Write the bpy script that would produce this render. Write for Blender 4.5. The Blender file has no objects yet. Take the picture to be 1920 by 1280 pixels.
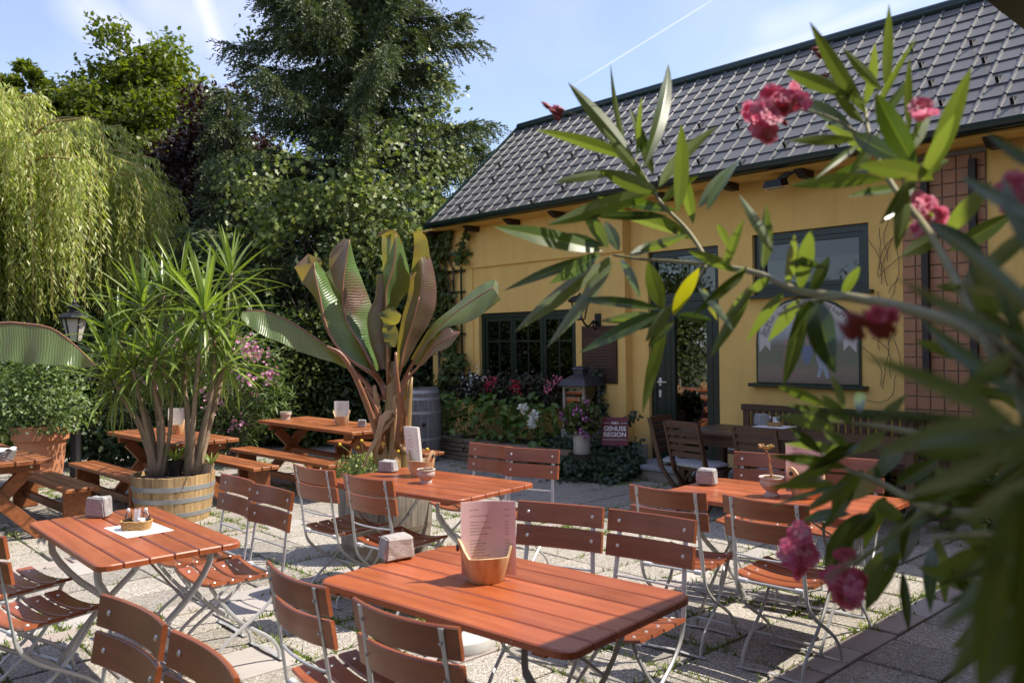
import bpy, math, random
import numpy as np
from mathutils import Vector, Matrix
random.seed(7)
rng = np.random.default_rng(11)
PI = math.pi
scene = bpy.context.scene
COL = scene.collection
# ------------------------------------------------------------------ camera
F, CAMH, ROLL = 1576.0, 1.635, 0.012
CR, SR = math.cos(ROLL), math.sin(ROLL)
camd = bpy.data.cameras.new('camera')
camd.sensor_width = 36.0
camd.lens = F / 1920 * 36
camd.clip_start, camd.clip_end = 0.05, 600
camd.dof.use_dof = True
camd.dof.focus_distance = 6.0
camd.dof.aperture_fstop = 4.6
cam = bpy.data.objects.new('camera', camd); COL.objects.link(cam)
M = Matrix(((CR, SR, 0), (0, 0, -1), (-SR, CR, 0)))
cam.matrix_world = Matrix.Translation((0, 0, CAMH)) @ M.to_4x4()
scene.camera = cam
# ------------------------------------------------------------------ sky, sun, exposure
SUN_EL = math.radians(54.5)
SUN_AZ = math.atan2(1.0, .04)
SUN = Vector((math.sin(SUN_AZ) * math.cos(SUN_EL), math.cos(SUN_AZ) * math.cos(SUN_EL), math.sin(SUN_EL)))
SKY_STRENGTH, SUN_STRENGTH, EXPOSURE = 0.136, 4.9, 0.74
world = bpy.data.worlds.new('World'); scene.world = world
world.use_nodes = True
wt = world.node_tree
wb = wt.nodes['Background']
sky = wt.nodes.new('ShaderNodeTexSky')
sky.sky_type = 'NISHITA'; sky.sun_disc = False
sky.sun_elevation = SUN_EL; sky.sun_rotation = SUN_AZ
sky.altitude = 200; sky.air_density = 1.0; sky.dust_density = 1.0; sky.ozone_density = 3.5
wb.inputs['Strength'].default_value = SKY_STRENGTH
sund = bpy.data.lights.new('sun', 'SUN'); sund.energy = SUN_STRENGTH; sund.angle = math.radians(.53)
sund.color = (1.0, .92, .79)
sun = bpy.data.objects.new('sun', sund); COL.objects.link(sun)
sun.rotation_euler = SUN.to_track_quat('Z', 'Y').to_euler()
vs = scene.view_settings
scene.display_settings.display_device = 'sRGB'
vs.view_transform = 'Standard'; vs.look = 'None'; vs.gamma = 1; vs.use_curve_mapping = False
vs.exposure = EXPOSURE
cy = scene.cycles
cy.use_denoising = True
try:
    cy.denoiser = 'OPENIMAGEDENOISE'
except Exception:
    pass
cy.max_bounces = 7; cy.diffuse_bounces = 3; cy.glossy_bounces = 3; cy.transmission_bounces = 4; cy.transparent_max_bounces = 8
cy.caustics_reflective = False; cy.caustics_refractive = False
cy.sample_clamp_indirect = 6.0

# ------------------------------------------------------------------ measuring: photograph pixels to places
def ray(px, py):
    X = (px - 960) / F; Y = (640 - py) / F
    return Vector((X * CR + Y * SR, 1.0, -X * SR + Y * CR))
def at_y(px, py, y):
    d = ray(px, py); return Vector((d.x * y, y, CAMH + d.z * y))
def at_z(px, py, z):
    d = ray(px, py); k = (z - CAMH) / d.z
    return Vector((d.x * k, k, z))
# house frame: s runs along the house wall towards the right, v into the wall
WANG = 0.82
SA = Vector((math.cos(WANG), -math.sin(WANG), 0)); VA = Vector((math.sin(WANG), math.cos(WANG), 0))
def SV(s, v, z=0): return SA * s + VA * v + Vector((0, 0, z))
def to_sv(p): return (p.dot(SA), p.dot(VA), p.z)
def at_v(px, py, v):
    d = ray(px, py); k = v / d.dot(VA)
    p = d * k; p.z += CAMH
    return to_sv(p)

# ------------------------------------------------------------------ objects
def thing(name, label, cat, loc=(0, 0, 0), rotz=0, group=None):
    o = bpy.data.objects.new(name, None); COL.objects.link(o)
    o.empty_display_size = .1
    o.location = loc; o.rotation_euler = (0, 0, rotz)
    o['label'] = label; o['category'] = cat
    if group: o['group'] = group
    return o
def tag(o, label, cat, group=None):
    o['label'] = label; o['category'] = cat
    if group: o['group'] = group
    return o
def link(name, me, parent=None, loc=None, rot=None, scale=None, kind=None):
    o = bpy.data.objects.new(name, me); COL.objects.link(o)
    if parent is not None: o.parent = parent
    if loc is not None: o.location = loc
    if rot is not None: o.rotation_euler = rot
    if scale is not None: o.scale = scale
    if kind: o['kind'] = kind
    return o
def copy_tree(o, parent=None):
    c = o.copy(); COL.objects.link(c)
    if parent is not None: c.parent = parent
    for ch in list(o.children): copy_tree(ch, c)
    return c

class MB:
    def __init__(self, off=(0, 0, 0)):
        self.v = []; self.f = []; self.off = Vector(off)
    def add(self, vs, fs):
        b = len(self.v); self.v += [tuple(x) for x in vs]
        self.f += [tuple(b + i for i in f) for f in fs]; return self
    def box(self, lo, hi, mat=None):
        x0, y0, z0 = lo; x1, y1, z1 = hi
        vs = [(x0,y0,z0),(x1,y0,z0),(x1,y1,z0),(x0,y1,z0),(x0,y0,z1),(x1,y0,z1),(x1,y1,z1),(x0,y1,z1)]
        if mat is not None: vs = [mat @ Vector(p) for p in vs]
        return self.add(vs, [(3,2,1,0),(4,5,6,7),(0,1,5,4),(1,2,6,5),(2,3,7,6),(3,0,4,7)])
    def cbox(self, lo, hi, c=.004, mat=None):
        # box with chamfered edges
        x0, y0, z0 = lo; x1, y1, z1 = hi
        vs = []; idx = {}
        for i, x in enumerate((x0, x1)):
            for j, y in enumerate((y0, y1)):
                for k, z in enumerate((z0, z1)):
                    sx, sy, sz = (1, -1)[i], (1, -1)[j], (1, -1)[k]
                    idx[i,j,k,0] = len(vs); vs.append((x, y + sy*c, z + sz*c))
                    idx[i,j,k,1] = len(vs); vs.append((x + sx*c, y, z + sz*c))
                    idx[i,j,k,2] = len(vs); vs.append((x + sx*c, y + sy*c, z))
        fs = []
        cyc = [(0,0),(1,0),(1,1),(0,1)]
        for i in (0, 1):
            fs.append([idx[i,a,b,0] for a, b in cyc]); fs.append([idx[a,i,b,1] for a, b in cyc]); fs.append([idx[a,b,i,2] for a, b in cyc])
        for a in (0, 1):
            for b in (0, 1):
                fs.append([idx[0,a,b,1], idx[1,a,b,1], idx[1,a,b,2], idx[0,a,b,2]])
                fs.append([idx[a,0,b,0], idx[a,1,b,0], idx[a,1,b,2], idx[a,0,b,2]])
                fs.append([idx[a,b,0,0], idx[a,b,1,0], idx[a,b,1,1], idx[a,b,0,1]])
        for i in (0, 1):
            for j in (0, 1):
                for k in (0, 1): fs.append([idx[i,j,k,0], idx[i,j,k,1], idx[i,j,k,2]])
        ctr = Vector(((x0+x1)/2, (y0+y1)/2, (z0+z1)/2)); out = []
        for f in fs:
            p = [Vector(vs[q]) for q in f]; n = (p[1]-p[0]).cross(p[2]-p[0])
            out.append(f if n.dot(sum(p, Vector())/len(p) - ctr) > 0 else f[::-1])
        if mat is not None: vs = [mat @ Vector(p) for p in vs]
        return self.add(vs, out)
    def bar(self, p0, p1, w, h, up=(0, 0, 1), c=0):
        p0 = Vector(p0); p1 = Vector(p1); d = p1 - p0; L = d.length; d.normalize()
        u = Vector(up); x = d.cross(u)
        if x.length < 1e-4: x = d.cross(Vector((0, 1, 0)))
        x.normalize(); z = x.cross(d)
        m = Matrix((( x.x, d.x, z.x, p0.x), (x.y, d.y, z.y, p0.y), (x.z, d.z, z.z, p0.z), (0, 0, 0, 1)))
        if c: return self.cbox((-w/2, 0, -h/2), (w/2, L, h/2), c, m)
        return self.box((-w/2, 0, -h/2), (w/2, L, h/2), m)
    def tube(self, pts, r, n=6, side=None, caps=True):
        # r: radius, list of radii, or list of (ra along side, rb)
        pts = [Vector(p) for p in pts]; m = len(pts)
        if not isinstance(r, (list, tuple)): r = [r] * m
        vs = []; prev = None
        for i, p in enumerate(pts):
            t = (pts[min(i+1, m-1)] - pts[max(i-1, 0)]).normalized()
            if side is not None:
                a = Vector(side); a = (a - t * a.dot(t))
            else:
                a = prev if prev is not None else (Vector((1, 0, 0)) if abs(t.x) < .8 else Vector((0, 1, 0)))
                a = a - t * a.dot(t)
            a.normalize(); prev = a; b = t.cross(a)
            ra, rb = r[i] if isinstance(r[i], (tuple, list)) else (r[i], r[i])
            for k in range(n):
                th = 2*PI*(k+.5)/n
                vs.append(p + a*(ra*math.cos(th)) + b*(rb*math.sin(th)))
        fs = [(i*n+k, i*n+(k+1) % n, (i+1)*n+(k+1) % n, (i+1)*n+k) for i in range(m-1) for k in range(n)]
        if caps: fs += [tuple(range(n))[::-1], tuple((m-1)*n+k for k in range(n))]
        return self.add(vs, fs)
    def lathe(self, prof, n=20, ctr=(0, 0, 0), cap=True, sx=1, sy=1, a0=0):
        vs = []; m = len(prof)
        for r, z in prof:
            for k in range(n):
                th = a0 + 2*PI*k/n; vs.append((ctr[0]+sx*r*math.cos(th), ctr[1]+sy*r*math.sin(th), ctr[2]+z))
        fs = [(i*n+k, i*n+(k+1) % n, (i+1)*n+(k+1) % n, (i+1)*n+k) for i in range(m-1) for k in range(n)]
        if cap: fs += [tuple(range(n))[::-1], tuple((m-1)*n+k for k in range(n))]
        return self.add(vs, fs)
    def sweep(self, pts, prof, xaxis, closed_prof=True):
        # prof: list of (a,b); a along xaxis-ish normal, b along t x a ; caps closed
        pts = [Vector(p) for p in pts]; m = len(pts); n = len(prof); vs = []
        for i, p in enumerate(pts):
            t = (pts[min(i+1, m-1)] - pts[max(i-1, 0)]).normalized()
            a = Vector(xaxis); a = (a - t*a.dot(t)).normalized(); b = t.cross(a)
            for (x, y) in prof: vs.append(p + a*x + b*y)
        fs = [(i*n+k, i*n+(k+1) % n, (i+1)*n+(k+1) % n, (i+1)*n+k) for i in range(m-1) for k in range(n)]
        fs += [tuple(range(n))[::-1], tuple((m-1)*n+k for k in range(n))]
        return self.add(vs, fs)
    def grid(self, fn, nu, nv):
        b = [fn(i/nu, j/nv) for i in range(nu+1) for j in range(nv+1)]
        fs = [(i*(nv+1)+j, (i+1)*(nv+1)+j, (i+1)*(nv+1)+j+1, i*(nv+1)+j+1) for i in range(nu) for j in range(nv)]
        return self.add(b, fs)
    def ngon(self, pts): return self.add(pts, [tuple(range(len(pts)))])
    def extrude(self, poly, d):
        # planar polygon pushed along vector d
        n = len(poly); d = Vector(d); a = [Vector(p) for p in poly]; b = [p + d for p in a]
        nrm = Vector()
        for i in range(n): nrm += a[i].cross(a[(i+1) % n])
        fl = nrm.dot(d) > 0
        fs = [tuple(range(n))[::-1], tuple(range(n, 2*n))] + [(i, (i+1) % n, n+(i+1) % n, n+i) for i in range(n)]
        if not fl: fs = [f[::-1] for f in fs]
        return self.add(a + b, fs)
    def mesh(self, name, mat=None, smooth=False):
        me = bpy.data.meshes.new(name)
        o = self.off
        me.from_pydata([(a-o.x, b-o.y, c-o.z) for a, b, c in self.v], [], self.f)
        if smooth: me.polygons.foreach_set('use_smooth', [True]*len(me.polygons))
        if smooth == 'auto':
            try: me.set_sharp_from_angle(angle=math.radians(40))
            except Exception: pass
        if mat: me.materials.append(mat)
        me.update()
        return me
    def obj(self, name, mat=None, parent=None, smooth=False, loc=None, rot=None, kind=None):
        return link(name, self.mesh(name, mat, smooth), parent, loc, rot, None, kind)

def np_mesh(name, V, Fq, mat=None, rnd=None, smooth=False):
    """V (N,3), Fq (M,k) index array"""
    me = bpy.data.meshes.new(name)
    V = np.asarray(V, np.float32); Fq = np.asarray(Fq, np.int32)
    m, k = Fq.shape
    me.vertices.add(len(V)); me.vertices.foreach_set('co', V.ravel())
    me.loops.add(m*k); me.loops.foreach_set('vertex_index', Fq.ravel())
    me.polygons.add(m)
    me.polygons.foreach_set('loop_start', np.arange(m, dtype=np.int32)*k)
    try: me.polygons.foreach_set('loop_total', np.full(m, k, np.int32))
    except Exception: pass
    if smooth: me.polygons.foreach_set('use_smooth', np.ones(m, bool))
    if rnd is not None:
        at = me.attributes.new('rnd', 'FLOAT', 'POINT'); at.data.foreach_set('value', np.asarray(rnd, np.float32))
    if mat: me.materials.append(mat)
    me.update(calc_edges=True); me.validate()
    return me
def nrm(a): return a/np.maximum(np.linalg.norm(a, axis=-1, keepdims=True), 1e-9)
def rand_dirs(n): return nrm(rng.normal(size=(n, 3)))
LEAF_SHAPES = {
  'kite': np.array([(0,0,0),(-.5,.42,.06),(0,1,0),(.5,.42,.06)], float),
  'blade': np.array([(0,0,0),(-.5,.3,0),(-.42,.65,0.0),(0,1,0),(.42,.65,0.0),(.5,.3,0)], float),
  'lobed': np.array([(0,0,0),(-.42,-.05,.04),(-.3,.3,.03),(-.55,.5,.05),(-.22,.68,.0),(0,1,-.06),(.22,.68,.0),(.55,.5,.05),(.3,.3,.03),(.42,-.05,.04)], float),
  'oval': np.array([(0,0,0),(-.4,.25,.05),(-.46,.6,.05),(-.2,.9,.0),(0,1,-.05),(.2,.9,.0),(.46,.6,.05),(.4,.25,.05)], float),
}
def leaf_arrays(C, D, N, L, W, shape='kite'):
    """leaves at C pointing along D with face normal N"""
    S = LEAF_SHAPES[shape]; n = len(C); k = len(S)
    D = nrm(D); X = nrm(np.cross(D, N)); Z = np.cross(X, D)
    L = np.broadcast_to(np.asarray(L, float), (n,)); W = np.broadcast_to(np.asarray(W, float), (n,))
    V = (C[:, None, :] + X[:, None, :]*(S[None, :, 0:1]*W[:, None, None]) + D[:, None, :]*(S[None, :, 1:2]*L[:, None, None])
         + Z[:, None, :]*(S[None, :, 2:3]*L[:, None, None]))
    Fq = (np.arange(n)[:, None]*k + np.arange(k)[None, :])
    return V.reshape(-1, 3), Fq, np.repeat(rng.random(n), k)
def leaf_mesh(name, C, D, N, L, W, mat, shape='kite'):
    V, Fq, r = leaf_arrays(np.asarray(C, float), np.asarray(D, float), np.asarray(N, float), L, W, shape)
    return np_mesh(name, V, Fq, mat, r)
def bez(pts, n):
    """smooth curve through points (Catmull-Rom)"""
    pts = [Vector(p) for p in pts]; out = []
    if len(pts) == 2: return [pts[0].lerp(pts[1], i/n) for i in range(n+1)]
    P = [pts[0]*2 - pts[1]] + pts + [pts[-1]*2 - pts[-2]]
    m = len(pts) - 1
    for i in range(n+1):
        t = i/n*m; k = min(int(t), m-1); u = t - k
        a, b, c, d = P[k], P[k+1], P[k+2], P[k+3]
        out.append(.5*((2*b) + (c-a)*u + (2*a-5*b+4*c-d)*u*u + (-a+3*b-3*c+d)*u**3))
    return out
# ------------------------------------------------------------------ materials
def newmat(name):
    m = bpy.data.materials.new(name); m.use_nodes = True
    nt = m.node_tree; return m, nt, nt.nodes['Principled BSDF']
def nd(nt, typ, **kw):
    n = nt.nodes.new(typ)
    for k, v in kw.items():
        if k in n.inputs.keys(): n.inputs[k].default_value = v
        else: setattr(n, k, v)
    return n
def lk(nt, a, b): nt.links.new(a, b)
def col4(c): return (c[0], c[1], c[2], 1)
def ramp(nt, fac, stops):
    r = nd(nt, 'ShaderNodeValToRGB'); e = r.color_ramp.elements
    while len(e) > 1: e.remove(e[-1])
    e[0].position = stops[0][0]; e[0].color = col4(stops[0][1])
    for p, c in stops[1:]:
        q = e.new(p); q.color = col4(c)
    lk(nt, fac, r.inputs[0]); return r.outputs[0]
def mix(nt, fac, a, b, mode='MIX'):
    m = nd(nt, 'ShaderNodeMix', data_type='RGBA', blend_type=mode)
    for s, v in ((0, fac), (6, a), (7, b)):
        if hasattr(v, 'is_linked') or hasattr(v, 'links'): lk(nt, v, m.inputs[s])
        else: m.inputs[s].default_value = v if s == 0 else col4(v)
    return m.outputs[2]
def objvec(nt, scale=(1, 1, 1), world=False, rnd=True):
    if world:
        src = nd(nt, 'ShaderNodeNewGeometry').outputs['Position']
    else:
        src = nd(nt, 'ShaderNodeTexCoord').outputs['Object']
        if rnd:
            oi = nd(nt, 'ShaderNodeObjectInfo')
            mu = nd(nt, 'ShaderNodeMath', operation='MULTIPLY'); lk(nt, oi.outputs['Random'], mu.inputs[0]); mu.inputs[1].default_value = 37.0
            ad = nd(nt, 'ShaderNodeVectorMath', operation='ADD'); lk(nt, src, ad.inputs[0]); lk(nt, mu.outputs[0], ad.inputs[1]); src = ad.outputs[0]
    mp = nd(nt, 'ShaderNodeMapping'); mp.inputs['Scale'].default_value = scale
    lk(nt, src, mp.inputs[0]); return mp.outputs[0]
def noise(nt, vec, scale, detail=4, rough=.55, out=0):
    n = nd(nt, 'ShaderNodeTexNoise'); n.inputs['Scale'].default_value = scale; n.inputs['Detail'].default_value = detail; n.inputs['Roughness'].default_value = rough
    lk(nt, vec, n.inputs['Vector']); return n.outputs[out]
def bump(nt, b, h, strength=.3, dist=.01):
    n = nd(nt, 'ShaderNodeBump'); n.inputs['Strength'].default_value = strength; n.inputs['Distance'].default_value = dist
    lk(nt, h, n.inputs['Height']); lk(nt, n.outputs[0], b.inputs['Normal'])
def objrand(nt): return nd(nt, 'ShaderNodeObjectInfo').outputs['Random']
def vary(nt, c, fac, lo, hi):
    mr = nd(nt, 'ShaderNodeMapRange'); lk(nt, fac, mr.inputs[0]); mr.inputs[3].default_value = lo; mr.inputs[4].default_value = hi
    h = nd(nt, 'ShaderNodeHueSaturation'); lk(nt, mr.outputs[0], h.inputs['Value'])
    if hasattr(c, 'links'): lk(nt, c, h.inputs['Color'])
    else: h.inputs['Color'].default_value = col4(c)
    return h.outputs[0]
def plain(name, c, rough=.6, metal=0, var=.15, nscale=12, bmp=0, coat=0, spec=.5):
    m, nt, b = newmat(name)
    v = objvec(nt); n = noise(nt, v, nscale, 5)
    lk(nt, vary(nt, c, n, 1-var, 1+var), b.inputs['Base Color'])
    b.inputs['Roughness'].default_value = rough; b.inputs['Metallic'].default_value = metal
    b.inputs['Coat Weight'].default_value = coat; b.inputs['Specular IOR Level'].default_value = spec
    if bmp: bump(nt, b, noise(nt, v, nscale*4, 4), bmp, .004)
    return m
def wood(name, c, dark, rough=.45, axis=0, chips=0, grain=1.0, coat=0.0, world=False):
    m, nt, b = newmat(name)
    sc = [14, 14, 14]; sc[axis] = .9
    v = objvec(nt, tuple(sc), world=world); n1 = noise(nt, v, 2.2, 6, .6)
    v2 = objvec(nt, (1, 1, 1), world=world); n2 = noise(nt, v2, 2.5, 3)
    c1 = ramp(nt, n1, [(.3, dark), (.62, c)])
    c2 = vary(nt, c1, n2, .78, 1.22)
    c3 = vary(nt, c2, objrand(nt), .82, 1.16)
    if chips:
        fm = ramp(nt, noise(nt, objvec(nt, (2.2, 5, 5), world=world), 1.6, 5, .65), [(.52, (0, 0, 0)), (.72, (.5, .5, .5))]); c3 = mix(nt, fm, c3, (c[0]*1.16, c[1]*1.45, c[2]*1.6))
        dm = ramp(nt, noise(nt, objvec(nt, (1, 1, 1), world=world), 5, 6, .7), [(.60, (0, 0, 0)), (.74, (.6, .6, .6))]); c3 = mix(nt, dm, c3, (dark[0]*.62, dark[1]*.6, dark[2]*.6))
        n3 = noise(nt, objvec(nt, (1, 1, 1), world=world), 38, 3, .7)
        mk = ramp(nt, n3, [(.75, (0, 0, 0)), (.765, (1, 1, 1))])
        c3 = mix(nt, mk, c3, (.48, .36, .26))
    lk(nt, c3, b.inputs['Base Color'])
    rr = nd(nt, 'ShaderNodeMapRange'); lk(nt, n2, rr.inputs[0]); rr.inputs[1].default_value = .3; rr.inputs[2].default_value = .7; rr.inputs[3].default_value = rough*.75; rr.inputs[4].default_value = rough*1.6
    lk(nt, rr.outputs[0], b.inputs['Roughness'])
    b.inputs['Coat Weight'].default_value = coat; b.inputs['Coat Roughness'].default_value = .25
    bump(nt, b, n1, .12*grain, .003)
    return m
def leafmat(name, stops, rough=.5, trans=.35, tcol=None, back=None, spec=.4, vein=0):
    """leaf: colour from the per-leaf random number; light passes through"""
    m, nt, b = newmat(name)
    at = nd(nt, 'ShaderNodeAttribute'); at.attribute_name = 'rnd'
    f = at.outputs['Fac']
    c = ramp(nt, f, stops)
    big = noise(nt, objvec(nt, world=True), 1.3, 2)
    c = vary(nt, c, big, .75, 1.25)
    if back:
        g = nd(nt, 'ShaderNodeNewGeometry'); c = mix(nt, g.outputs['Backfacing'], c, back)
    lk(nt, c, b.inputs['Base Color']); b.inputs['Roughness'].default_value = rough
    b.inputs['Specular IOR Level'].default_value = spec
    if trans:
        t = nd(nt, 'ShaderNodeBsdfTranslucent')
        tc = mix(nt, 1.0, c, tcol or (1.5, 1.6, .6), 'MULTIPLY'); lk(nt, tc, t.inputs['Color'])
        ms = nd(nt, 'ShaderNodeMixShader'); ms.inputs[0].default_value = trans
        lk(nt, b.outputs[0], ms.inputs[1]); lk(nt, t.outputs[0], ms.inputs[2])
        lk(nt, ms.outputs[0], nt.nodes['Material Output'].inputs['Surface'])
    return m
def objleaf(name, c, c2, trans=.35, rough=.42, axis_vein=True, back=None, tcol=(1.5, 1.6, .5), tipmask=None, coat=0.0):
    """leaf that is an object of its own: colour varies from object to object and along the blade"""
    m, nt, b = newmat(name)
    r = objrand(nt)
    n = noise(nt, objvec(nt, world=True), 9, 3)
    cc = mix(nt, n, c, c2)
    cc = vary(nt, cc, r, .7, 1.3)
    at = nd(nt, 'ShaderNodeAttribute'); at.attribute_name = 'mid'
    cc = mix(nt, at.outputs['Fac'], cc, (min(c2[0]*2.2+.08, .5), min(c2[1]*1.8+.08, .5), c2[2]*1.6+.03))
    if back:
        g = nd(nt, 'ShaderNodeNewGeometry'); cc = mix(nt, g.outputs['Backfacing'], cc, back)
    lk(nt, cc, b.inputs['Base Color']); b.inputs['Roughness'].default_value = rough; b.inputs['Coat Weight'].default_value = coat
    b.inputs['Coat Roughness'].default_value = .3
    t = nd(nt, 'ShaderNodeBsdfTranslucent'); tc = mix(nt, 1.0, cc, tcol, 'MULTIPLY'); lk(nt, tc, t.inputs['Color'])
    ms = nd(nt, 'ShaderNodeMixShader'); ms.inputs[0].default_value = trans
    lk(nt, b.outputs[0], ms.inputs[1]); lk(nt, t.outputs[0], ms.inputs[2])
    lk(nt, ms.outputs[0], nt.nodes['Material Output'].inputs['Surface'])
    return m
MT = {}
MT['red_slat'] = wood('red_slat', (.29, .082, .030), (.20, .050, .018), .32, 0, 1, .5, .30)
MT['red_plank'] = wood('red_plank', (.355, .090, .029), (.265, .060, .019), .34, 0, 1, .6, .42)
MT['picnic'] = wood('picnic', (.30, .098, .028), (.16, .046, .014), .42, 0, 0, 1.0, .1)
MT['dark_teak'] = wood('dark_teak', (.075, .030, .014), (.032, .014, .008), .42, 0, 0, 1, .1)
MT['steel'] = plain('galvanised_steel', (.50, .51, .52), .45, .45, .12, 30)
MT['rivet'] = plain('rivet', (.72, .71, .68), .3, .6, .05)
MT['bush'] = plain('bush', (.62, .62, .62), .5, 0, .05)
MT['black_iron'] = plain('black_iron', (.012, .012, .013), .45, .3, .3, 20, .1)
MT['green_frame'] = plain('green_frame', (.009, .019, .012), .35, 0, .15, 6)
MT['dark_brown'] = plain('dark_brown', (.022, .013, .009), .6, 0, .3, 10, .2)
MT['pale_wood'] = wood('pale_wood', (.66, .48, .28), (.44, .26, .12), .6, 2)
MT['paper'] = plain('paper', (.80, .79, .77), .7, 0, .03)
MT['cloth'] = plain('cushion_cloth', (.30, .30, .32), .9, 0, .1, 30, .2)
MT['glass_clear'] = None

def m_render(name, c, bstr=.35):
    m, nt, b = newmat(name)
    v = objvec(nt, world=True); n1 = noise(nt, v, .9, 4); n2 = noise(nt, v, 70, 3, .6); n3 = noise(nt, v, 7, 5)
    cc = vary(nt, c, n1, .88, 1.12); cc = vary(nt, cc, n3, .93, 1.07)
    st = noise(nt, objvec(nt, (5, 5, .35), world=True), 1.5, 5, .6); sm = ramp(nt, st, [(.52, (0, 0, 0)), (.75, (.35, .35, .35))]); cc = mix(nt, sm, cc, (c[0]*.72, c[1]*.70, c[2]*.75))
    sz = nd(nt, 'ShaderNodeSeparateXYZ'); lk(nt, v, sz.inputs[0]); zn = nd(nt, 'ShaderNodeMath', operation='MULTIPLY_ADD'); lk(nt, n3, zn.inputs[0]); zn.inputs[1].default_value = -.5; lk(nt, sz.outputs[2], zn.inputs[2])
    sp_ = ramp(nt, zn.outputs[0], [(.0, (.55, .55, .55)), (.28, (0, 0, 0))]); cc = mix(nt, sp_, cc, (.26, .20, .13))
    lk(nt, cc, b.inputs['Base Color']); b.inputs['Roughness'].default_value = .9; b.inputs['Specular IOR Level'].default_value = .2
    bump(nt, b, n2, bstr, .006); return m
MT['yellow'] = m_render('yellow_render', (.74, .485, .155))
MT['plinth'] = m_render('grey_plinth', (.26, .25, .25))
def m_aggregate(name, tone=1.0):
    m, nt, b = newmat(name)
    v = objvec(nt, world=True)
    vo = nd(nt, 'ShaderNodeTexVoronoi'); vo.inputs['Scale'].default_value = 135; lk(nt, v, vo.inputs['Vector'])
    sep = nd(nt, 'ShaderNodeSeparateColor'); lk(nt, vo.outputs['Color'], sep.inputs[0])
    c = ramp(nt, sep.outputs[0], [(0, (.22*tone, .19*tone, .155*tone)), (.3, (.33*tone, .29*tone, .24*tone)), (.6, (.41*tone, .37*tone, .32*tone)), (.85, (.50*tone, .47*tone, .42*tone)), (1, (.62*tone, .60*tone, .56*tone))])
    mr = nd(nt, 'ShaderNodeMapRange'); lk(nt, vo.outputs['Distance'], mr.inputs[0]); mr.inputs[1].default_value = .25; mr.inputs[2].default_value = .75; mr.inputs[3].default_value = 1; mr.inputs[4].default_value = .5
    h = nd(nt, 'ShaderNodeHueSaturation'); lk(nt, mr.outputs[0], h.inputs['Value']); lk(nt, c, h.inputs['Color'])
    c2 = vary(nt, h.outputs[0], noise(nt, v, 1.7, 4), .72, 1.25)
    c3 = vary(nt, c2, objrand(nt), .80, 1.16)
    n4 = noise(nt, v, 3.2, 5, .65)
    mk = ramp(nt, n4, [(.58, (0, 0, 0)), (.72, (.55, .55, .55))])
    c4 = mix(nt, mk, c3, (.20*tone, .18*tone, .14*tone))
    lk(nt, c4, b.inputs['Base Color']); b.inputs['Roughness'].default_value = .85
    inv = nd(nt, 'ShaderNodeMath', operation='SUBTRACT'); inv.inputs[0].default_value = 1; lk(nt, vo.outputs['Distance'], inv.inputs[1])
    bump(nt, b, inv.outputs[0], .7, .006); return m
MT['aggregate'] = m_aggregate('exposed_aggregate', 1.12)
def m_smoothpaver():
    m, nt, b = newmat('smooth_paver')
    v = objvec(nt, world=True)
    c = ramp(nt, objrand(nt), [(0, (.30, .245, .22)), (.4, (.35, .30, .27)), (.7, (.33, .31, .295)), (1, (.38, .345, .32))])
    c = vary(nt, c, noise(nt, v, 4, 6, .65), .75, 1.25); c = vary(nt, c, noise(nt, v, 90, 3), .88, 1.12)
    lk(nt, c, b.inputs['Base Color']); b.inputs['Roughness'].default_value = .85
    bump(nt, b, noise(nt, v, 60, 5), .25, .004); return m
MT['paver'] = m_smoothpaver()
def m_ground():
    m, nt, b = newmat('ground')
    v = objvec(nt, world=True); n = noise(nt, v, 3.5, 5, .65); n2 = noise(nt, v, 40, 3)
    c = ramp(nt, n, [(.35, (.050, .040, .028)), (.5, (.06, .062, .028)), (.62, (.055, .085, .022))])
    lk(nt, vary(nt, c, n2, .7, 1.3), b.inputs['Base Color']); b.inputs['Roughness'].default_value = .95
    bump(nt, b, n2, .6, .01); return m
MT['ground'] = m_ground()
def m_rooftile():
    m, nt, b = newmat('roof_tile')
    v = objvec(nt, world=True)
    c = vary(nt, (.105, .104, .106), objrand(nt), .82, 1.16); c = vary(nt, c, noise(nt, v, 3, 5, .6), .8, 1.2)
    lk(nt, c, b.inputs['Base Color']); b.inputs['Roughness'].default_value = .48; b.inputs['Metallic'].default_value = .1
    bump(nt, b, noise(nt, v, 30, 3), .04, .004); return m
MT['tile'] = m_rooftile()
MT['gutter'] = plain('gutter', (.010, .026, .027), .3, .2, .1, 6)
def m_glass(name, tint=(.8, .85, .82), mixf=.0):
    m, nt, b = newmat(name)
    out = nt.nodes['Material Output']
    tr = nd(nt, 'ShaderNodeBsdfTransparent'); tr.inputs[0].default_value = col4(tint)
    gl = nd(nt, 'ShaderNodeBsdfGlossy'); gl.inputs['Roughness'].default_value = .015; gl.inputs[0].default_value = (.95, .95, .95, 1)
    fr = nd(nt, 'ShaderNodeFresnel'); fr.inputs[0].default_value = 1.5
    ma = nd(nt, 'ShaderNodeMath', operation='ADD'); lk(nt, fr.outputs[0], ma.inputs[0]); ma.inputs[1].default_value = mixf; ma.use_clamp = True
    ms = nd(nt, 'ShaderNodeMixShader'); lk(nt, ma.outputs[0], ms.inputs[0]); lk(nt, tr.outputs[0], ms.inputs[1]); lk(nt, gl.outputs[0], ms.inputs[2])
    lk(nt, ms.outputs[0], out.inputs['Surface']); nt.nodes.remove(b); return m
MT['pane'] = m_glass('window_glass', (.75, .8, .78), .0)
MT['doorpane'] = m_glass('door_glass', (.35, .37, .37), .20)
MT['glass_thin'] = m_glass('thin_glass', (.94, .96, .96), .03)
MT['interior'] = plain('interior', (.05, .04, .03), .9)
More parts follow.
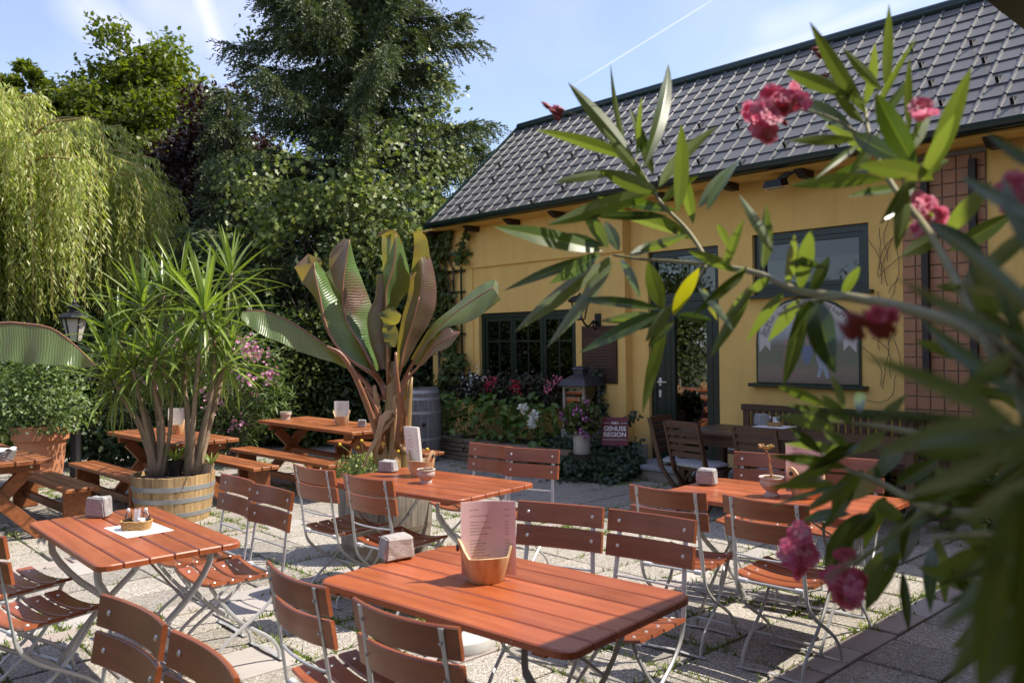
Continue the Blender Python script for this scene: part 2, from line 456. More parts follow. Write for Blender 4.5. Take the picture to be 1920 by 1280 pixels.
MT['curtain'] = plain('curtain', (.80, .77, .70), .9, 0, .2, 25)
def m_barrel(name, c, dark, moss=0):
    m, nt, b = newmat(name)
    v = objvec(nt, (18, 18, 1.0)); n = noise(nt, v, 1.6, 6, .62)
    cc = ramp(nt, n, [(.32, dark), (.6, c)]); cc = vary(nt, cc, objrand(nt), .72, 1.25)
    n2 = noise(nt, objvec(nt, rnd=False), 5, 4, .6); cc = vary(nt, cc, n2, .75, 1.2)
    lk(nt, cc, b.inputs['Base Color']); b.inputs['Roughness'].default_value = .75; bump(nt, b, n, .3, .004); return m
MT['barrel_pale'] = m_barrel('pale_oak', (.46, .31, .15), (.25, .15, .065))
MT['barrel_grey'] = m_barrel('grey_oak', (.24, .205, .165), (.10, .085, .068))
MT['barrel_old'] = m_barrel('old_grey_oak', (.21, .20, .19), (.09, .085, .08))
MT['hoop'] = plain('hoop', (.36, .37, .38), .5, .5, .25, 18)
MT['hoop_rust'] = plain('hoop_rust', (.20, .155, .115), .65, .3, .35, 12)
MT['soil'] = plain('soil', (.045, .030, .020), .95, 0, .5, 20, .5)
MT['terracotta'] = plain('terracotta', (.46, .19, .095), .75, 0, .18, 5, .15)
MT['granite'] = plain('granite', (.31, .305, .30), .9, 0, .45, 60, .9)
MT['granite_red'] = plain('granite_red', (.36, .325, .31), .9, 0, .5, 45, .9)
MT['pot_stone'] = plain('pot_stone', (.46, .40, .35), .85, 0, .35, 28, .4)
MT['wicker'] = plain('wicker', (.42, .24, .085), .6, 0, .35, 60, .4)
MT['salt'] = plain('salt', (.8, .8, .78), .6, 0, .05)
MT['zinc'] = plain('zinc', (.42, .40, .36), .5, .35, .35, 9, .1)
MT['bronze'] = plain('bronze', (.060, .030, .020), .42, .45, .25, 10, .1)
MT['trunk'] = plain('bark', (.10, .075, .055), .9, 0, .5, 9, .8)
# ------------------------------------------------------------------ ground and paving
RZ = -WANG          # rotation that turns local x into the s axis, local y into v
g = MB(); g.box((-160, -60, -.30), (160, 260, -.034)); gro = g.obj('ground', MT['ground']); gro['kind'] = 'structure'
patio = bpy.data.objects.new('patio', None); COL.objects.link(patio); patio['kind'] = 'structure'
patio.rotation_euler = (0, 0, RZ)
S_BAND, BAND_W, PITCH = -2.13, .19, .40
# columns of slabs along s: 0.40 m slabs, every fourth column a 0.20 m strip of smooth pavers
cols = []
s = S_BAND; k = 0
while s > -13.5:
    w = .20 if k % 5 == 3 else .40
    cols.append((s - w, w, w < .3)); s -= w; k += 1
s = S_BAND; cols.append((s, BAND_W, True)); s += BAND_W
while s < .8: cols.append((s, PITCH, False)); s += PITCH
V0, V1 = -.6, 9.4
slabs = []
for (s0, w, smooth) in cols:
    v = V0 + (0 if not smooth else .1)
    while v < V1:
        p = SV(s0 + w/2, v + PITCH/2)
        sm = smooth or (s0 < -2.3 and random.random() < .04)
        if p.y > .9 and abs(p.x/p.y) < .75 and v + .4 < (8.25 if s0 < -6.5 else 8.38):
            slabs.append((p.y, s0, w, v, sm))
        v += PITCH
slabs.sort(key=lambda q: q[0])
pmesh = {}
def paver_mesh(w, var):
    if (w, var) in pmesh: return pmesh[w, var]
    r = random.Random(int(w*100)*10 + var); m = MB(); gp = .015 + .006*r.random()
    m.cbox((gp/2, gp/2, -.045), (w - gp/2, PITCH - gp/2, 0), .005)
    pmesh[w, var] = m.mesh('paving_slab'); return pmesh[w, var]
paver_cache = {}
n_part = 0; rest = {True: MB(), False: MB()}
for (y, s0, w, v, sm) in slabs:
    inframe = y > 1.9
    dz = random.uniform(-.006, .003)
    if n_part < 300 and inframe:
        key = (w, random.randrange(4), sm)
        if key not in paver_cache:
            me = paver_mesh(w, key[1]).copy(); me.materials.append(MT['paver'] if sm else MT['aggregate']); paver_cache[key] = me
        link('paving_slab', paver_cache[key], patio, (s0, v, dz), (random.uniform(-.006, .006), random.uniform(-.006, .006), random.uniform(-.008, .008)))
        n_part += 1
    else:
        rest[sm].cbox((s0 + .006, v + .006, -.045), (s0 + w - .006, v + PITCH - .006, dz), .005)
o = rest[False].obj('distant_aggregate_slabs', MT['aggregate'], patio); o['kind'] = 'stuff'
o = rest[True].obj('distant_smooth_pavers', MT['paver'], patio); o['kind'] = 'stuff'
# grass and moss in the joints
def joint_grass():
    C = []
    for (s0, w, smooth) in cols:
        p0 = SV(s0, 0)
        for v in np.arange(V0, 8.2, .018):
            C.append((s0 + rng.normal()*.008, v))
    for (s0, w, smooth) in cols:
        for v in np.arange(V0 + (0 if not smooth else .1), 8.2, PITCH):
            for q in np.arange(0, w, .018): C.append((s0 + q, v + rng.normal()*.008))
    C = np.array(C)
    # patchy growth
    a = np.sin(C[:, 0]*2.1 + 1.3*np.sin(C[:, 1]*1.7)) + np.sin(C[:, 1]*2.6 + 1.1*np.sin(C[:, 0]*2.9 + 1)) + rng.normal(size=len(C))*.55
    C = C[a > .2]
    C = np.repeat(C, 4, 0); C = C + rng.normal(size=C.shape)*.012
    W = np.array([list(SV(x, y, -.02)) for x, y in C])
    keep = (W[:, 1] > 2) & (np.abs(W[:, 0]/W[:, 1]) < .68) & (C[:, 0] < -2.0)
    W = W[keep]; n = len(W)
    D = np.stack([rng.normal(size=n)*.7, rng.normal(size=n)*.7, np.ones(n)*.75], 1)
    L = rng.uniform(.024, .074, n)
    return leaf_mesh('grass', W, D, rand_dirs(n), L, rng.uniform(.005, .012, n), MT['grass'])
MT['grass'] = leafmat('grass', [(0, (.10, .16, .025)), (.6, (.17, .25, .04)), (1, (.26, .28, .07))], .6, .35)
o = link('joint_grass', joint_grass()); o['kind'] = 'stuff'
MT['litter'] = leafmat('dry_litter', [(0, (.16, .10, .04)), (.6, (.26, .19, .07)), (1, (.30, .28, .09))], .8, .2)
C = np.array([list(SV(a, b, .006)) for a, b in zip(rng.uniform(-10, -2.2, 420), rng.uniform(.5, 8.0, 420))]); n = len(C)
o = link('leaf_litter', leaf_mesh('leaf_litter', C, np.stack([rng.normal(size=n), rng.normal(size=n), np.zeros(n) + .08], 1), np.stack([rng.normal(size=n)*.25, rng.normal(size=n)*.25, np.ones(n)], 1), rng.uniform(.012, .04, n), rng.uniform(.008, .02, n), MT['litter'], 'oval')); o['kind'] = 'stuff'

# ------------------------------------------------------------------ the yellow house
HO = (-6.5, 8.3, 0)
house = thing('house', 'yellow rendered house with grey metal tiled roof and dark green joinery', 'house', SV(HO[0], HO[1]), RZ)
def hm(): return MB(HO)
VR, VP = 8.38, 8.25           # recessed wall, proud wall
EV, EZ, RV, RZR = 7.885, 3.44, 9.82, 5.22
S_L = at_v(811, 600, VP)[0]   # left corner
S_J = at_v(1172, 600, VP)[0]  # where the proud wall ends
S_R = .6
DEEP = 11.4
# openings
w1l, _, w1t = at_v(898, 588, VP); w1r = at_v(1079, 577, VP)[0]; w1b = at_v(985, 728, VP)[2]
dl = at_v(1218, 800, VR)[0]; dr = at_v(1349, 700, VR)[0]; dt = at_v(1285, 466, VR)[2]; STEPZ = .165
w2l, _, w2t = at_v(1410, 441, VR); w2r = at_v(1628, 416, VR)[0]; w2b = at_v(1520, 549, VR)[2]
belt = at_v(950, 496, VP)[2]
WTOP = 3.62
def wall_with_holes(mb, s0, s1, z0, z1, v, holes, th=.24):
    """wall between s0 and s1 built as butted blocks round its openings"""
    xs = sorted({s0, s1, *[h[0] for h in holes], *[h[1] for h in holes]})
    for a, b in zip(xs[:-1], xs[1:]):
        hs = [h for h in holes if h[0] < (a+b)/2 < h[1]]
        if not hs: mb.box((a, v, z0), (b, v + th, z1))
        else:
            h = hs[0]
            if h[2] > z0 + .001: mb.box((a, v, z0), (b, v + th, h[2]))
            mb.box((a, v, h[3]), (b, v + th, z1))
m = hm(); wall_with_holes(m, S_L, S_J, 0, WTOP, VP, [(w1l, w1r, w1b, w1t)], .30)
m.obj('wall', MT['yellow'], house)
m = hm(); s_p = at_v(880, 600, VP)[0]
m.box((S_L - .002, VP - .035, belt), (S_J + .0, VP - .0, WTOP)); m.obj('upper_band', MT['yellow'], house)
m = hm(); m.box((s_p, VP - .02, .3), (w1l - .12, VP - .001, belt - .002)); m.obj('pilaster', MT['yellow'], house)
s_t0 = at_v(1694, 500, VR)[0]; s_t1 = at_v(1852, 500, VR)[0]
m = hm(); wall_with_holes(m, S_J + .002, S_R, 0, WTOP, VR, [(dl, dr, 0, dt), (w2l, w2r, w2b, w2t)], .17)
m.obj('wall', MT['yellow'], house)
m = hm(); m.box((S_L, 8.56, 0), (S_L + .25, DEEP, WTOP)); m.obj('gable_wall', MT['yellow'], house)
m = hm(); m.box((S_R, 8.56, 0), (S_R + .2, DEEP, WTOP)); m.box((S_L, DEEP, 0), (S_R, DEEP + .2, WTOP)); m.obj('rear_wall', MT['yellow'], house)
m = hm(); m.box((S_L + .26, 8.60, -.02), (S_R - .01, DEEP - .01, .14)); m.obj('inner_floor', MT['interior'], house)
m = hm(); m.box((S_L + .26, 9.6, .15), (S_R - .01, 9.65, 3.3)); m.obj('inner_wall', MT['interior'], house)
# plinth blocks beside the door and along the wall
m = hm(); m.box((S_J + .004, VR - .035, STEPZ), (dl - .03, VR - .001, STEPZ + .17)); m.box((S_L, VP - .03, 0), (S_J + .03, VP - .001, .22))
m.obj('plinth', MT['plinth'], house)
# soffit boards and rafter tails
m = hm(); m.box((S_L - .2, EV + .06, EZ - .085), (S_R, VP - .036, EZ - .06)); m.obj('soffit', MT['yellow'], house)
for sx in np.arange(S_L + .25, S_R, .88):
    m = hm(); m.extrude([(sx, EV + .06, EZ - .09), (sx, EV + .08, EZ - .11), (sx, EV + .17, EZ - .165), (sx, VP - .04, EZ - .165), (sx, VP - .04, EZ - .09)], (.09, 0, 0))
    m.obj('rafter_tail', MT['dark_brown'], house)
# roof: deck, tiles, hooks, ridge cap, verge
roof_c = hm(); SLOPE = math.atan2(RZR - EZ, RV - EV); SLEN = math.hypot(RZR - EZ, RV - EV)
SR0, SR1 = -10.26, -.9
def on_roof(s, q, lift=0):   # q metres up the slope from the eave
    return (s, EV + q*math.cos(SLOPE) - lift*math.sin(SLOPE), EZ + q*math.sin(SLOPE) + lift*math.cos(SLOPE))
roof_c.extrude([(SR0 + .03, EV + .02, EZ - .02), (SR0 + .03, RV, RZR - .03), (SR0 + .03, RV + 1.95, EZ - .02), (SR0 + .03, RV + 1.95, EZ - .06), (SR0 + .03, RV, RZR - .12), (SR0 + .03, EV + .02, EZ - .06)], (S_R - SR0, 0, 0))
roof = roof_c.obj('roof', MT['gutter'], house)
NROW = 12; TW = .2115; TL = SLEN/NROW
ncol = int((SR1 - SR0)/TW)
tm = MB()
# a tile: a thin plate with folded front lip, a raised seam rib along one side
tm.add([(0, 0, .016), (TW, 0, .016), (TW, TL*1.05, .001), (0, TL*1.05, .001), (0, 0, -.004), (TW, 0, -.004)], [(0,1,2,3), (4,5,1,0), (0,3,4), (1,5,2)])
tm.add([(.004,-.002,.014),(.010,-.002,.034),(.026,-.002,.034),(.034,-.002,.014),(.004,TL*1.03,.002),(.010,TL*1.03,.021),(.026,TL*1.03,.021),(.034,TL*1.03,.002)], [(0,1,5,4),(1,2,6,5),(2,3,7,6),(0,3,2,1)])
tile_me = tm.mesh('roof_tile', MT['tile'])
rot_roof = (SLOPE, 0, 0)
tiles = []
for c in range(ncol):
    for r in range(NROW):
        s = SR0 + c*TW; tiles.append((s, r))
tiles.sort(key=lambda t: -t[0])
cnt = 0; rest_t = hm()
RM = Matrix.Rotation(SLOPE, 3, 'X')
tverts = [v.co.copy() for v in tile_me.vertices]; tfaces = [tuple(p.vertices) for p in tile_me.polygons]
for (s, r) in tiles:
    p = on_roof(s, r*TL)
    w = SV(p[0], p[1], p[2])
    vis = abs(w.x/w.y) < .66
    if vis and cnt < 300:
        link('roof_tile', tile_me, roof, (p[0]-HO[0], p[1]-HO[1], p[2]), (SLOPE + random.uniform(-.008, .006), random.uniform(-.007, .007), random.uniform(-.006, .006))); cnt += 1
    else:
        rest_t.add([RM @ v + Vector(p) for v in tverts], tfaces)
o = rest_t.obj('distant_roof_tiles', MT['tile'], roof); o['kind'] = 'stuff'
hk = MB(); hk.box((-.014, 0, .01), (.014, .03, .075)); hk.box((-.014, .03, .012), (.014, .12, .02)); hook_me = hk.mesh('snow_hook', MT['black_iron'])
for c in range(1, ncol):
    for r in range(0, 9):
        if (c*2 + r) % 5 == 0 and (c % 5 in (0, 2, 3) or c > 26):
            p = on_roof(SR0 + (c + .55)*TW, r*TL + .02, 0)
            link('snow_hook', hook_me, roof, (p[0]-HO[0], p[1]-HO[1], p[2]), rot_roof)
m = hm(); m.tube([(SR0 - .02, RV, RZR + .02), (S_R, RV, RZR + .02)], .075, 10, side=(0, 1, 0)); m.obj('ridge_cap', MT['gutter'], house, smooth='auto')
m = hm(); a = on_roof(SR0 - .03, -.03, .0); b = on_roof(SR0 - .03, SLEN + .02, .0)
m.bar(a, b, .05, .10, up=(0, -.7, .7)); m.obj('verge_trim', MT['gutter'], house)
gm = hm(); pr = [(math.cos(t)*.075, math.sin(t)*.075) for t in np.linspace(PI, 2*PI, 9)]
prof = [(EV - .055 + x, EZ + .005 + z) for x, z in pr] + [(EV - .055 + x*.9, EZ + .005 + z*.9) for x, z in pr[::-1]]
gm.extrude([(SR0 - .02, y, z) for y, z in prof], (SR1 - SR0 + 1.4, 0, 0)); gm.obj('gutter', MT['gutter'], house)
gm = hm(); gm.box((SR0, EV + .02, EZ - .06), (SR1 + .9, EV + .05, EZ + .02)); gm.obj('fascia', MT['gutter'], house)

# windows
def frame_rect(mb, s0, s1, z0, z1, v, w, d):
    mb.box((s0, v, z0), (s0 + w, v + d, z1)); mb.box((s1 - w, v, z0), (s1, v + d, z1))
    mb.box((s0 + w, v, z0), (s1 - w, v + d, z0 + w)); mb.box((s0 + w, v, z1 - w), (s1 - w, v + d, z1))
m = hm(); frame_rect(m, w1l + .002, w1r - .002, w1b + .002, w1t - .002, VP + .05, .065, .08)
win = m.obj('window', MT['green_frame'], house)
nsash = 3; sw = (w1r - w1l - .13)/nsash
for i in range(nsash):
    a = w1l + .065 + i*sw; b = a + sw
    m = hm(); frame_rect(m, a + .004, b - .004, w1b + .069, w1t - .069, VP + .065, .055, .05); m.obj('sash', MT['green_frame'], win)
    m = hm(); mid = (a + b)/2; z_c = w1t - .42
    m.box((mid - .012, VP + .07, w1b + .125), (mid + .012, VP + .10, w1t - .125)); m.obj('glazing_bar', MT['green_frame'], win)
    m = hm(); m.box((a + .06, VP + .071, z_c - .012), (b - .06, VP + .099, z_c + .012)); m.obj('glazing_bar', MT['green_frame'], win)
    m = hm(); m.box((a + .055, VP + .084, w1b + .12), (b - .055, VP + .088, w1t - .12)); m.obj('pane', MT['pane'], win)
# curtain behind the left sash
cu = hm(); cu.grid(lambda u, t: (w1l + .14 + .40*u*(1 - .25*(1-t)), VP + .125 + .018*math.sin(u*26), w1b + .12 + (w1t - w1b - .2)*t), 40, 2)
cu.obj('curtain', MT['curtain'], win)
m = hm(); m.box((w1l - .9, VP - .09, w1b - .075), (w1r + .05, VP - .036, w1b - .002)); m.obj('sill_board', MT['green_frame'], house)
m = hm(); frame_rect(m, w2l + .002, w2r - .002, w2b + .002, w2t - .002, VR + .05, .07, .08); win2 = m.obj('window', MT['green_frame'], house)
m = hm(); frame_rect(m, w2l + .076, w2r - .076, w2b + .076, w2t - .076, VR + .06, .05, .05); m.obj('sash', MT['green_frame'], win2)
m = hm(); m.box((w2l + .126, VR + .08, w2b + .126), (w2r - .126, VR + .085, w2t - .126)); m.obj('pane', MT['pane'], win2)
m = hm(); m.box((w2l + .128, VR + .10, w2b + .128), (w2r - .128, VR + .106, w2t - .30)); m.obj('reflection_panel', plain('grey_reflection', (.155, .14, .15), .8, 0, .06, 3), win2)  # added grey panel standing in for the reflection in the lower pane
m = hm(); m.box((w2l - .05, VR - .09, w2b - .035), (w2r + .05, VR + .04, w2b + .001)); m.obj('window_sill', MT['green_frame'], win2)
# door with fanlight
z_tr = at_v(1290, 556, VR)[2]
m = hm(); m.box((dl + .002, VR + .05, STEPZ), (dl + .075, VR + .13, dt - .002)); m.box((dr - .075, VR + .05, STEPZ), (dr - .002, VR + .13, dt - .002))
m.box((dl + .075, VR + .05, dt - .075), (dr - .075, VR + .13, dt - .002)); m.box((dl + .075, VR + .05, z_tr - .05), (dr - .075, VR + .13, z_tr + .05))
door = m.obj('door', MT['green_frame'], house)
a, b = dl + .079, dr - .079; z0, z1 = STEPZ + .01, z_tr - .054
gl0, gl1, gz0, gz1 = a + .27, b - .13, z0 + .14, z1 - .18
m = hm(); m.box((a, VR + .06, z0), (gl0, VR + .115, z1)); m.box((gl1, VR + .06, z0), (b, VR + .115, z1)); m.box((gl0, VR + .06, z0), (gl1, VR + .115, gz0)); m.box((gl0, VR + .06, gz1), (gl1, VR + .115, z1))
m.obj('door_leaf', MT['green_frame'], door)
for q in (a + .115, a + .20, b - .06):
    m = hm(); m.box((q, VR + .055, z0 + .1), (q + .012, VR + .061, z1 - .1)); m.obj('door_moulding', MT['green_frame'], door)
m = hm(); m.box((gl0, VR + .085, gz0), (gl1, VR + .090, gz1)); m.obj('pane', MT['doorpane'], door)
m = hm(); m.box((a, VR + .085, z_tr + .052), (b, VR + .090, dt - .077)); m.obj('fanlight_pane', MT['pane'], door)
hz = at_v(1240, 716, VR)[2]
hs = a + .05
m = hm(); m.tube([(hs, VR + .06, hz), (hs, VR + .005, hz)], .011, 8); m.tube([(hs, VR + .012, hz), (hs + .13, VR + .012, hz)], .010, 8); m.cbox((hs - .02, VR + .052, hz - .05), (hs + .02, VR + .0598, hz + .05), .004)
m.obj('handle', MT['rivet'], door, smooth='auto')
m = hm(); m.cbox((hs - .018, VR + .052, hz - .19), (hs + .018, VR + .0598, hz - .10), .006); m.obj('lock_plate', MT['rivet'], door)
# tile clad strip at the right with its dark wooden cross battens
tw_, th_ = (s_t1 - s_t0)/6, .125
tp = MB(); tp.cbox((.004, -.018, .004), (tw_ - .004, 0, th_ - .004), .004)
MT['walltile'] = plain('wall_tile', (.34, .155, .070), .55, 0, .25, 10, .05)
tile_w = tp.mesh('wall_tile', MT['walltile'])
m = hm(); m.box((s_t0, VR - .012, .05), (s_t1, VR - .001, 3.36)); tw_o = m.obj('tiled_wall', MT['plinth'], house)
for i in range(6):
    for j in range(26):
        link('wall_tile', tile_w, tw_o, (s_t0 + i*tw_ - HO[0], VR - .0125 - HO[1], .06 + j*th_))
for q in (s_t0 + .2, s_t0 + .62):
    m = hm(); m.box((q, VR - .09, 1.2), (q + .06, VR - .031, 3.25)); m.obj('batten', MT['dark_brown'], house)
zb = at_v(1770, 278, VR)[2]
m = hm(); m.box((s_t0 + .1, VR - .13, zb - .03), (s_t1 + .05, VR - .091, zb + .03)); m.obj('batten', MT['dark_brown'], house)
# stone door step
st = thing('door_step', 'grey stone step slab in front of the dark green door', 'step', SV(-6.0, 8.0), RZ)
m = MB((-6.0, 8.0, 0)); sl = at_z(1163, 869, STEPZ); ss = to_sv(sl)[0]
m.cbox((ss, 7.82, STEPZ - .05), (dr + .5, VR + .05, STEPZ), .008); m.obj('tread', plain('step_stone', (.23, .24, .25), .8, 0, .35, 30, .2), st)
m = MB((-6.0, 8.0, 0)); m.box((ss + .03, 7.85, -.03), (dr + .47, VR - .04, STEPZ - .051)); m.obj('riser', MT['plinth'], st)

# ------------------------------------------------------------------ neighbouring wing whose eave shades the lower right corner
wing = thing('wing_building', 'neighbouring building whose dark eave juts into the top right corner', 'building', SV(1.2, 4.0), RZ)
WO = (1.2, 4.0, 0)
WS, WZ = -.752, 2.677
m = MB(WO)
def slab(mb, s0, s1, v0, v1, z0, z1, th=.09):
    mb.extrude([(s0, v0, z0), (s1, v0, z1), (s1, v0, z1 + th), (s0, v0, z0 + th)], (0, v1 - v0, 0))
slab(m, WS, 3.2, 2.3, 7.75, WZ, WZ + 2.0, .03); m.obj('roof', MT['dark_brown'], wing)
m = MB(WO); slab(m, .3, 3.2, -5, 2.295, WZ + .56, WZ + 2.0); m.obj('shade_roof', MT['dark_brown'], wing)  # added slab out of view, keeps the sun off the nearest oleander leaves
m = MB(WO); slab(m, -2.0, .295, -5, .6, WZ + .05, WZ + .08); m.obj('shade_roof', MT['dark_brown'], wing)  # added slab above the viewer, out of view, blocks skylight on the close leaves
m = MB(WO); m.box((WS - .11, 2.3, WZ - .04), (WS - .002, 7.75, WZ + .005)); m.obj('gutter', MT['gutter'], wing)
m = MB(WO); m.box((1.15, -5, 0), (1.4, 8.15, 3.7)); m.obj('wall', MT['yellow'], wing)
# ------------------------------------------------------------------ beer garden folding chairs
def slat_prof(h, t, c=.004):
    # cross-section (a: thickness direction, b: height) with eased corners
    return [(-t/2 + c, -h/2), (t/2 - c, -h/2), (t/2, -h/2 + c), (t/2, h/2 - c), (t/2 - c, h/2), (-t/2 + c, h/2), (-t/2, h/2 - c), (-t/2, -h/2 + c)]
def make_chair():
    t = thing('folding_chair', 'x', 'chair')
    W = .44
    # back slats, curved in plan, leaning back
    lean = math.radians(9)
    for z in (.815, .705):
        yb = -.205 - (z - .45)*math.tan(lean)
        m = MB(); up = Vector((0, -math.sin(lean), math.cos(lean)))
        nn = Vector((0, math.cos(lean), math.sin(lean)))
        pts = []
        for i in range(9):
            x = -W/2 + W*i/8
            pts.append(Vector((x, yb, z)) + nn*(.030*(2*x/W)**2 - .012))
        # sweep: a along normal nn, b along up
        m.sweep(pts, slat_prof(.098, .016), nn)
        sl = m.obj('back_slat', MT['red_slat'], t, smooth='auto')
        for sx in (-1, 1):
            r = MB(); c = Vector((sx*.165, yb, z)) + nn*(.030*(.75)**2 - .012)
            r.tube([c + nn*.0085, c + nn*.0125], [.0095, .006], 8); r.obj('rivet', MT['rivet'], sl)
            r = MB(); r.tube([c - nn*.0165, c - nn*.0125], [.005, .006], 6); r.obj('rivet', MT['steel'], sl)
    # seat slats, dished
    for k in range(4):
        y = -.135 + k*.094
        m = MB(); pts = []
        for i in range(9):
            x = -.205 + .41*i/8
            pts.append(Vector((x, y, .462 - .026*(1 - (x/.205)**2) + (.010 if k == 3 else 0)*0 + .008*(k/3)**2)))
        m.sweep(pts, slat_prof(.080, .015), (0, 0, 1))
        sl = m.obj('seat_slat', MT['red_slat'], t, smooth='auto')
        for sx in (-1, 1):
            r = MB(); c = Vector((sx*.150, y, .462 - .026*(1 - (.15/.205)**2) + .008*(k/3)**2))
            r.tube([c + Vector((0, 0, .007)), c + Vector((0, 0, .0115))], [.009, .0055], 8); r.obj('rivet', MT['rivet'], sl)
    for sx in (-1, 1):
        x = sx*.178
        ups = bez([(x*.94, -.272, .858), (x*.94, -.245, .705), (x, -.208, .46), (x, -.178, .365), (x, -.095, .285), (x, .02, .215), (x, .125, .145), (x, .185, .075), (x, .205, .006)], 18)
        rr = [(.0125, .004)]*5 + [(.010, .008)] + [(.008, .010)]*13
        m = MB(); m.tube(ups, rr, 6, side=(1, 0, 0)); m.obj('leg', MT['steel'], t, smooth='auto')
        x2 = sx*.155
        dn = bez([(x2, .165, .444), (x2, .13, .385), (x2, .055, .285), (x2, -.03, .205), (x2, -.13, .135), (x2, -.185, .07), (x2, -.20, .006)], 14)
        m = MB(); m.tube(dn, [(.008, .010)]*15, 6, side=(1, 0, 0)); m.obj('leg', MT['steel'], t, smooth='auto')
        m = MB(); m.tube([(x2, -.165, .437), (x2, .175, .447)], [(.005, .009)]*2, 6, side=(1, 0, 0)); m.obj('seat_rail', MT['steel'], t)
        m = MB(); m.tube([(sx*.165, -.196, .438), (sx*.125, -.196, .438)], .0135, 10); m.obj('bushing', MT['bush'], t, smooth='auto')
    m = MB(); m.tube([(-.165, -.196, .438), (.165, -.196, .438)], .0065, 8); m.obj('seat_rod', MT['steel'], t, smooth='auto')
    m = MB(); m.tube(bez([(-.174, -.224, .575), (-.09, -.236, .572), (0, -.240, .571), (.09, -.236, .572), (.174, -.224, .575)], 10), .0055, 6); m.obj('stretcher', MT['steel'], t, smooth='auto')
    for y, xx in ((.205, .20), (-.20, .185)):
        m = MB(); m.tube(bez([(-xx, y, .006), (-.11, y, .008), (0, y, .016), (.11, y, .008), (xx, y, .006)], 12), [(.014, .0035)]*13, 6, side=(0, 1, 0)); m.obj('runner', MT['steel'], t, smooth='auto')
    m = MB(); m.tube([(-.15, .02, .212), (.15, .02, .212)], .006, 6); m.obj('pivot_rod', MT['steel'], t, smooth='auto')
    return t
chair0 = make_chair(); used = [False]
CHAIRGRP = 'red slatted folding chairs of the beer garden'
def chair(cx, cy, facing, label):
    """seat centre on the ground and the direction the sitter looks"""
    o = chair0 if not used[0] else copy_tree(chair0); used[0] = True
    f = Vector((facing[0], facing[1], 0)).normalized()
    o.location = (cx, cy, 0); o.rotation_euler = (0, 0, math.atan2(-f.x, f.y))
    o['label'] = label; o['category'] = 'chair'; o['group'] = CHAIRGRP
def chair_by_back(pl, pr, towards_us, label, z=.865):
    a = at_z(*pl, z); b = at_z(*pr, z); d = (b - a).normalized()
    f = Vector((d.y, -d.x, 0)) if towards_us else Vector((-d.y, d.x, 0))
    mid = (a + b)/2; c = mid + f*.272
    chair(c.x, c.y, f, label)
chair_by_back((493, 1053), (602, 1103), False, 'red slatted folding chair seen from behind at the left end of the front table')
chair_by_back((650, 1121), (857, 1181), False, 'red slatted folding chair seen from behind, close to the camera, before the pink menu')
chair_by_back((985.6, 937), (1123.5, 948.5), True, 'red slatted folding chair facing us across the front table, left of two')
chair_by_back((1152, 952), (1303.5, 973), True, 'red slatted folding chair facing us across the front table, right of two')
chair_by_back((420, 886), (486, 903), True, 'red slatted folding chair across the salt basket table, nearer the pale half barrel')
chair_by_back((488, 906), (548, 920), True, 'red slatted folding chair across the salt basket table with its whole seat in view')
chair(-2.115, 3.76, (.57, .82), 'red slatted chair before the salt basket table at the left, nearer of two')
chair(-2.50, 4.19, (.57, .82), 'red slatted chair before the salt basket table at the left, farther of two')
chair_by_back((553, 871), (614, 881), False, 'red slatted folding chair seen from behind, just left of the grey barrel planter')
chair_by_back((645, 888), (726, 900), False, 'red slatted folding chair seen from behind in front of the grey barrel planter')
chair_by_back((889.8, 829), (958.5, 836), True, 'red slatted folding chair before the ivy bed, left of two backs touching')
chair_by_back((958.5, 837.5), (1041, 842), True, 'red slatted folding chair before the ivy bed, right of two backs touching')
chair_by_back((1184, 909), (1313, 923), False, 'red slatted folding chair seen from behind at the left end of the succulent urn table')
chair_by_back((1354.7, 927), (1510.7, 947), False, 'red slatted folding chair seen from behind with pink oleander blossoms before its back')
chair_by_back((1398, 846), (1480, 851), True, 'red slatted folding chair behind the succulent urn, in front of the teak table')
chair_by_back((1530, 853), (1653, 861), True, 'red slatted folding chair half hidden behind oleander leaves beyond the urn table')
chair_by_back((213, 1114), (313, 1163), True, 'red slatted chair back at the bottom left corner, left of two')
chair_by_back((337, 1176), (462, 1268), True, 'red slatted chair back at the bottom edge with a rounded top corner, right of two')

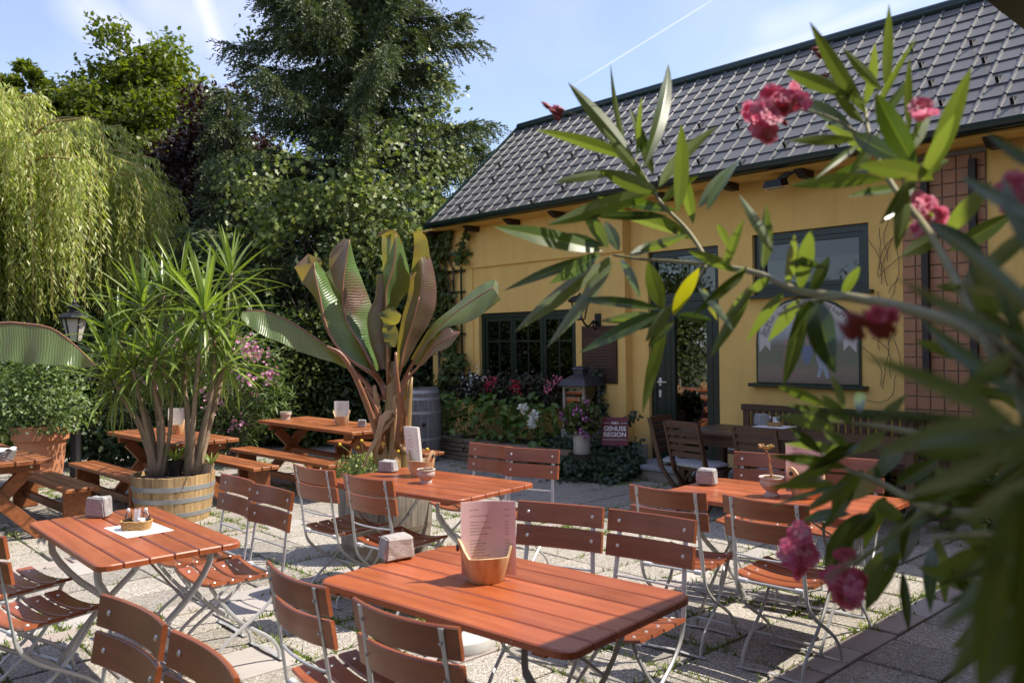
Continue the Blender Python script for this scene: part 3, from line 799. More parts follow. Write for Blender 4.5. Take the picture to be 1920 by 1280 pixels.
# ------------------------------------------------------------------ beer garden folding tables
def make_table(L, W, label, cx, cy, th):
    t = thing('folding_table', label, 'table', (cx, cy, 0), th, 'red slatted folding tables')
    n = 6; gap = .007; pw = (W - gap*(n-1))/n; top = .74; tk = .026
    for i in range(n):
        y0 = -W/2 + i*(pw + gap); m = MB()
        x0, x1 = -L/2, L/2
        if i in (0, n-1):
            # outer planks have rounded corners
            R = .055; yo = -1 if i == 0 else 1
            ya, yb = (y0, y0 + pw) if i == 0 else (y0 + pw, y0)
            arc = [(1 - math.cos(a), 1 - math.sin(a)) for a in np.linspace(0, PI/2, 5)]
            poly = [(x0, yb)] + [(x0 + R*(1 - math.cos(a)), ya - yo*R*(1 - math.sin(a))) for a in np.linspace(0, PI/2, 5)] + [(x1 - R*(1 - math.cos(a)), ya - yo*R*(1 - math.sin(a))) for a in np.linspace(PI/2, 0, 5)] + [(x1, yb)]
        else:
            poly = [(x0, y0), (x1, y0), (x1, y0 + pw), (x0, y0 + pw)]
        c = .005; ctr = (sum(p[0] for p in poly)/len(poly), sum(p[1] for p in poly)/len(poly))
        def inset(p): return (p[0] - math.copysign(c, p[0]), p[1] - math.copysign(min(c, abs(p[1]-(y0+pw/2))), p[1] - (y0 + pw/2)))
        k = len(poly); ins = [inset(p) for p in poly]
        vs = [(x, y, top - tk) for x, y in poly] + [(x, y, top - c) for x, y in poly] + [(x, y, top) for x, y in ins]
        fs = [(a, (a+1) % k, k + (a+1) % k, k + a) for a in range(k)] + [(k + a, k + (a+1) % k, 2*k + (a+1) % k, 2*k + a) for a in range(k)] + [tuple(range(2*k, 3*k)), tuple(range(k))[::-1]]
        if i == n-1: fs = [f[::-1] for f in fs]
        m.add(vs, fs); m.obj('plank', MT['red_plank'], t)
    for x in (-L/2 + .14, 0, L/2 - .14):
        m = MB(); m.cbox((x - .03, -W/2 + .03, top - tk - .024), (x + .03, W/2 - .03, top - tk - .001), .003); m.obj('batten', MT['red_plank'], t)
    for y in (-W/2 + .012, W/2 - .03):
        m = MB(); m.cbox((-L/2 + .05, y, top - tk - .02), (-L/2 + .107, y + .018, top - tk - .001), .002); m.obj('edge_block', MT['red_plank'], t)
    hw = W/2 - .06
    for ex in (-1, 1):
        for sgn, off in ((1, 0.0), (-1, .022)):
            x = ex*(L/2 - .24) + off*ex
            pts = bez([(x, sgn*hw, .69), (x, sgn*(hw - .01), .60), (x, sgn*hw*.55, .46), (x, -sgn*hw*.02, .33), (x, -sgn*hw*.55, .18), (x, -sgn*hw*.95, .05), (x, -sgn*hw, .004)], 14)
            m = MB(); m.tube(pts, [(.006, .0165)]*15, 6, side=(1, 0, 0)); m.obj('leg', MT['steel'], t, smooth='auto')
    for y, z in ((hw*.98, .05), (-hw*.98, .05), (0, .333)):
        m = MB(); m.tube([(-L/2 + .24, y, z), (L/2 - .24, y, z)], .0075, 6); m.obj('crossbar', MT['steel'], t, smooth='auto')
    for ex in (-1, 1):
        m = MB(); m.tube([(ex*(L/2 - .24), hw*.55, .45), (ex*.06, 0, .685)], .006, 6); m.obj('brace', MT['steel'], t, smooth='auto')
    return t
T1 = (-.062, 3.072, -.714); T2 = (-1.861, 4.064, -.841); T3 = (-.551, 5.417, -.688); T4 = (1.509, 4.773, -.755)
make_table(1.2, .727, 'red slatted table in front with the pink menu in a wooden tub', *T1)
make_table(1.2, .62, 'red slatted table with the salt basket on a white napkin', *T2)
make_table(1.2, .727, 'red slatted table beside the banana plant with the grey succulent pot', *T3)
make_table(1.2, .727, 'red slatted table with the flowering succulent urn, partly behind oleander leaves', *T4)

# ------------------------------------------------------------------ picnic tables and benches
PA = -.79
def on_axes(p, a, b, th=PA):
    A = Vector((math.cos(th), math.sin(th), 0)); B = Vector((-A.y, A.x, 0)); return Vector(p) + A*a + B*b
def picnic_table(label, c, L, W, top=.69, th=PA):
    t = thing('picnic_table', label, 'table', (c[0], c[1], 0), th, 'orange brown wooden picnic tables')
    n = 5; gap = .010; pw = (W - gap*(n-1))/n
    for i in range(n):
        m = MB(); y0 = -W/2 + i*(pw + gap); m.cbox((-L/2, y0, top - .038), (L/2, y0 + pw, top), .005); m.obj('plank', MT['picnic'], t)
    for ex in (-1, 1):
        x = ex*(L/2 - .22)
        m = MB(); m.cbox((x - .035, -W/2 + .05, top - .115), (x + .035, W/2 - .05, top - .039), .004); m.obj('batten', MT['picnic'], t)
        for sgn, off in ((1, -.03), (-1, .03)):
            m = MB(); m.bar((x + off, sgn*(W/2 - .14), top - .116), (x + off, -sgn*(W/2 - .02), .0), .056, .11, up=(0, 1, 0), c=.004); m.obj('leg', MT['picnic'], t)
        for y in (-W/2 + .12, W/2 - .12):
            m = MB(); m.tube([(x + ex*.036, y, top - .075), (x + ex*.042, y, top - .075)], .012, 8); m.obj('bolt', MT['rivet'], t)
    m = MB(); m.cbox((-L/2 + .25, -.045, .30), (L/2 - .25, .045, .345), .004); m.obj('stretcher', MT['picnic'], t)
    return t
def bench(label, c, L, W=.29, top=.39, th=PA):
    t = thing('bench', label, 'bench', (c[0], c[1], 0), th, 'orange brown wooden benches at the picnic tables')
    n = 3; gap = .010; pw = (W - gap*(n-1))/n
    for i in range(n):
        m = MB(); y0 = -W/2 + i*(pw + gap); m.cbox((-L/2, y0, top - .036), (L/2, y0 + pw, top), .005); m.obj('slat', MT['picnic'], t)
    for ex in (-1, 1):
        x = ex*(L/2 - .16)
        m = MB(); m.cbox((x - .022, -W/2 + .03, 0), (x + .022, W/2 - .03, top - .037), .004); m.obj('leg', MT['picnic'], t)
    m = MB(); m.bar((-L/2 + .185, 0, .14), (L/2 - .185, 0, .14), .04, .075, c=.004); m.obj('stretcher', MT['picnic'], t)
    return t
TA = (-4.87, 7.6, 0); TB = (-3.646, 8.93, 0); TC = (-2.2, 9.97, 0)
picnic_table('picnic table with crossed legs cut by the left edge of the picture', TA, 2.0, .72)
picnic_table('picnic table partly hidden behind the yucca stems', TB, 1.8, .66)
picnic_table('picnic table at the back with a small white pot, left of the banana trunk', TC, 2.18, .70, th=-.82)
bench('bench with dark shaded end in front of the terracotta pot', (-4.465, 8.08), 1.9)
bench('bench left of the pale half barrel, before the street lamp', (-4.05, 8.50), 1.8)
bench('bench just right of the yucca stems, lower of two', (-3.145, 9.19), 1.8)
bench('bench right of the yucca with a slightly bowed top, upper of two', on_axes(TC, 0.12, -.60, -.82), 2.18)
bench('bench beyond the back picnic table, by the banana trunk', on_axes(TC, .25, .60, -.82), 2.0)

# ------------------------------------------------------------------ dark teak group by the house door
tz = .75
pA = at_z(1268, 803, tz); pB = at_z(1312, 788, tz)
def teak_table():
    a = to_sv(at_z(1262, 806, tz)); s0, v0 = a[0], a[1] ; s1 = s0 + 2.3; v1 = v0 + .82
    t = thing('teak_table', 'long dark brown wooden table in front of the slatted wall bench', 'table', SV(s0, v0), RZ)
    for i in range(6):
        m = MB(); w = .82/6; m.cbox((0, i*w + .003, tz - .03), (2.3, (i+1)*w - .003, tz), .004); m.obj('plank', MT['dark_teak'], t)
    for y in (.05, .75):
        m = MB(); m.cbox((.07, y, tz - .13), (2.23, y + .024, tz - .031), .003); m.obj('apron', MT['dark_teak'], t)
    for x in (.03, 2.2):
        for y in (.03, .72):
            m = MB(); m.cbox((x, y, 0), (x + .075, y + .075, tz - .031), .004); m.obj('leg', MT['dark_teak'], t)
    return s0, v0
ts, tv = teak_table()
def teak_chair(label, s, v, ang, cushion=True):
    """wooden folding chair; ang = direction it faces, measured from the s axis"""
    t = thing('wooden_chair', label, 'chair', SV(s, v), RZ + ang - PI/2, 'brown wooden folding chairs at the teak table')
    for sx in (-1, 1):
        x = sx*.215
        m = MB(); m.extrude([(x - .014, -.33, .93), (x - .014, -.29, .93), (x - .014, -.15, .42), (x - .014, .17, 0), (x - .014, .12, 0), (x - .014, -.20, .42)], (.028, 0, 0)); m.obj('leg', MT['dark_teak'], t)
        x = sx*.18
        m = MB(); m.extrude([(x - .013, .16, .43), (x - .013, .20, .43), (x - .013, -.15, 0), (x - .013, -.20, 0)], (.026, 0, 0)); m.obj('leg', MT['dark_teak'], t)
    for z in (.895, .82, .745, .67, .595):
        y = -.18 - (z - .42)*.27
        m = MB(); m.cbox((-.2, y - .009, z - .026), (.2, y + .009, z + .026 + (.02 if z > .88 else 0)), .003); m.obj('back_slat', MT['dark_teak'], t)
    for k in range(5):
        y = -.15 + k*.078; m = MB(); m.cbox((-.2, y, .43), (.2, y + .06, .45), .003); m.obj('seat_slat', MT['dark_teak'], t)
    m = MB(); m.cbox((-.2, -.02, .20), (.2, .01, .24), .003); m.obj('stretcher', MT['dark_teak'], t)
    t.scale = (.93, .93, .93)
    return t
def cushion(label, s, v, ang, z=.420):
    m = MB()
    def fn(u, w):
        a = u*2*PI; b = w*PI - PI/2
        cx, sx = math.cos(a), math.sin(a); e = .45
        px = math.copysign(abs(cx)**e, cx)*math.cos(b)**.5*.21; py = math.copysign(abs(sx)**e, sx)*math.cos(b)**.5*.20
        dim = .010*math.cos(px*42)*math.cos(py*42) if b > 0 else 0
        return (px, py, .03 + .030*math.sin(b) - dim*.8)
    m.grid(fn, 28, 10)
    o = m.obj('seat_cushion', MT['cloth'], None, smooth=True); o.location = SV(s, v, z); o.rotation_euler = (0, 0, RZ + ang - PI/2)
    tag(o, label, 'cushion', 'grey seat cushions on the brown wooden chairs')
def gsv(px, y): 
    q = to_sv(at_y(px, 800, y)); return q[0], q[1]
c1 = gsv(1316, 7.98); c2 = gsv(1447, 7.38); c0 = gsv(1285, 8.30)
for nm, (s, v, ang), in (('side', (c0[0], c0[1], 0.15)), ('near', (c1[0], c1[1], PI/2 - .12)), ('near2', (c2[0], c2[1], PI/2))):
    if nm == 'side':
        teak_chair('brown wooden chair at the end of the teak table, its back towards the house door', s, v, ang); cushion('grey cushion on the wooden chair nearest the house door', s, v + 0, ang)
    elif nm == 'near':
        teak_chair('brown wooden chair seen from behind with a grey cushion, beside the teak table leg', s, v, ang); cushion('grey tufted cushion on the wooden chair seen from behind by the table leg', s, v, ang)
    else:
        teak_chair('brown wooden chair behind the succulent flower stalk', s, v, ang); cushion('grey cushion on the wooden chair behind the succulent stalk', s, v, ang)
# slatted bench along the wall
b0 = at_v(1385, 757, 8.2)
bt = thing('wall_bench', 'dark brown garden bench with a vertical slatted back against the yellow wall', 'bench', SV(b0[0], 8.05), RZ)
BL, BH = 1.95, b0[2]
for i in range(24):
    x = .05 + i*(BL - .1)/24; m = MB(); m.cbox((x, .20, .47), (x + .045, .22, BH - .07), .003); m.obj('back_slat', MT['dark_teak'], bt)
m = MB(); m.cbox((0, .19, BH - .07), (BL, .23, BH), .005); m.obj('top_rail', MT['dark_teak'], bt)
m = MB(); m.cbox((0, .19, .41), (BL, .23, .469), .005); m.obj('lower_rail', MT['dark_teak'], bt)
for k in range(5):
    m = MB(); m.cbox((0, -.26 + k*.09, .41), (BL, -.26 + k*.09 + .075, .435), .003); m.obj('seat_slat', MT['dark_teak'], bt)
for x in (.0, BL - .06):
    for y in (-.26, .232):
        m = MB(); m.cbox((x, y, 0), (x + .06, y + .05, .409 if y < 0 else BH - .005), .004); m.obj('leg', MT['dark_teak'], bt)
m = MB(); m.cbox((.1, -.25, .437), (1.8, .15, .48), .015); o = m.obj('bench_cushion', MT['cloth'], None); o.location = SV(b0[0], 8.05); o.rotation_euler = (0, 0, RZ)
tag(o, 'long grey cushion lying on the slatted wall bench', 'cushion')
# ------------------------------------------------------------------ things standing on the tables
def cobble(name_label, p, size, rotz, mat='granite', seed=0):
    r = np.random.default_rng(seed); m = MB(); sx, sy, sz = size
    n = 5
    tmp = bpy.data.meshes.new('t')
    import bmesh
    bm = bmesh.new(); bmesh.ops.create_cube(bm, size=1)
    bmesh.ops.bevel(bm, geom=bm.edges[:], offset=.09, segments=1, affect='EDGES')
    bmesh.ops.subdivide_edges(bm, edges=bm.edges[:], cuts=2, use_grid_fill=True)
    off = r.normal(size=(8, 3))
    for v in bm.verts:
        c = np.array(v.co); nn = sum(np.sin(c @ off[i]*2.6 + i) for i in range(4))*.032 + r.normal()*.022
        v.co = v.co*(1 + nn); v.co.x *= sx*(1 - .12*(v.co.z)); v.co.y *= sy*(1 - .08*v.co.z); v.co.z = (v.co.z + .5)*sz
    z0 = min(v.co.z for v in bm.verts)
    for v in bm.verts: v.co.z -= z0
    me = bpy.data.meshes.new('cobble_stone'); bm.to_mesh(me); bm.free(); bpy.data.meshes.remove(tmp)
    me.materials.append(MT[mat])
    o = link('cobble_stone', me, None, p, (0, 0, rotz)); tag(o, name_label, 'stone', 'granite cobbles used as table weights')
TZ = .7405
cobble('reddish granite cobble on the front table, pale on top', at_z(742, 1050, TZ) + Vector((0, .03, 0)), (.125, .10, .090), .5, 'granite_red', 1)
cobble('grey granite cobble on the table with the salt basket', at_z(187, 968, TZ), (.105, .075, .100), -.2, 'granite', 2)
cobble('dark grey granite cobble beside the menus on the table by the banana plant', at_z(728, 884, TZ), (.115, .09, .075), -.3, 'granite', 3)
cobble('square granite cobble at the corner of the table with the succulent urn', at_z(1326, 908, TZ), (.108, .10, .095), -.45, 'granite', 4)
cobble('grey granite cobble on the dark teak table', at_z(1429, 797, .7505), (.12, .11, .11), .2, 'granite', 5)
cobble('small granite cobble on the back picnic table next to the banana trunk', at_z(679, 800, .6905), (.09, .09, .08), .1, 'granite', 6)

def m_menu(name, paper, ink, w, h):
    m, nt, b = newmat(name)
    tc = nd(nt, 'ShaderNodeTexCoord').outputs['Generated']
    sp = nd(nt, 'ShaderNodeSeparateXYZ'); lk(nt, tc, sp.inputs[0])
    def math_(op, a, bb):
        q = nd(nt, 'ShaderNodeMath', operation=op)
        for i, s in enumerate((a, bb)):
            if hasattr(s, 'links'): lk(nt, s, q.inputs[i])
            else: q.inputs[i].default_value = s
        return q.outputs[0]
    row = math_('MULTIPLY', sp.outputs[2], 24.0); fr = math_('FRACT', row, 0); fl = math_('FLOOR', row, 0)
    line = math_('LESS_THAN', fr, .42)
    wn = nd(nt, 'ShaderNodeTexWhiteNoise', noise_dimensions='1D'); lk(nt, fl, wn.inputs['W'])
    wid = math_('MULTIPLY_ADD', wn.outputs[0], .34); wid.node.inputs[2].default_value = .22
    a = math_('GREATER_THAN', sp.outputs[0], .16); c = math_('LESS_THAN', sp.outputs[0], wid)
    a2 = math_('GREATER_THAN', sp.outputs[0], .80); c2 = math_('LESS_THAN', sp.outputs[0], .88)
    e1 = math_('MULTIPLY', a, c); e2 = math_('MULTIPLY', a2, c2); e = math_('MAXIMUM', e1, e2)
    use = math_('GREATER_THAN', wn.outputs[0], .22)
    t0 = math_('GREATER_THAN', sp.outputs[2], .10); t1 = math_('LESS_THAN', sp.outputs[2], .90)
    nv = nd(nt, 'ShaderNodeTexNoise'); nv.inputs['Scale'].default_value = 60; lk(nt, tc, nv.inputs['Vector'])
    sp2 = math_('GREATER_THAN', nv.outputs[0], .42)
    k = line
    for q in (e, use, t0, t1, sp2): k = math_('MULTIPLY', k, q)
    k = math_('MULTIPLY', k, .6)
    cc = mix(nt, k, paper, ink); lk(nt, cc, b.inputs['Base Color']); b.inputs['Roughness'].default_value = .55
    t = nd(nt, 'ShaderNodeBsdfTranslucent'); lk(nt, cc, t.inputs['Color'])
    ms = nd(nt, 'ShaderNodeMixShader'); ms.inputs[0].default_value = .25; lk(nt, b.outputs[0], ms.inputs[1]); lk(nt, t.outputs[0], ms.inputs[2]); lk(nt, ms.outputs[0], nt.nodes['Material Output'].inputs['Surface'])
    return m
MT['menu_pink'] = m_menu('menu_pink', (.84, .63, .65), (.25, .15, .18), 1, 1)
MT['menu_white'] = m_menu('menu_white', (.80, .79, .76), (.2, .2, .22), 1, 1)
def tub(label, p, r0, r1, h, rot, eye=True):
    t = thing('wooden_tub', label, 'tub', p, rot, 'small wooden tubs holding menus')
    m = MB(); n = 28
    def top(th):
        # two handles opposite each other rise above the rim
        c = abs(math.cos(th)); return h + (h*.75*max(0, (c - .86)/.14)**.7 if c > .86 else 0) + .10*h*math.sin(th)**2
    vs = []
    for rr, kind in ((r0*.94, 'b'), (r0, 'b0'), (r1, 't'), (r1*.9, 't'), (r0*.88, 'bi')):
        for k in range(n):
            th = 2*PI*k/n
            z = 0 if kind in ('b',) else (.006 if kind == 'b0' else (.012 if kind == 'bi' else top(th)))
            rad = rr + (0 if kind != 't' else (z - h)*.12)
            vs.append((rad*math.cos(th), rad*math.sin(th), z))
    fs = [(i*n+k, i*n+(k+1) % n, (i+1)*n+(k+1) % n, (i+1)*n+k) for i in range(4) for k in range(n)] + [tuple(range(n))[::-1], tuple(4*n + k for k in range(n))]
    m.add(vs, fs); m.obj('tub_body', MT['pale_wood'], t, smooth='auto')
    for sx in (-1, 1):
        m = MB(); rr = r1 + .006; z = h*1.38
        m.lathe([(.0125, -.0035), (.0125, .0035)], 12); me = m.mesh('grip_hole', MT['interior'])
        link('grip_hole', me, t, (sx*(rr + h*.03), 0, z), (0, PI/2, 0))
    return t
def menu(label, p, w, h, rot, tilt, curve, matn, thick=.004):
    """a bundle of cards standing in its tub, slightly bowed"""
    m = MB()
    def fn(k, off):
        def f(u, v):
            x = (u - .5)*w; z = v*h
            y = curve*(x/w*2)**2 + off + .010*math.sin(v*2.2)*(u - .5)
            return (x, y*1.0 + math.tan(tilt)*z, z)
        return f
    nu, nv = 10, 6
    f0 = fn(0, 0); f1 = fn(0, thick)
    A = [f0(i/nu, j/nv) for i in range(nu+1) for j in range(nv+1)]; B = [f1(i/nu, j/nv) for i in range(nu+1) for j in range(nv+1)]
    idx = lambda i, j: i*(nv+1)+j
    fs = [(idx(i,j), idx(i+1,j), idx(i+1,j+1), idx(i,j+1)) for i in range(nu) for j in range(nv)]
    N0 = len(A)
    fs += [tuple(N0 + q for q in f[::-1]) for f in fs]
    per = [(i, 0) for i in range(nu)] + [(nu, j) for j in range(nv)] + [(i, nv) for i in range(nu, 0, -1)] + [(0, j) for j in range(nv, 0, -1)]
    for a, b in zip(per, per[1:] + per[:1]): fs.append((idx(*b), idx(*a), N0 + idx(*a), N0 + idx(*b)))
    m.add(A + B, fs)
    o = m.obj('menu_card', MT[matn], None, smooth='auto'); o.location = p; o.rotation_euler = (0, 0, rot)
    tag(o, label, 'menu', 'menus standing in wooden tubs')
p = at_z(911, 1086, TZ); tub('wooden tub with handle holes holding the pink menu on the front table', p, .072, .098, .092, .25)
menu('pink printed menu standing in the tub on the front table', p + Vector((.012, .0, .02)), .205, .275, .02, .02, -.022, 'menu_pink')
p = at_z(795, 893, TZ); tub('wooden tub with white menus and arched handles beside the grey succulent pot', p + Vector((-.02, .03, 0)), .07, .09, .10, -.5)
menu('white menus leaning out of the tub on the table by the banana plant', p + Vector((-.06, .05, .03)), .13, .30, -.75, -.12, -.008, 'menu_white', .02)
p = at_z(1512, 931, TZ); tub('wooden tub behind oleander leaves on the table with the succulent urn', p, .075, .10, .10, .4)
menu('pale pink menu in the tub behind oleander leaves', p + Vector((-.01, 0, .03)), .20, .27, -.25, .05, -.02, 'menu_pink')
p = at_z(641, 797, .6905); tub('wooden tub with a menu on the back picnic table', p, .065, .09, .10, .1)
menu('white menu in the tub on the back picnic table', p + Vector((0, 0, .03)), .17, .25, -.1, .02, -.012, 'menu_white')
p = at_z(333, 812, .6905); tub('small wooden tub between the yucca stems on the picnic table', p, .06, .08, .09, .1)
menu('white menu glimpsed between the yucca stems', p + Vector((0, 0, .03)), .19, .24, .1, .05, -.012, 'menu_white')

# small stone pots with succulents
MT['succ_dry'] = leafmat('succulent_dry', [(0, (.22, .09, .05)), (.5, (.36, .16, .08)), (1, (.30, .22, .10))], .5, .2)
MT['succ'] = leafmat('succulent', [(0, (.40, .17, .10)), (.5, (.46, .27, .14)), (.8, (.26, .28, .12)), (1, (.50, .36, .20))], .5, .2)
MT['succ_green'] = leafmat('succulent_green', [(0, (.10, .16, .05)), (1, (.24, .28, .12))], .5, .2)
def succulent(parent, r, z, n, mat, seed):
    q = np.random.default_rng(seed); C = []; D = []
    for k in range(n):
        a = q.random()*2*PI; rr = r*math.sqrt(q.random()); c = np.array([rr*math.cos(a), rr*math.sin(a), z])
        for j in range(12):
            b = j*2.4; e = .25 + .08*j
            d = np.array([math.cos(b)*math.cos(e), math.sin(b)*math.cos(e), math.sin(e)])
            C.append(c + d*.002); D.append(d)
    C = np.array(C); D = np.array(D)
    N = nrm(np.stack([-D[:, 0]*D[:, 2], -D[:, 1]*D[:, 2], 1 - D[:, 2]**2], 1) + 1e-3)
    link('rosette_leaves', leaf_mesh('rosette_leaves', C, D, N, .020, .010, mat, 'oval'), parent)['kind'] = 'stuff'
def urn(label, p, prof, mat, plant, seed, n=16):
    t = thing('stone_pot', label, 'pot', p, 0, 'small stone pots with succulents')
    m = MB(); m.lathe(prof, 24); m.obj('pot', MT[mat], t, smooth='auto')
    rt, zt = prof[-1]
    m = MB(); m.lathe([(rt*.96, zt - .008), (rt*.6, zt - .001), (.002, zt + .002)], 16, cap=False); m.obj('soil', MT['soil'], t)
    succulent(t, rt*.85, zt - .002, n, MT[plant], seed); return t
PB = [(.036, 0), (.038, .012), (.034, .02), (.042, .03), (.055, .048), (.058, .062), (.055, .075), (.060, .084), (.058, .09), (.050, .088), (.048, .075)]
urn('grey stone pot with a dry succulent in front of the white menus', at_z(799, 905, TZ), PB, 'pot_stone', 'succ_dry', 1, 8)
PU = [(.042, 0), (.044, .012), (.030, .022), (.030, .032), (.046, .045), (.062, .066), (.066, .085), (.062, .095), (.072, .105), (.070, .112), (.060, .108), (.056, .095)]
u = urn('speckled stone urn with rosettes and a tall flower stalk', at_z(1447, 930, TZ), PU, 'pot_stone', 'succ', 2, 22)
m = MB(); pts = bez([(0, 0, .11), (-.008, 0, .16), (-.012, 0, .21), (-.028, .0, .262)], 12); m.tube(pts, [.006]*9 + [.005, .004, .004, .003], 6); m.obj('flower_stalk', MT['pot_stone'] and plain('pink_stalk', (.48, .20, .14), .5, 0, .2), u)
C = []; D = []
for i in range(90):
    f = random.random(); q = pts[int(f*12)]; a = random.random()*2*PI
    C.append(list(q)); D.append((math.cos(a), math.sin(a), .7))
for i in range(120):
    a = random.random()*2*PI; e = random.random()*.9; rr = random.random()**.5*.035
    base = Vector((-.028, 0, .262)) + Vector((rr*math.cos(a), rr*math.sin(a)*.6, .02*random.random() + rr*.3)); C.append(list(base)); D.append((math.cos(a), math.sin(a), .4))
link('stalk_scales', leaf_mesh('stalk_scales', C, D, rand_dirs(len(C)), .016, .008, MT['succ'], 'oval'), u)['kind'] = 'stuff'
urn('small white pot at the far end of the back picnic table', at_z(536, 786, .6905), [(.05, 0), (.052, .012), (.05, .02), (.062, .045), (.072, .07), (.066, .085), (.074, .095), (.068, .1), (.06, .09)], 'pot_stone', 'succ_green', 4, 14)

# salt basket on its napkin
def salt_set(label, p, rot, nap, s=1.0):
    t = thing('salt_basket', label, 'cruet basket', p, rot)
    m = MB(); n = 26
    for k in range(6):
        z = .004 + k*.0072; w = .050 + .0012*k
        pts = []
        for i in range(n+1):
            a = 2*PI*i/n; pts.append((1.25*w*math.copysign(abs(math.cos(a))**.6, math.cos(a)), .8*w*math.copysign(abs(math.sin(a))**.6, math.sin(a)), z + .0012*(-1)**(i + k)))
        m.tube(pts, .0046, 5, caps=False)
    m.lathe([(.040, .001), (.040, .004)], 16); m.obj('basket', MT['wicker'], t, smooth='auto')['kind'] = 'stuff'
    for x, y in ((-.042, .012), (.040, .016)):
        m = MB(); m.lathe([(.015, .006), (.017, .02), (.016, .06), (.011, .078), (.009, .082)], 14, (x, y, 0)); sh = m.obj('glass_shaker', MT['glass_thin'], t, smooth='auto')
        m = MB(); m.lathe([(.0135, .009), (.0145, .05)], 12, (x, y, 0)); m.obj('salt', MT['salt'] if x > 0 else plain('pepper', (.16, .11, .08), .9), sh)
        m = MB(); m.lathe([(.0095, .0825), (.010, .09), (.007, .098), (.002, .101)], 12, (x, y, 0)); m.obj('shaker_cap', MT['rivet'], sh, smooth='auto')
    m = MB(); m.lathe([(.017, .006), (.018, .05), (.0165, .055)], 14, (.028, -.018, 0)); m.obj('toothpick_jar', MT['salt'], t, smooth='auto')
    for k in range(9):
        x, y = -.008 + (k % 3)*.010, -.012 + (k//3)*.010
        m = MB(); m.bar((x, y, .01), (x + random.uniform(-.008, .008), y + random.uniform(-.005, .005), .088 + random.uniform(0, .012)), .009, .002, up=(0, 1, 0)); m.obj('sugar_sachet', MT['paper'], t)
    return t
p = at_z(256, 992, TZ)
nm = MB(); nm.box((-.155, -.11, 0), (.155, .11, .0012)); o = nm.obj('paper_napkin', MT['paper']); o.location = p + Vector((.01, .0, .0004)); o.rotation_euler = (0, 0, -.80); tag(o, 'white paper napkin lying under the salt basket on the left table', 'napkin')
salt_set('wicker basket with salt, pepper and sachets on a white napkin', p + Vector((0, 0, .002)), .06, None)
p = at_z(1452, 800, .7505)
nm = MB(); nm.cbox((-.17, -.13, 0), (.17, .13, .006), .002); o = nm.obj('serving_mat', MT['paper']); o.location = p; o.rotation_euler = (0, 0, -.8); tag(o, 'pale flat mat under the cruet set on the teak table', 'place mat')
salt_set('small cruet set in a basket on the dark teak table', p + Vector((0, 0, .0065)), -.4, None)
p = at_z(3, 862, .6905)
bk = thing('bread_basket', 'grey wicker basket with a white napkin cut by the left edge', 'basket', p, .3)
m = MB()
for k in range(7):
    z = .006 + k*.012; w = .085 + .004*k
    m.tube([(w*math.cos(2*PI*i/22), w*math.sin(2*PI*i/22), z + .002*(-1)**(i+k)) for i in range(23)], .0075, 5, caps=False)
m.lathe([(.085, .001), (.085, .004)], 18); m.obj('basket', MT['hoop'], bk, smooth='auto')['kind'] = 'stuff'
m = MB(); m.grid(lambda u, v: ((u-.5)*.2, (v-.5)*.2, .085 + .02*math.sin(u*9)*math.cos(v*8)), 12, 12); m.obj('napkin', MT['paper'], bk, smooth=True)

p = at_z(858, 1206, 0); t = thing('parasol_base', 'round white concrete parasol base under the front table', 'parasol base', p)
MT['concrete'] = plain('white_concrete', (.46, .45, .43), .9, 0, .2, 14, .3)
m = MB(); m.lathe([(.21, 0), (.215, .02), (.205, .06), (.19, .07), (.06, .085), (.055, .085)], 32); m.obj('concrete_disc', MT['concrete'], t, smooth='auto')
m = MB(); m.lathe([(.026, .086), (.026, .30), (.022, .30), (.022, .10)], 16); m.obj('tube', MT['concrete'], t, smooth='auto')

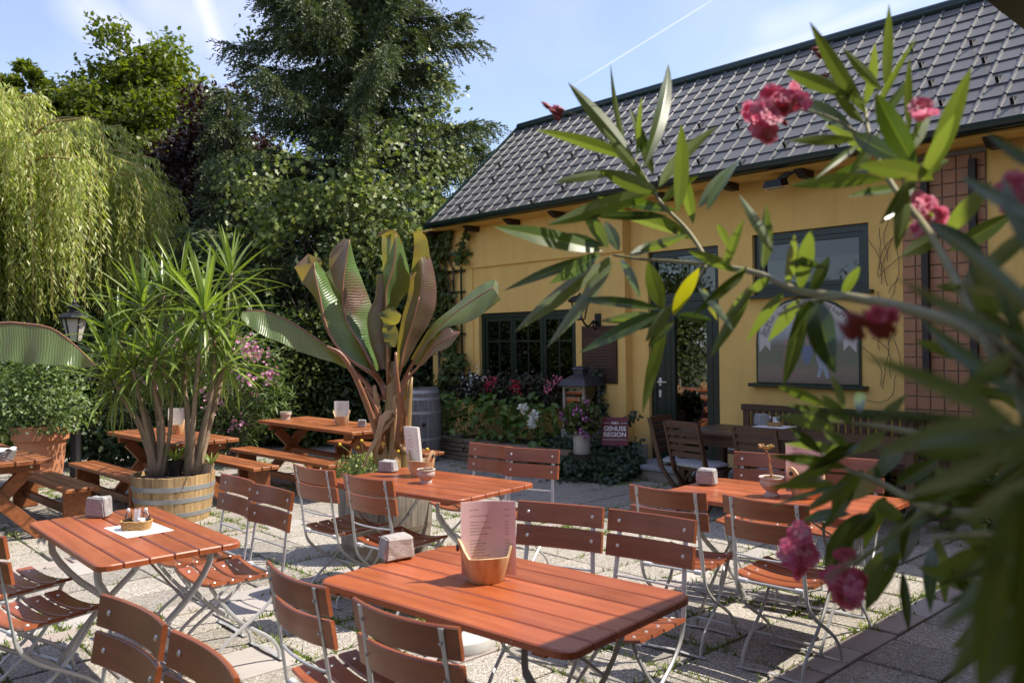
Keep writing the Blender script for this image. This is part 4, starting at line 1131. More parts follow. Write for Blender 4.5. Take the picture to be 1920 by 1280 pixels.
# ------------------------------------------------------------------ barrels
def staved(label, cat, p, prof, nst, mat, hoops, hoopmat, name, soil_z=None, lid_z=None, group=None, bung=None, rot=0):
    t = thing(name, label, cat, p, rot, group)
    m = MB(); da = 2*PI/nst
    def rad(z):
        for (r0, z0), (r1, z1) in zip(prof[:-1], prof[1:]):
            if z0 <= z <= z1: return r0 + (r1 - r0)*(z - z0)/(z1 - z0)
        return prof[-1][0]
    zs = [z for _, z in prof]
    for a0, a1 in ((-.5, .5),):
        g = .025
        vs = []; 
        for z in zs:
            r = rad(z)
            for th, rr in ((-da/2*(1-g), r), (0, r*1.004), (da/2*(1-g), r), (da/2*(1-g), r - .024), (-da/2*(1-g), r - .024)):
                vs.append((rr*math.cos(th), rr*math.sin(th), z))
        n = 5; k = len(zs)
        fs = [(i*n+j, i*n+(j+1) % n, (i+1)*n+(j+1) % n, (i+1)*n+j) for i in range(k-1) for j in range(n)] + [tuple(range(n))[::-1], tuple((k-1)*n+j for j in range(n))]
        m.add(vs, fs)
    me = m.mesh('stave', mat)
    for i in range(nst): link('stave', me, t, (0, 0, random.uniform(-.003, .003)), (0, 0, i*da))
    for (za, zb, th) in hoops:
        m = MB(); m.lathe([(rad(za) + .0012, za), (rad(za) + th, za + .001), (rad(zb) + th, zb - .001), (rad(zb) + .0012, zb)], 40, cap=False); m.obj('hoop', hoopmat, t, smooth='auto')
    if soil_z is not None:
        m = MB(); m.lathe([(rad(soil_z) - .026, soil_z), (rad(soil_z)*.5, soil_z + .015), (.002, soil_z + .02)], 24, cap=False); m.obj('soil', MT['soil'], t)
    if lid_z is not None:
        m = MB(); m.lathe([(rad(lid_z) - .026, lid_z - .03), (rad(lid_z) - .026, lid_z)], 28); m.obj('lid', mat, t)
    m = MB(); m.lathe([(rad(.03) - .026, .0), (rad(.03) - .026, .03)], 24); m.obj('bottom', mat, t)
    if bung is not None:
        a, z = bung; r = rad(z)
        m = MB(); m.lathe([(.03, 0), (.03, .012)], 14); o = link('bung_hole', m.mesh('bung_hole', MT['dark_brown']), t, ((r - .004)*math.cos(a), (r - .004)*math.sin(a), z), (0, PI/2, a))
    return t
YB = at_z(325, 985, 0) + Vector((-.13, .34, 0)); YB.z = 0
HALF = [(.315, 0), (.338, .10), (.358, .22), (.370, .33), (.376, .43)]
staved('pale oak half barrel with three grey hoops holding the yucca', 'planter', YB, HALF, 24, MT['barrel_pale'], [(.06, .10, .004), (.19, .235, .004), (.30, .345, .004)], MT['hoop'], 'barrel_planter', soil_z=.39, group='half barrel planters')
BB = Vector((-1.0, 6.55, 0))
BH_ = [(.315, 0), (.34, .12), (.358, .27), (.365, .42), (.36, .58)]
staved('weathered grey half barrel holding the banana plant', 'planter', BB, BH_, 22, MT['barrel_grey'], [(.07, .12, .004), (.22, .26, .004)], MT['hoop_rust'], 'barrel_planter', soil_z=.53, group='half barrel planters')
WBp = Vector((-1.27, 11.65, 0))
BAR = [(.235, 0), (.252, .10), (.272, .30), (.28, .50), (.272, .70), (.252, .91), (.236, 1.01)]
staved('grey wine barrel with many hoops standing against the bed of hydrangeas', 'barrel', WBp, BAR, 18, MT['barrel_old'], [(.03, .07, .003), (.12, .155, .003), (.30, .34, .003), (.66, .70, .003), (.85, .885, .003), (.94, .985, .003)], MT['hoop'], 'wine_barrel', lid_z=.97, bung=(-1.35, .52))

# ------------------------------------------------------------------ street lamp and wall lantern, floor lantern
def lamp_head(t, z, s, matn='black_iron'):
    n = 6
    m = MB(); m.lathe([(.085*s, z), (.095*s, z + .02*s)], n, a0=.3); m.obj('lamp_base', MT[matn], t)
    for k in range(n):
        a = .3 + 2*PI*k/n
        m = MB(); m.bar((.085*s*math.cos(a), .085*s*math.sin(a), z + .02*s), (.155*s*math.cos(a), .155*s*math.sin(a), z + .30*s), .014*s, .014*s); m.obj('lamp_rib', MT[matn], t)
        b = a + 2*PI/n
        q = lambda r, an, zz: (r*s*math.cos(an), r*s*math.sin(an), z + zz*s)
        m = MB(); m.ngon([q(.080, a, .02), q(.080, b, .02), q(.148, b, .30), q(.148, a, .30)])
        m.obj('lamp_pane', MT['lamp_glass'], t)
    m = MB(); m.lathe([(.19*s, z + .295*s), (.20*s, z + .31*s), (.185*s, z + .33*s), (.14*s, z + .36*s), (.075*s, z + .385*s), (.06*s, z + .40*s), (.06*s, z + .43*s)], 12, a0=.3); m.obj('lamp_roof', MT[matn], t)
    m = MB(); m.lathe([(.085*s, z + .43*s), (.09*s, z + .445*s), (.05*s, z + .475*s), (.022*s, z + .49*s), (.026*s, z + .505*s), (.012*s, z + .53*s), (.001, z + .56*s)], 12); m.obj('finial', MT[matn], t, smooth='auto')
MT['lamp_glass'] = plain('frosted_glass', (.50, .46, .40), .35, 0, .1, 5)
lp = at_z(143, 893, 0); LH = at_y(143, 557, lp.y).z
t = thing('street_lamp', 'black iron street lamp left of the yucca with a six sided lantern', 'lamp', lp)
m = MB(); m.lathe([(.075, 0), (.075, .05), (.062, .07), (.06, .55), (.05, .60), (.036, .64), (.033, LH - .66), (.045, LH - .60), (.03, LH - .57)], 14); m.obj('post', MT['black_iron'], t, smooth='auto')
lamp_head(t, LH - .57, 1.0)
# second lamp at the left margin
lp2 = Vector((-7.0, 11.2, 0)); t = thing('street_lamp', 'black lantern head showing at the far left margin', 'lamp', lp2)
m = MB(); m.lathe([(.06, 0), (.055, .5), (.035, .6), (.033, .85)], 12); m.obj('post', MT['black_iron'], t, smooth='auto'); lamp_head(t, .85, 1.0)
# wall lantern on a scroll bracket
q = at_v(1122, 598, VP)
t = thing('wall_lantern', 'black wall lantern on a scrolled iron bracket beside the window', 'lantern', SV(q[0], VP), RZ)
lz = at_y(1088, 590, SV(q[0], VP).y)
off = 0.33; hz0 = q[2]
m = MB(); m.cbox((-.05, -.02, hz0 - .09), (.05, -.001, hz0 + .07), .004); m.obj('wall_plate', MT['black_iron'], t)
m = MB(); sc = []
for i in range(40):
    u = i/39
    if u < .35: a = u/.35; sc.append((-.02 - .0*a, -.02 - .06*math.sin(a*PI*1.5)*1.0, hz0 - .03 + .05*math.cos(a*PI*1.5) - .05 + .0))
    else:
        a = (u - .35)/.65; sc.append((-.02 - .0*a, -.08 - (off - .08)*a, hz0 - .02 - .085*math.sin(a*PI*1.15) + .03*a))
m.tube(sc, .013, 7); m.obj('scroll_bracket', MT['black_iron'], t, smooth='auto')
lan = bpy.data.objects.new('lamp_head', None); COL.objects.link(lan); lan.parent = t; lan.location = (-.02, -off, hz0 - .02)
n = 6; s = .95
for k in range(n):
    a = .3 + 2*PI*k/n
    m = MB(); m.bar((.075*s*math.cos(a), .075*s*math.sin(a), .02), (.13*s*math.cos(a), .13*s*math.sin(a), .24), .008, .008); m.obj('lamp_rib', MT['black_iron'], lan)
    m = MB(); b = a + 2*PI/n
    m.ngon([(.073*s*math.cos(a), .073*s*math.sin(a), .02), (.073*s*math.cos(b), .073*s*math.sin(b), .02), (.127*s*math.cos(b), .127*s*math.sin(b), .24), (.127*s*math.cos(a), .127*s*math.sin(a), .24)]); m.obj('lamp_pane', MT['glass_thin'], lan)
m = MB(); m.lathe([(.15, .235), (.155, .25), (.13, .285), (.08, .31), (.03, .32), (.012, .34), (.001, .36)], 14); m.obj('lamp_roof', MT['black_iron'], lan, smooth='auto')
m = MB(); m.lathe([(.02, .0), (.07, .012), (.075, .02)], 12); m.obj('lamp_base', MT['black_iron'], lan, smooth='auto')
m = MB(); m.lathe([(.018, .02), (.03, .07), (.028, .11), (.01, .14)], 10); m.obj('bulb', MT['salt'], lan, smooth='auto')
# wooden floor lantern
fp = SV(*to_sv(at_y(1090, 700, 10.75))[:2]); fz0 = .52; fz1 = at_y(1090, 686, fp.y).z
t = thing('garden_lantern', 'wooden house shaped lantern with a dark metal roof above the pink geraniums', 'lantern', fp, RZ + .1)
hw = .155; zr = fz1 - .25
m = MB(); m.cbox((-.2, -.2, 0), (.2, .2, fz0 - .001), .02); m.obj('stone_pillar', MT['plinth'], t)
m = MB(); m.cbox((-hw - .02, -hw - .02, fz0), (hw + .02, hw + .02, fz0 + .05), .004); m.obj('lantern_base', MT['zinc'], t)
for x in (-1, 1):
    for y in (-1, 1):
        m = MB(); m.cbox((x*hw - .018, y*hw - .018, fz0 + .051), (x*hw + .018, y*hw + .018, zr), .003); m.obj('corner_post', MT['lan_wood'] if 'lan_wood' in MT else MT.setdefault('lan_wood', wood('grey_wood', (.30, .25, .20), (.17, .14, .11), .7, 2)), t)
for i in range(4):
    a = i*PI/2; R_ = Matrix.Rotation(a, 4, 'Z')
    m = MB(); m.box((-hw + .019, hw - .003, fz0 + .052), (hw - .019, hw + .001, zr - .002), R_); m.obj('lantern_pane', MT['glass_thin'], t)
    m = MB(); m.box((-hw + .019, hw - .014, zr - .03), (hw - .019, hw + .012, zr), R_); m.obj('top_rail', MT['lan_wood'], t)
m = MB(); m.lathe([(.31, zr + .001), (.31, zr + .012), (.235, zr + .08), (.14, zr + .13), (.09, zr + .145), (.09, zr + .20), (.12, zr + .205), (.11, zr + .235), (.05, zr + .25)], 4, a0=PI/4); m.obj('lantern_roof', MT['gutter'] and plain('lantern_roof', (.055, .055, .065), .45, .4, .25), t)
m = MB(); m.lathe([(.035, fz0 + .051), (.035, zr - .15), (.004, zr - .15)], 12); m.obj('candle', MT['salt'], t)
# floodlight under the eave
q = at_v(1451, 352, 7.98)
t = thing('floodlight', 'black floodlight hanging on an arm below the gutter', 'floodlight', SV(q[0], q[1], q[2]), RZ)
m = MB(); m.extrude([(-.11, -.04, 0), (.11, -.04, 0), (.085, -.03, .075), (-.085, -.03, .075)], (0, .15, .03)); m.obj('lamp_body', MT['black_iron'], t)
m = MB(); m.box((-.09, -.03, -.006), (.09, .09, -.001)); m.obj('lamp_lens', MT['zinc'], t)
q2 = at_v(1515, 300, 8.1); d = Vector((q2[0]-q[0], q2[1]-q[1], q2[2]-q[2]))
m = MB(); m.bar((.02, .06, .08), tuple(d*.9), .05, .05, c=.004); m.bar(tuple(d*.88), tuple(d*1.06 + Vector((.1, 0, 0))), .07, .06); m.obj('arm', MT['black_iron'], t)

# ------------------------------------------------------------------ signs and picture on the wall
p0 = at_v(1091, 612, VP - .02); p1 = at_v(1157, 719, VP - .02)
t = thing('bronze_plaque', 'dark bronze text plaque on the yellow wall right of the window', 'plaque', SV(p0[0], VP), RZ)
PW, PZ0, PZ1 = p1[0] - p0[0], p1[2], p0[2]
m = MB(); m.cbox((0, -.03, PZ0), (PW, -.001, PZ1), .004); m.obj('plate', MT['bronze'], t)
def text(name, s, size, mat, parent, loc, rot, ext=.002, bold=0, align='CENTER'):
    cu = bpy.data.curves.new(name, 'FONT'); cu.body = s; cu.size = size; cu.extrude = ext; cu.offset = bold; cu.align_x = align; cu.align_y = 'CENTER'
    cu.materials.append(mat); o = bpy.data.objects.new(name, cu); COL.objects.link(o); me = bpy.data.meshes.new_from_object(o); bpy.data.objects.remove(o); bpy.data.curves.remove(cu)
    me.name = name
    return link(name, me, parent, loc, rot)
MT['bronze_pale'] = plain('bronze_raised', (.12, .068, .05), .4, .45, .2)  # paler bronze for the raised lettering and lines
text('lettering', 'WEIBEN', .085, MT['bronze_pale'], t, (PW*.5, -.032, PZ1 - .075), (PI/2, 0, 0), .003)
m = MB(); r_ = random.Random(4)
for k in range(17):
    z = PZ1 - .17 - k*.040; x = .05
    if z < PZ0 + .06: break
    while x < PW - .08:
        w = r_.uniform(.02, .06); m.box((x, -.0335, z - .009), (min(x + w, PW - .04), -.0302, z + .006)); x += w + .014
o = m.obj('raised_lines', MT['bronze_pale'], t); o['kind'] = 'stuff'
# enamel sign
MT['sign_red'] = plain('sign_red', (.15, .020, .038), .35, 0, .06, 4)
MT['sign_white'] = plain('sign_white', (.78, .77, .75), .5, 0, .03)
sp = at_y(1152, 809, 10.05)
t = thing('metal_sign', 'dark red metal sign reading AMA GENUSS REGION in the ivy', 'sign', (sp.x, sp.y, 0), -.35)
t.rotation_euler = (math.radians(-6), 0, -.22)
SW, SH = .315, .34; z0 = sp.z - SH/2
m = MB(); m.cbox((-SW/2, -.006, z0), (SW/2, .006, z0 + SH), .003); m.obj('sign_plate', MT['sign_red'], t)
rx = (PI/2, 0, 0)
text('lettering', 'AMA', .044, MT['sign_white'], t, (0, -.0075, z0 + SH*.795), rx, .0006, .0008)
text('lettering', 'GENUSS', .074, MT['sign_white'], t, (0, -.0075, z0 + SH*.595), rx, .0006, .0022)
text('lettering', 'REGION', .074, MT['sign_white'], t, (0, -.0075, z0 + SH*.385), rx, .0006, .0022)
for a, b, zz in ((-.145, -.065, .795), (.065, .145, .795), (-.145, .145, .215)):
    m = MB(); m.box((a, -.0078, z0 + SH*zz - .002), (b, -.0062, z0 + SH*zz + .002)); m.obj('sign_rule', MT['sign_white'], t)
m = MB(); m.tube([(0, .012, 0), (0, .012, z0 + .2)], .01, 6); m.obj('stake', MT['black_iron'], t)
# painted board under an arched top, on its little shelf
a0 = at_v(1417, 633, VR - .03); a1 = at_v(1613, 640, VR - .03); zb = at_v(1510, 720, VR - .03)[2]; zt = at_v(1512, 556, VR - .03)[2]
t = thing('painted_board', 'arched painted board with a lettered ribbon and harvest figures on the yellow wall', 'picture', SV(a0[0], VR), RZ)
BW = a1[0] - a0[0]; zs = zb + (zt - zb)*.50
def arch(w0, inset, zlow):
    pts = [(inset, zlow), (BW - inset, zlow), (BW - inset, zs)]
    for k in range(1, 16):
        a = PI*k/16; pts.append((BW/2 + (BW/2 - inset)*math.cos(a), zs + (zt - zs - inset)*math.sin(a)))
    return pts + [(inset, zs)]
def m_paint():
    m, nt, b = newmat('painted_board'); tc = nd(nt, 'ShaderNodeTexCoord').outputs['Generated']
    sp_ = nd(nt, 'ShaderNodeSeparateXYZ'); lk(nt, tc, sp_.inputs[0])
    n = noise(nt, objvec(nt, (1, 1, 1), rnd=False), 4, 6, .6)
    ad = nd(nt, 'ShaderNodeMath', operation='MULTIPLY_ADD'); lk(nt, n, ad.inputs[0]); ad.inputs[1].default_value = .16; lk(nt, sp_.outputs[2], ad.inputs[2])
    c = ramp(nt, ad.outputs[0], [(.05, (.19, .14, .10)), (.22, (.24, .19, .13)), (.38, (.17, .18, .11)), (.52, (.19, .17, .12)), (.60, (.28, .30, .28)), (.72, (.38, .40, .40)), (1, (.42, .40, .37))])
    n2 = noise(nt, objvec(nt, (3, 1, 40), rnd=False), 2, 4)
    lk(nt, vary(nt, c, n2, .75, 1.25), b.inputs['Base Color']); b.inputs['Roughness'].default_value = .7; return m
m = MB(); m.extrude([(x, -.001, z) for x, z in arch(0, 0, zb)], (0, -.022, 0)); m.obj('frame_board', MT['green_frame'], t)
m = MB(); m.extrude([(x, -.0232, z) for x, z in arch(0, .022, zb + .01)], (0, -.003, 0)); m.obj('painting', m_paint(), t)
m = MB(); m.cbox((-.07, -.09, zb - .04), (BW + .07, -.001, zb - .002), .004); m.obj('shelf', MT['green_frame'], t)
ribm = plain('ribbon_paint', (.50, .46, .41), .7, 0, .1, 8)
m = MB(); rib = []
NR = 22; rin, rout = .74, .93
for k in range(NR + 1):
    a = PI*(1 - k/NR); rib.append((a,))
A = [(BW/2 + BW/2*rout*math.cos(a), zs + (zt - zs)*rout*math.sin(a)) for (a,) in rib]; B = [(BW/2 + BW/2*rin*math.cos(a), zs + (zt - zs)*rin*math.sin(a)) for (a,) in rib]
yy = -.0268
vs = [(x, yy, z) for x, z in A] + [(x, yy, z) for x, z in B]
m.add(vs, [(k, k+1, NR+1+k+1, NR+1+k) for k in range(NR)])
for sx in (0, 1):
    x = lambda u: BW/2 + (1 if sx else -1)*BW/2*u
    m.add([(x(.93), yy, zs), (x(.70), yy, zs), (x(.70), yy, zs - .11), (x(.80), yy, zs - .05), (x(.93), yy, zs - .13)], [(0, 1, 2, 3, 4)])
m.obj('ribbon', ribm, t)
ink = plain('paint_ink', (.03, .025, .03), .8)
def rib_text(s, a, dr, size):
    r = 1 if dr == 0 else .915
    aa = math.radians(a); rr = .865 if dr == 0 else .79
    x = BW/2 + BW/2*rr*math.cos(aa); z = zs + (zt - zs)*rr*math.sin(aa)
    text('lettering', s, size, ink, t, (x, -.0275, z), (PI/2, -(aa - PI/2), 0), .0003)
rib_text('So ley', 158, 0, .075); rib_text('Stund nun', 155, 1, .062); rib_text('Wein', 112, 0, .07); rib_text('und frey', 55, 0, .07); rib_text('im Leben', 27, 0, .066)
# figures as flat painted silhouettes
flesh = plain('paint_flesh', (.36, .24, .19), .8, 0, .25, 18); cloth_p = plain('paint_red', (.30, .17, .14), .8, 0, .3, 18); blue_p = plain('paint_blue', (.30, .33, .36), .8, 0, .3, 18); grape_p = plain('paint_grape', (.16, .19, .26), .8, 0, .5, 40)
def flat(name, pts, mat, y=-.0272):
    mm = MB(); mm.ngon([(BW*u, y, zb + (zt - zb)*w) for u, w in pts]); mm.obj(name, mat, t)
def blob(u, w, ru, rw, n=10): return [(u + ru*math.cos(2*PI*k/n), w + rw*math.sin(2*PI*k/n)) for k in range(n)]
flat('painted_figure', [(.28, .40), (.33, .46), (.37, .40), (.38, .28), (.40, .20), (.36, .20), (.40, .07), (.37, .06), (.33, .18), (.27, .10), (.24, .11), (.28, .20)], cloth_p); flat('painted_head', blob(.31, .49, .025, .035), flesh, -.0276)
flat('painted_figure', [(.60, .38), (.65, .46), (.70, .38), (.71, .26), (.73, .20), (.70, .19), (.72, .08), (.69, .07), (.66, .18), (.63, .08), (.60, .08), (.62, .20), (.60, .28)], blue_p); flat('painted_head', blob(.63, .49, .025, .035), flesh, -.0276)
flat('painted_figure', [(.45, .78), (.50, .82), (.55, .78), (.56, .66), (.53, .60), (.53, .44), (.51, .44), (.50, .58), (.48, .44), (.46, .44), (.46, .60), (.43, .68)], flesh); flat('painted_head', blob(.495, .85, .026, .035), cloth_p, -.0276)
flat('painted_grapes', [(.44, .44), (.58, .44), (.56, .34), (.52, .22), (.49, .22), (.46, .34)], grape_p)
# ------------------------------------------------------------------ single leaves built as blades
def blade_mesh(name, pts, side, hw, mat, fold=.15, cols=(-1, -.14, 0, .14, 1), wave=0, twist=0, wob=0):
    """leaf along the curve pts; side = width direction per point (or one); hw(t) half width; fold lifts the edges"""
    n = len(pts); vs = []; mid = []; al = []
    for i, p in enumerate(pts):
        t = i/(n-1); tan = (pts[min(i+1, n-1)] - pts[max(i-1, 0)]).normalized()
        s = side[i] if isinstance(side, list) else Vector(side)
        s = (s - tan*s.dot(tan)).normalized(); nn = s.cross(tan)
        if twist:
            q = Matrix.Rotation(twist*t, 3, tan); s = q @ s; nn = q @ nn
        w = max(hw(t), .0004)
        f = fold(t) if callable(fold) else fold
        for c in cols:
            lift = abs(c)*w*f + (wave*w*math.sin(t*19 + c*2.1) if abs(c) > .5 else 0) + (wob*w*math.sin(t*7 + 1.3*c) * abs(c))
            vs.append(p + s*(c*w*math.sqrt(max(0, 1 - min(.9, f*f)*.6))) + nn*lift)
            mid.append(1.0 if abs(c) < .05 else 0.0); al.append(t)
    k = len(cols)
    fs = [(i*k+j, i*k+j+1, (i+1)*k+j+1, (i+1)*k+j) for i in range(n-1) for j in range(k-1)]
    me = bpy.data.meshes.new(name); me.from_pydata([tuple(v) for v in vs], [], fs)
    me.polygons.foreach_set('use_smooth', [True]*len(fs))
    a = me.attributes.new('mid', 'FLOAT', 'POINT'); a.data.foreach_set('value', mid)
    a = me.attributes.new('along', 'FLOAT', 'POINT'); a.data.foreach_set('value', al)
    me.materials.append(mat); me.update(); return me
def place(name, me, parent, base, direction, up, scale=(1, 1, 1)):
    """mesh lies along +Y with +Z as its upper face"""
    d = Vector(direction).normalized(); u = Vector(up); x = d.cross(u)
    if x.length < 1e-4: x = d.cross(Vector((1, 0, 0)))
    x.normalize(); z = x.cross(d)
    m = Matrix(((x.x, d.x, z.x), (x.y, d.y, z.y), (x.z, d.z, z.z)))
    return link(name, me, parent, base, m.to_euler(), scale)

# ------------------------------------------------------------------ yucca in its half barrel
MT['yucca_leaf'] = objleaf('yucca_leaf', (.115, .19, .035), (.225, .30, .065), .34, .36, tcol=(1.5, 1.6, .55), coat=.15)
MT['yucca_dry'] = objleaf('yucca_dry_leaf', (.34, .30, .17), (.45, .38, .22), .2, .6)
MT['yucca_bark'] = plain('yucca_bark', (.29, .21, .14), .9, 0, .4, 24, .9)
yuc = thing('yucca_plant', 'tall many stemmed yucca growing in the pale oak half barrel', 'plant', YB + Vector((0, 0, .40)))
def yl(p): return p - yuc.location
YV = []
for k in range(6):
    dr = (.04, .10, .18, .30, .50, .85)[k]
    pts = [Vector((0, t, -dr*t*t*(.8 + .5*t))) for t in np.linspace(0, 1, 8)]
    YV.append(blade_mesh('yucca_leaf', pts, (1, 0, 0), lambda t: .036*min(1, .55 + t*2.2)*(1 - t**3.0)**.8, MT['yucca_leaf'], .35))
YDRY = blade_mesh('dry_leaf', [Vector((0, t, -.7*t*t)) for t in np.linspace(0, 1, 8)], (1, 0, 0), lambda t: .028*(1 - t**2.5), MT['yucca_dry'], .4)
yd = YB.y
def yp(px, py, dd=0): return at_y(px, py, yd + dd)
STEMS = [  # knots of each stem, radius at base and top, how far it leans to or from the viewer, size of its rosette
 ([(288, 885), (272, 810), (245, 765), (214, 712)], .038, .023, (0, -.25), .95),
 ([(290, 880), (284, 810), (256, 730), (224, 625)], .040, .022, (0, .10), 1.0),
 ([(296, 885), (298, 800), (282, 700), (268, 565)], .036, .022, (0, .05), 1.0),
 ([(300, 882), (305, 800), (290, 730), (292, 665)], .034, .022, (0, -.28), .95),
 ([(306, 884), (318, 810), (322, 750), (326, 700)], .028, .020, (0, -.15), .65),
 ([(356, 890), (357, 810), (345, 720), (348, 655)], .042, .024, (0, -.10), .95),
 ([(360, 885), (362, 800), (370, 700), (385, 572)], .038, .022, (0, -.34), 1.1),
 ([(366, 885), (378, 810), (402, 730), (430, 668)], .038, .022, (0, .0), .95),
 ([(372, 888), (392, 800), (418, 690), (434, 510)], .040, .022, (0, .25), 1.0),
 ([(352, 885), (350, 770), (338, 650), (341, 535)], .036, .022, (0, .20), 1.0),
 ([(300, 882), (300, 770), (310, 640), (306, 545)], .034, .022, (0, .30), .9),
 ([(368, 885), (384, 800), (400, 710), (402, 625)], .034, .021, (0, -.18), .95),
 ([(290, 885), (262, 800), (226, 740), (198, 662)], .034, .022, (0, -.05), .95),
 ([(296, 885), (276, 810), (262, 750), (250, 690)], .030, .020, (0, -.30), .8),
]
nleaf = 0; restC = []
for (pts, r0, r1, dd, size) in STEMS:
    P = [yp(px, py, dd[0] + (dd[1] - dd[0])*i/(len(pts)-1)) for i, (px, py) in enumerate(pts)]
    P[0].z = max(.41, P[0].z - .04); C = bez(P, 14)
    rad = [.76*r0 + .76*(r1 - r0)*(i/14)**.7 + (.02*(1 - i/2) if i < 2 else 0) + random.uniform(-.002, .002) for i in range(15)]
    m = MB(); m.tube([yl(c) for c in C], rad, 9); m.obj('stem', MT['yucca_bark'], yuc, smooth=True)
    top = C[-1]; ax = (C[-1] - C[-3]).normalized(); ax = (ax*.5 + Vector((0, 0, .8))).normalized()
    nl = int(38*(.6 + .4*size))
    for k in range(nl):
        f = k/nl; el = math.radians(82 - 142*f**.9) + random.uniform(-.12, .12); az = k*2.39996 + random.uniform(-.25, .25)
        u = ax.orthogonal().normalized(); w = ax.cross(u)
        d = (u*math.cos(az) + w*math.sin(az))*math.cos(el) + ax*math.sin(el)
        L = .51*size*(.72 + .5*math.sin(PI*min(1, f*1.1 + .15)))*random.uniform(.85, 1.1)
        dry = f > .9 and random.random() < .35
        vi = min(5, max(0, int(f*4.2 + random.uniform(-.8, 1.2))))
        b = top - ax*(f*.16*size) + d*.02
        if nleaf < 300:
            place('dry_leaf' if dry else 'leaf', YDRY if dry else YV[vi], yuc, yl(b), d, Vector((0, 0, 1)) + ax*.2 + Vector((random.uniform(-.3, .3), random.uniform(-.3, .3), 0)), (L*1.05, L, L)); nleaf += 1
        else: restC.append((yl(b), d, L, vi))
V = []; Fc = []
for (b, d, L, vi) in restC:
    me = YV[vi]; x = d.cross(Vector((0, 0, 1)));
    if x.length < 1e-3: x = Vector((1, 0, 0))
    x.normalize(); z = x.cross(d); o = len(V)
    for v in me.vertices: V.append(b + (x*v.co.x + d*v.co.y + z*v.co.z)*L)
    Fc += [tuple(o + q for q in p.vertices) for p in me.polygons]
if V:
    me = bpy.data.meshes.new('leaf_mass'); me.from_pydata([tuple(v) for v in V], [], Fc); me.polygons.foreach_set('use_smooth', [True]*len(Fc)); me.materials.append(MT['yucca_leaf'])
    link('leaf_mass', me, yuc)['kind'] = 'stuff'
# cut stub with a small fresh shoot, and a black nursery pot between the trunks
m = MB(); m.tube([yl(yp(388, 893)), yl(yp(392, 868))], .05, 10); m.obj('cut_stub', MT['yucca_bark'], yuc, smooth='auto')
for k in range(14):
    a = k*2.4; d = Vector((math.cos(a)*.6, math.sin(a)*.6, .8)); place('leaf', YV[1], yuc, yl(yp(396, 872)), d, (0, 0, 1), (.22, .16, .16))
p = yp(329, 892, -.05); p.z = YB.z + .41
t = thing('nursery_pot', 'small black nursery pot with grassy leaves between the yucca trunks', 'pot', p)
m = MB(); m.lathe([(.055, 0), (.075, .13), (.078, .14), (.07, .14), (.06, .12)], 18); m.obj('pot', MT['black_iron'], t, smooth='auto')
for k in range(22):
    a = k*2.4; e = .5 + .5*random.random(); d = Vector((math.cos(a)*math.cos(e), math.sin(a)*math.cos(e), math.sin(e))); place('leaf', YV[k % 4], t, (0, 0, .13), d, (0, 0, 1), (.26, .24, .24))

# ------------------------------------------------------------------ banana plant
def m_banana(name, green, green2, purple):
    m, nt, b = newmat(name)
    al = nd(nt, 'ShaderNodeAttribute'); al.attribute_name = 'along'
    mi = nd(nt, 'ShaderNodeAttribute'); mi.attribute_name = 'mid'
    g = nd(nt, 'ShaderNodeNewGeometry')
    n = noise(nt, objvec(nt, (1, 1, 1)), 3.0, 3)
    mu = nd(nt, 'ShaderNodeMath', operation='MULTIPLY'); lk(nt, al.outputs['Fac'], mu.inputs[0]); mu.inputs[1].default_value = 330
    ad = nd(nt, 'ShaderNodeMath', operation='ADD'); lk(nt, mu.outputs[0], ad.inputs[0])
    nj = nd(nt, 'ShaderNodeMath', operation='MULTIPLY'); lk(nt, noise(nt, objvec(nt), 9, 2), nj.inputs[0]); nj.inputs[1].default_value = 9; lk(nt, nj.outputs[0], ad.inputs[1])
    sn = nd(nt, 'ShaderNodeMath', operation='SINE'); lk(nt, ad.outputs[0], sn.inputs[0])
    mr = nd(nt, 'ShaderNodeMapRange'); lk(nt, sn.outputs[0], mr.inputs[0]); mr.inputs[1].default_value = -1; mr.inputs[3].default_value = 0; mr.inputs[4].default_value = 1
    c = mix(nt, n, green, green2)
    c = vary(nt, c, mr.outputs[0], .82, 1.12)
    red = ramp(nt, noise(nt, objvec(nt, (1, 1, 1)), 1.6, 4), [(.58, (0, 0, 0)), (.74, (1, 1, 1))])
    c = mix(nt, red, c, (.13, .062, .045))
    pn = ramp(nt, noise(nt, objvec(nt, (1, 1, 1)), 2.1, 4), [(.40, (0, 0, 0)), (.62, (1, 1, 1))]); pc = mix(nt, pn, purple, (.15, .15, .055)); pc = vary(nt, pc, mr.outputs[0], .8, 1.2)
    c = mix(nt, g.outputs['Backfacing'], c, pc)
    c = mix(nt, mi.outputs['Fac'], c, (.20, .12, .07))
    lk(nt, c, b.inputs['Base Color']); b.inputs['Roughness'].default_value = .33; b.inputs['Coat Weight'].default_value = .12
    bump(nt, b, mr.outputs[0], .35, .006)
    t = nd(nt, 'ShaderNodeBsdfTranslucent'); tc = mix(nt, n, (.34, .38, .03), (.48, .27, .05)); tc = vary(nt, tc, mr.outputs[0], .85, 1.1); lk(nt, tc, t.inputs['Color'])
    ms = nd(nt, 'ShaderNodeMixShader'); ms.inputs[0].default_value = .36
    lk(nt, b.outputs[0], ms.inputs[1]); lk(nt, t.outputs[0], ms.inputs[2]); lk(nt, ms.outputs[0], nt.nodes['Material Output'].inputs['Surface'])
    return m
MT['banana'] = m_banana('banana_leaf', (.075, .155, .042), (.12, .22, .062), (.15, .08, .082))
MT['banana_g'] = m_banana('green_banana_leaf', (.075, .145, .05), (.13, .21, .075), (.09, .14, .06))
MT['petiole'] = plain('petiole', (.26, .115, .055), .4, 0, .35, 8, .05, .2)
MT['pseudostem'] = plain('pseudostem', (.30, .20, .075), .45, 0, .4, 10, .1, .15)
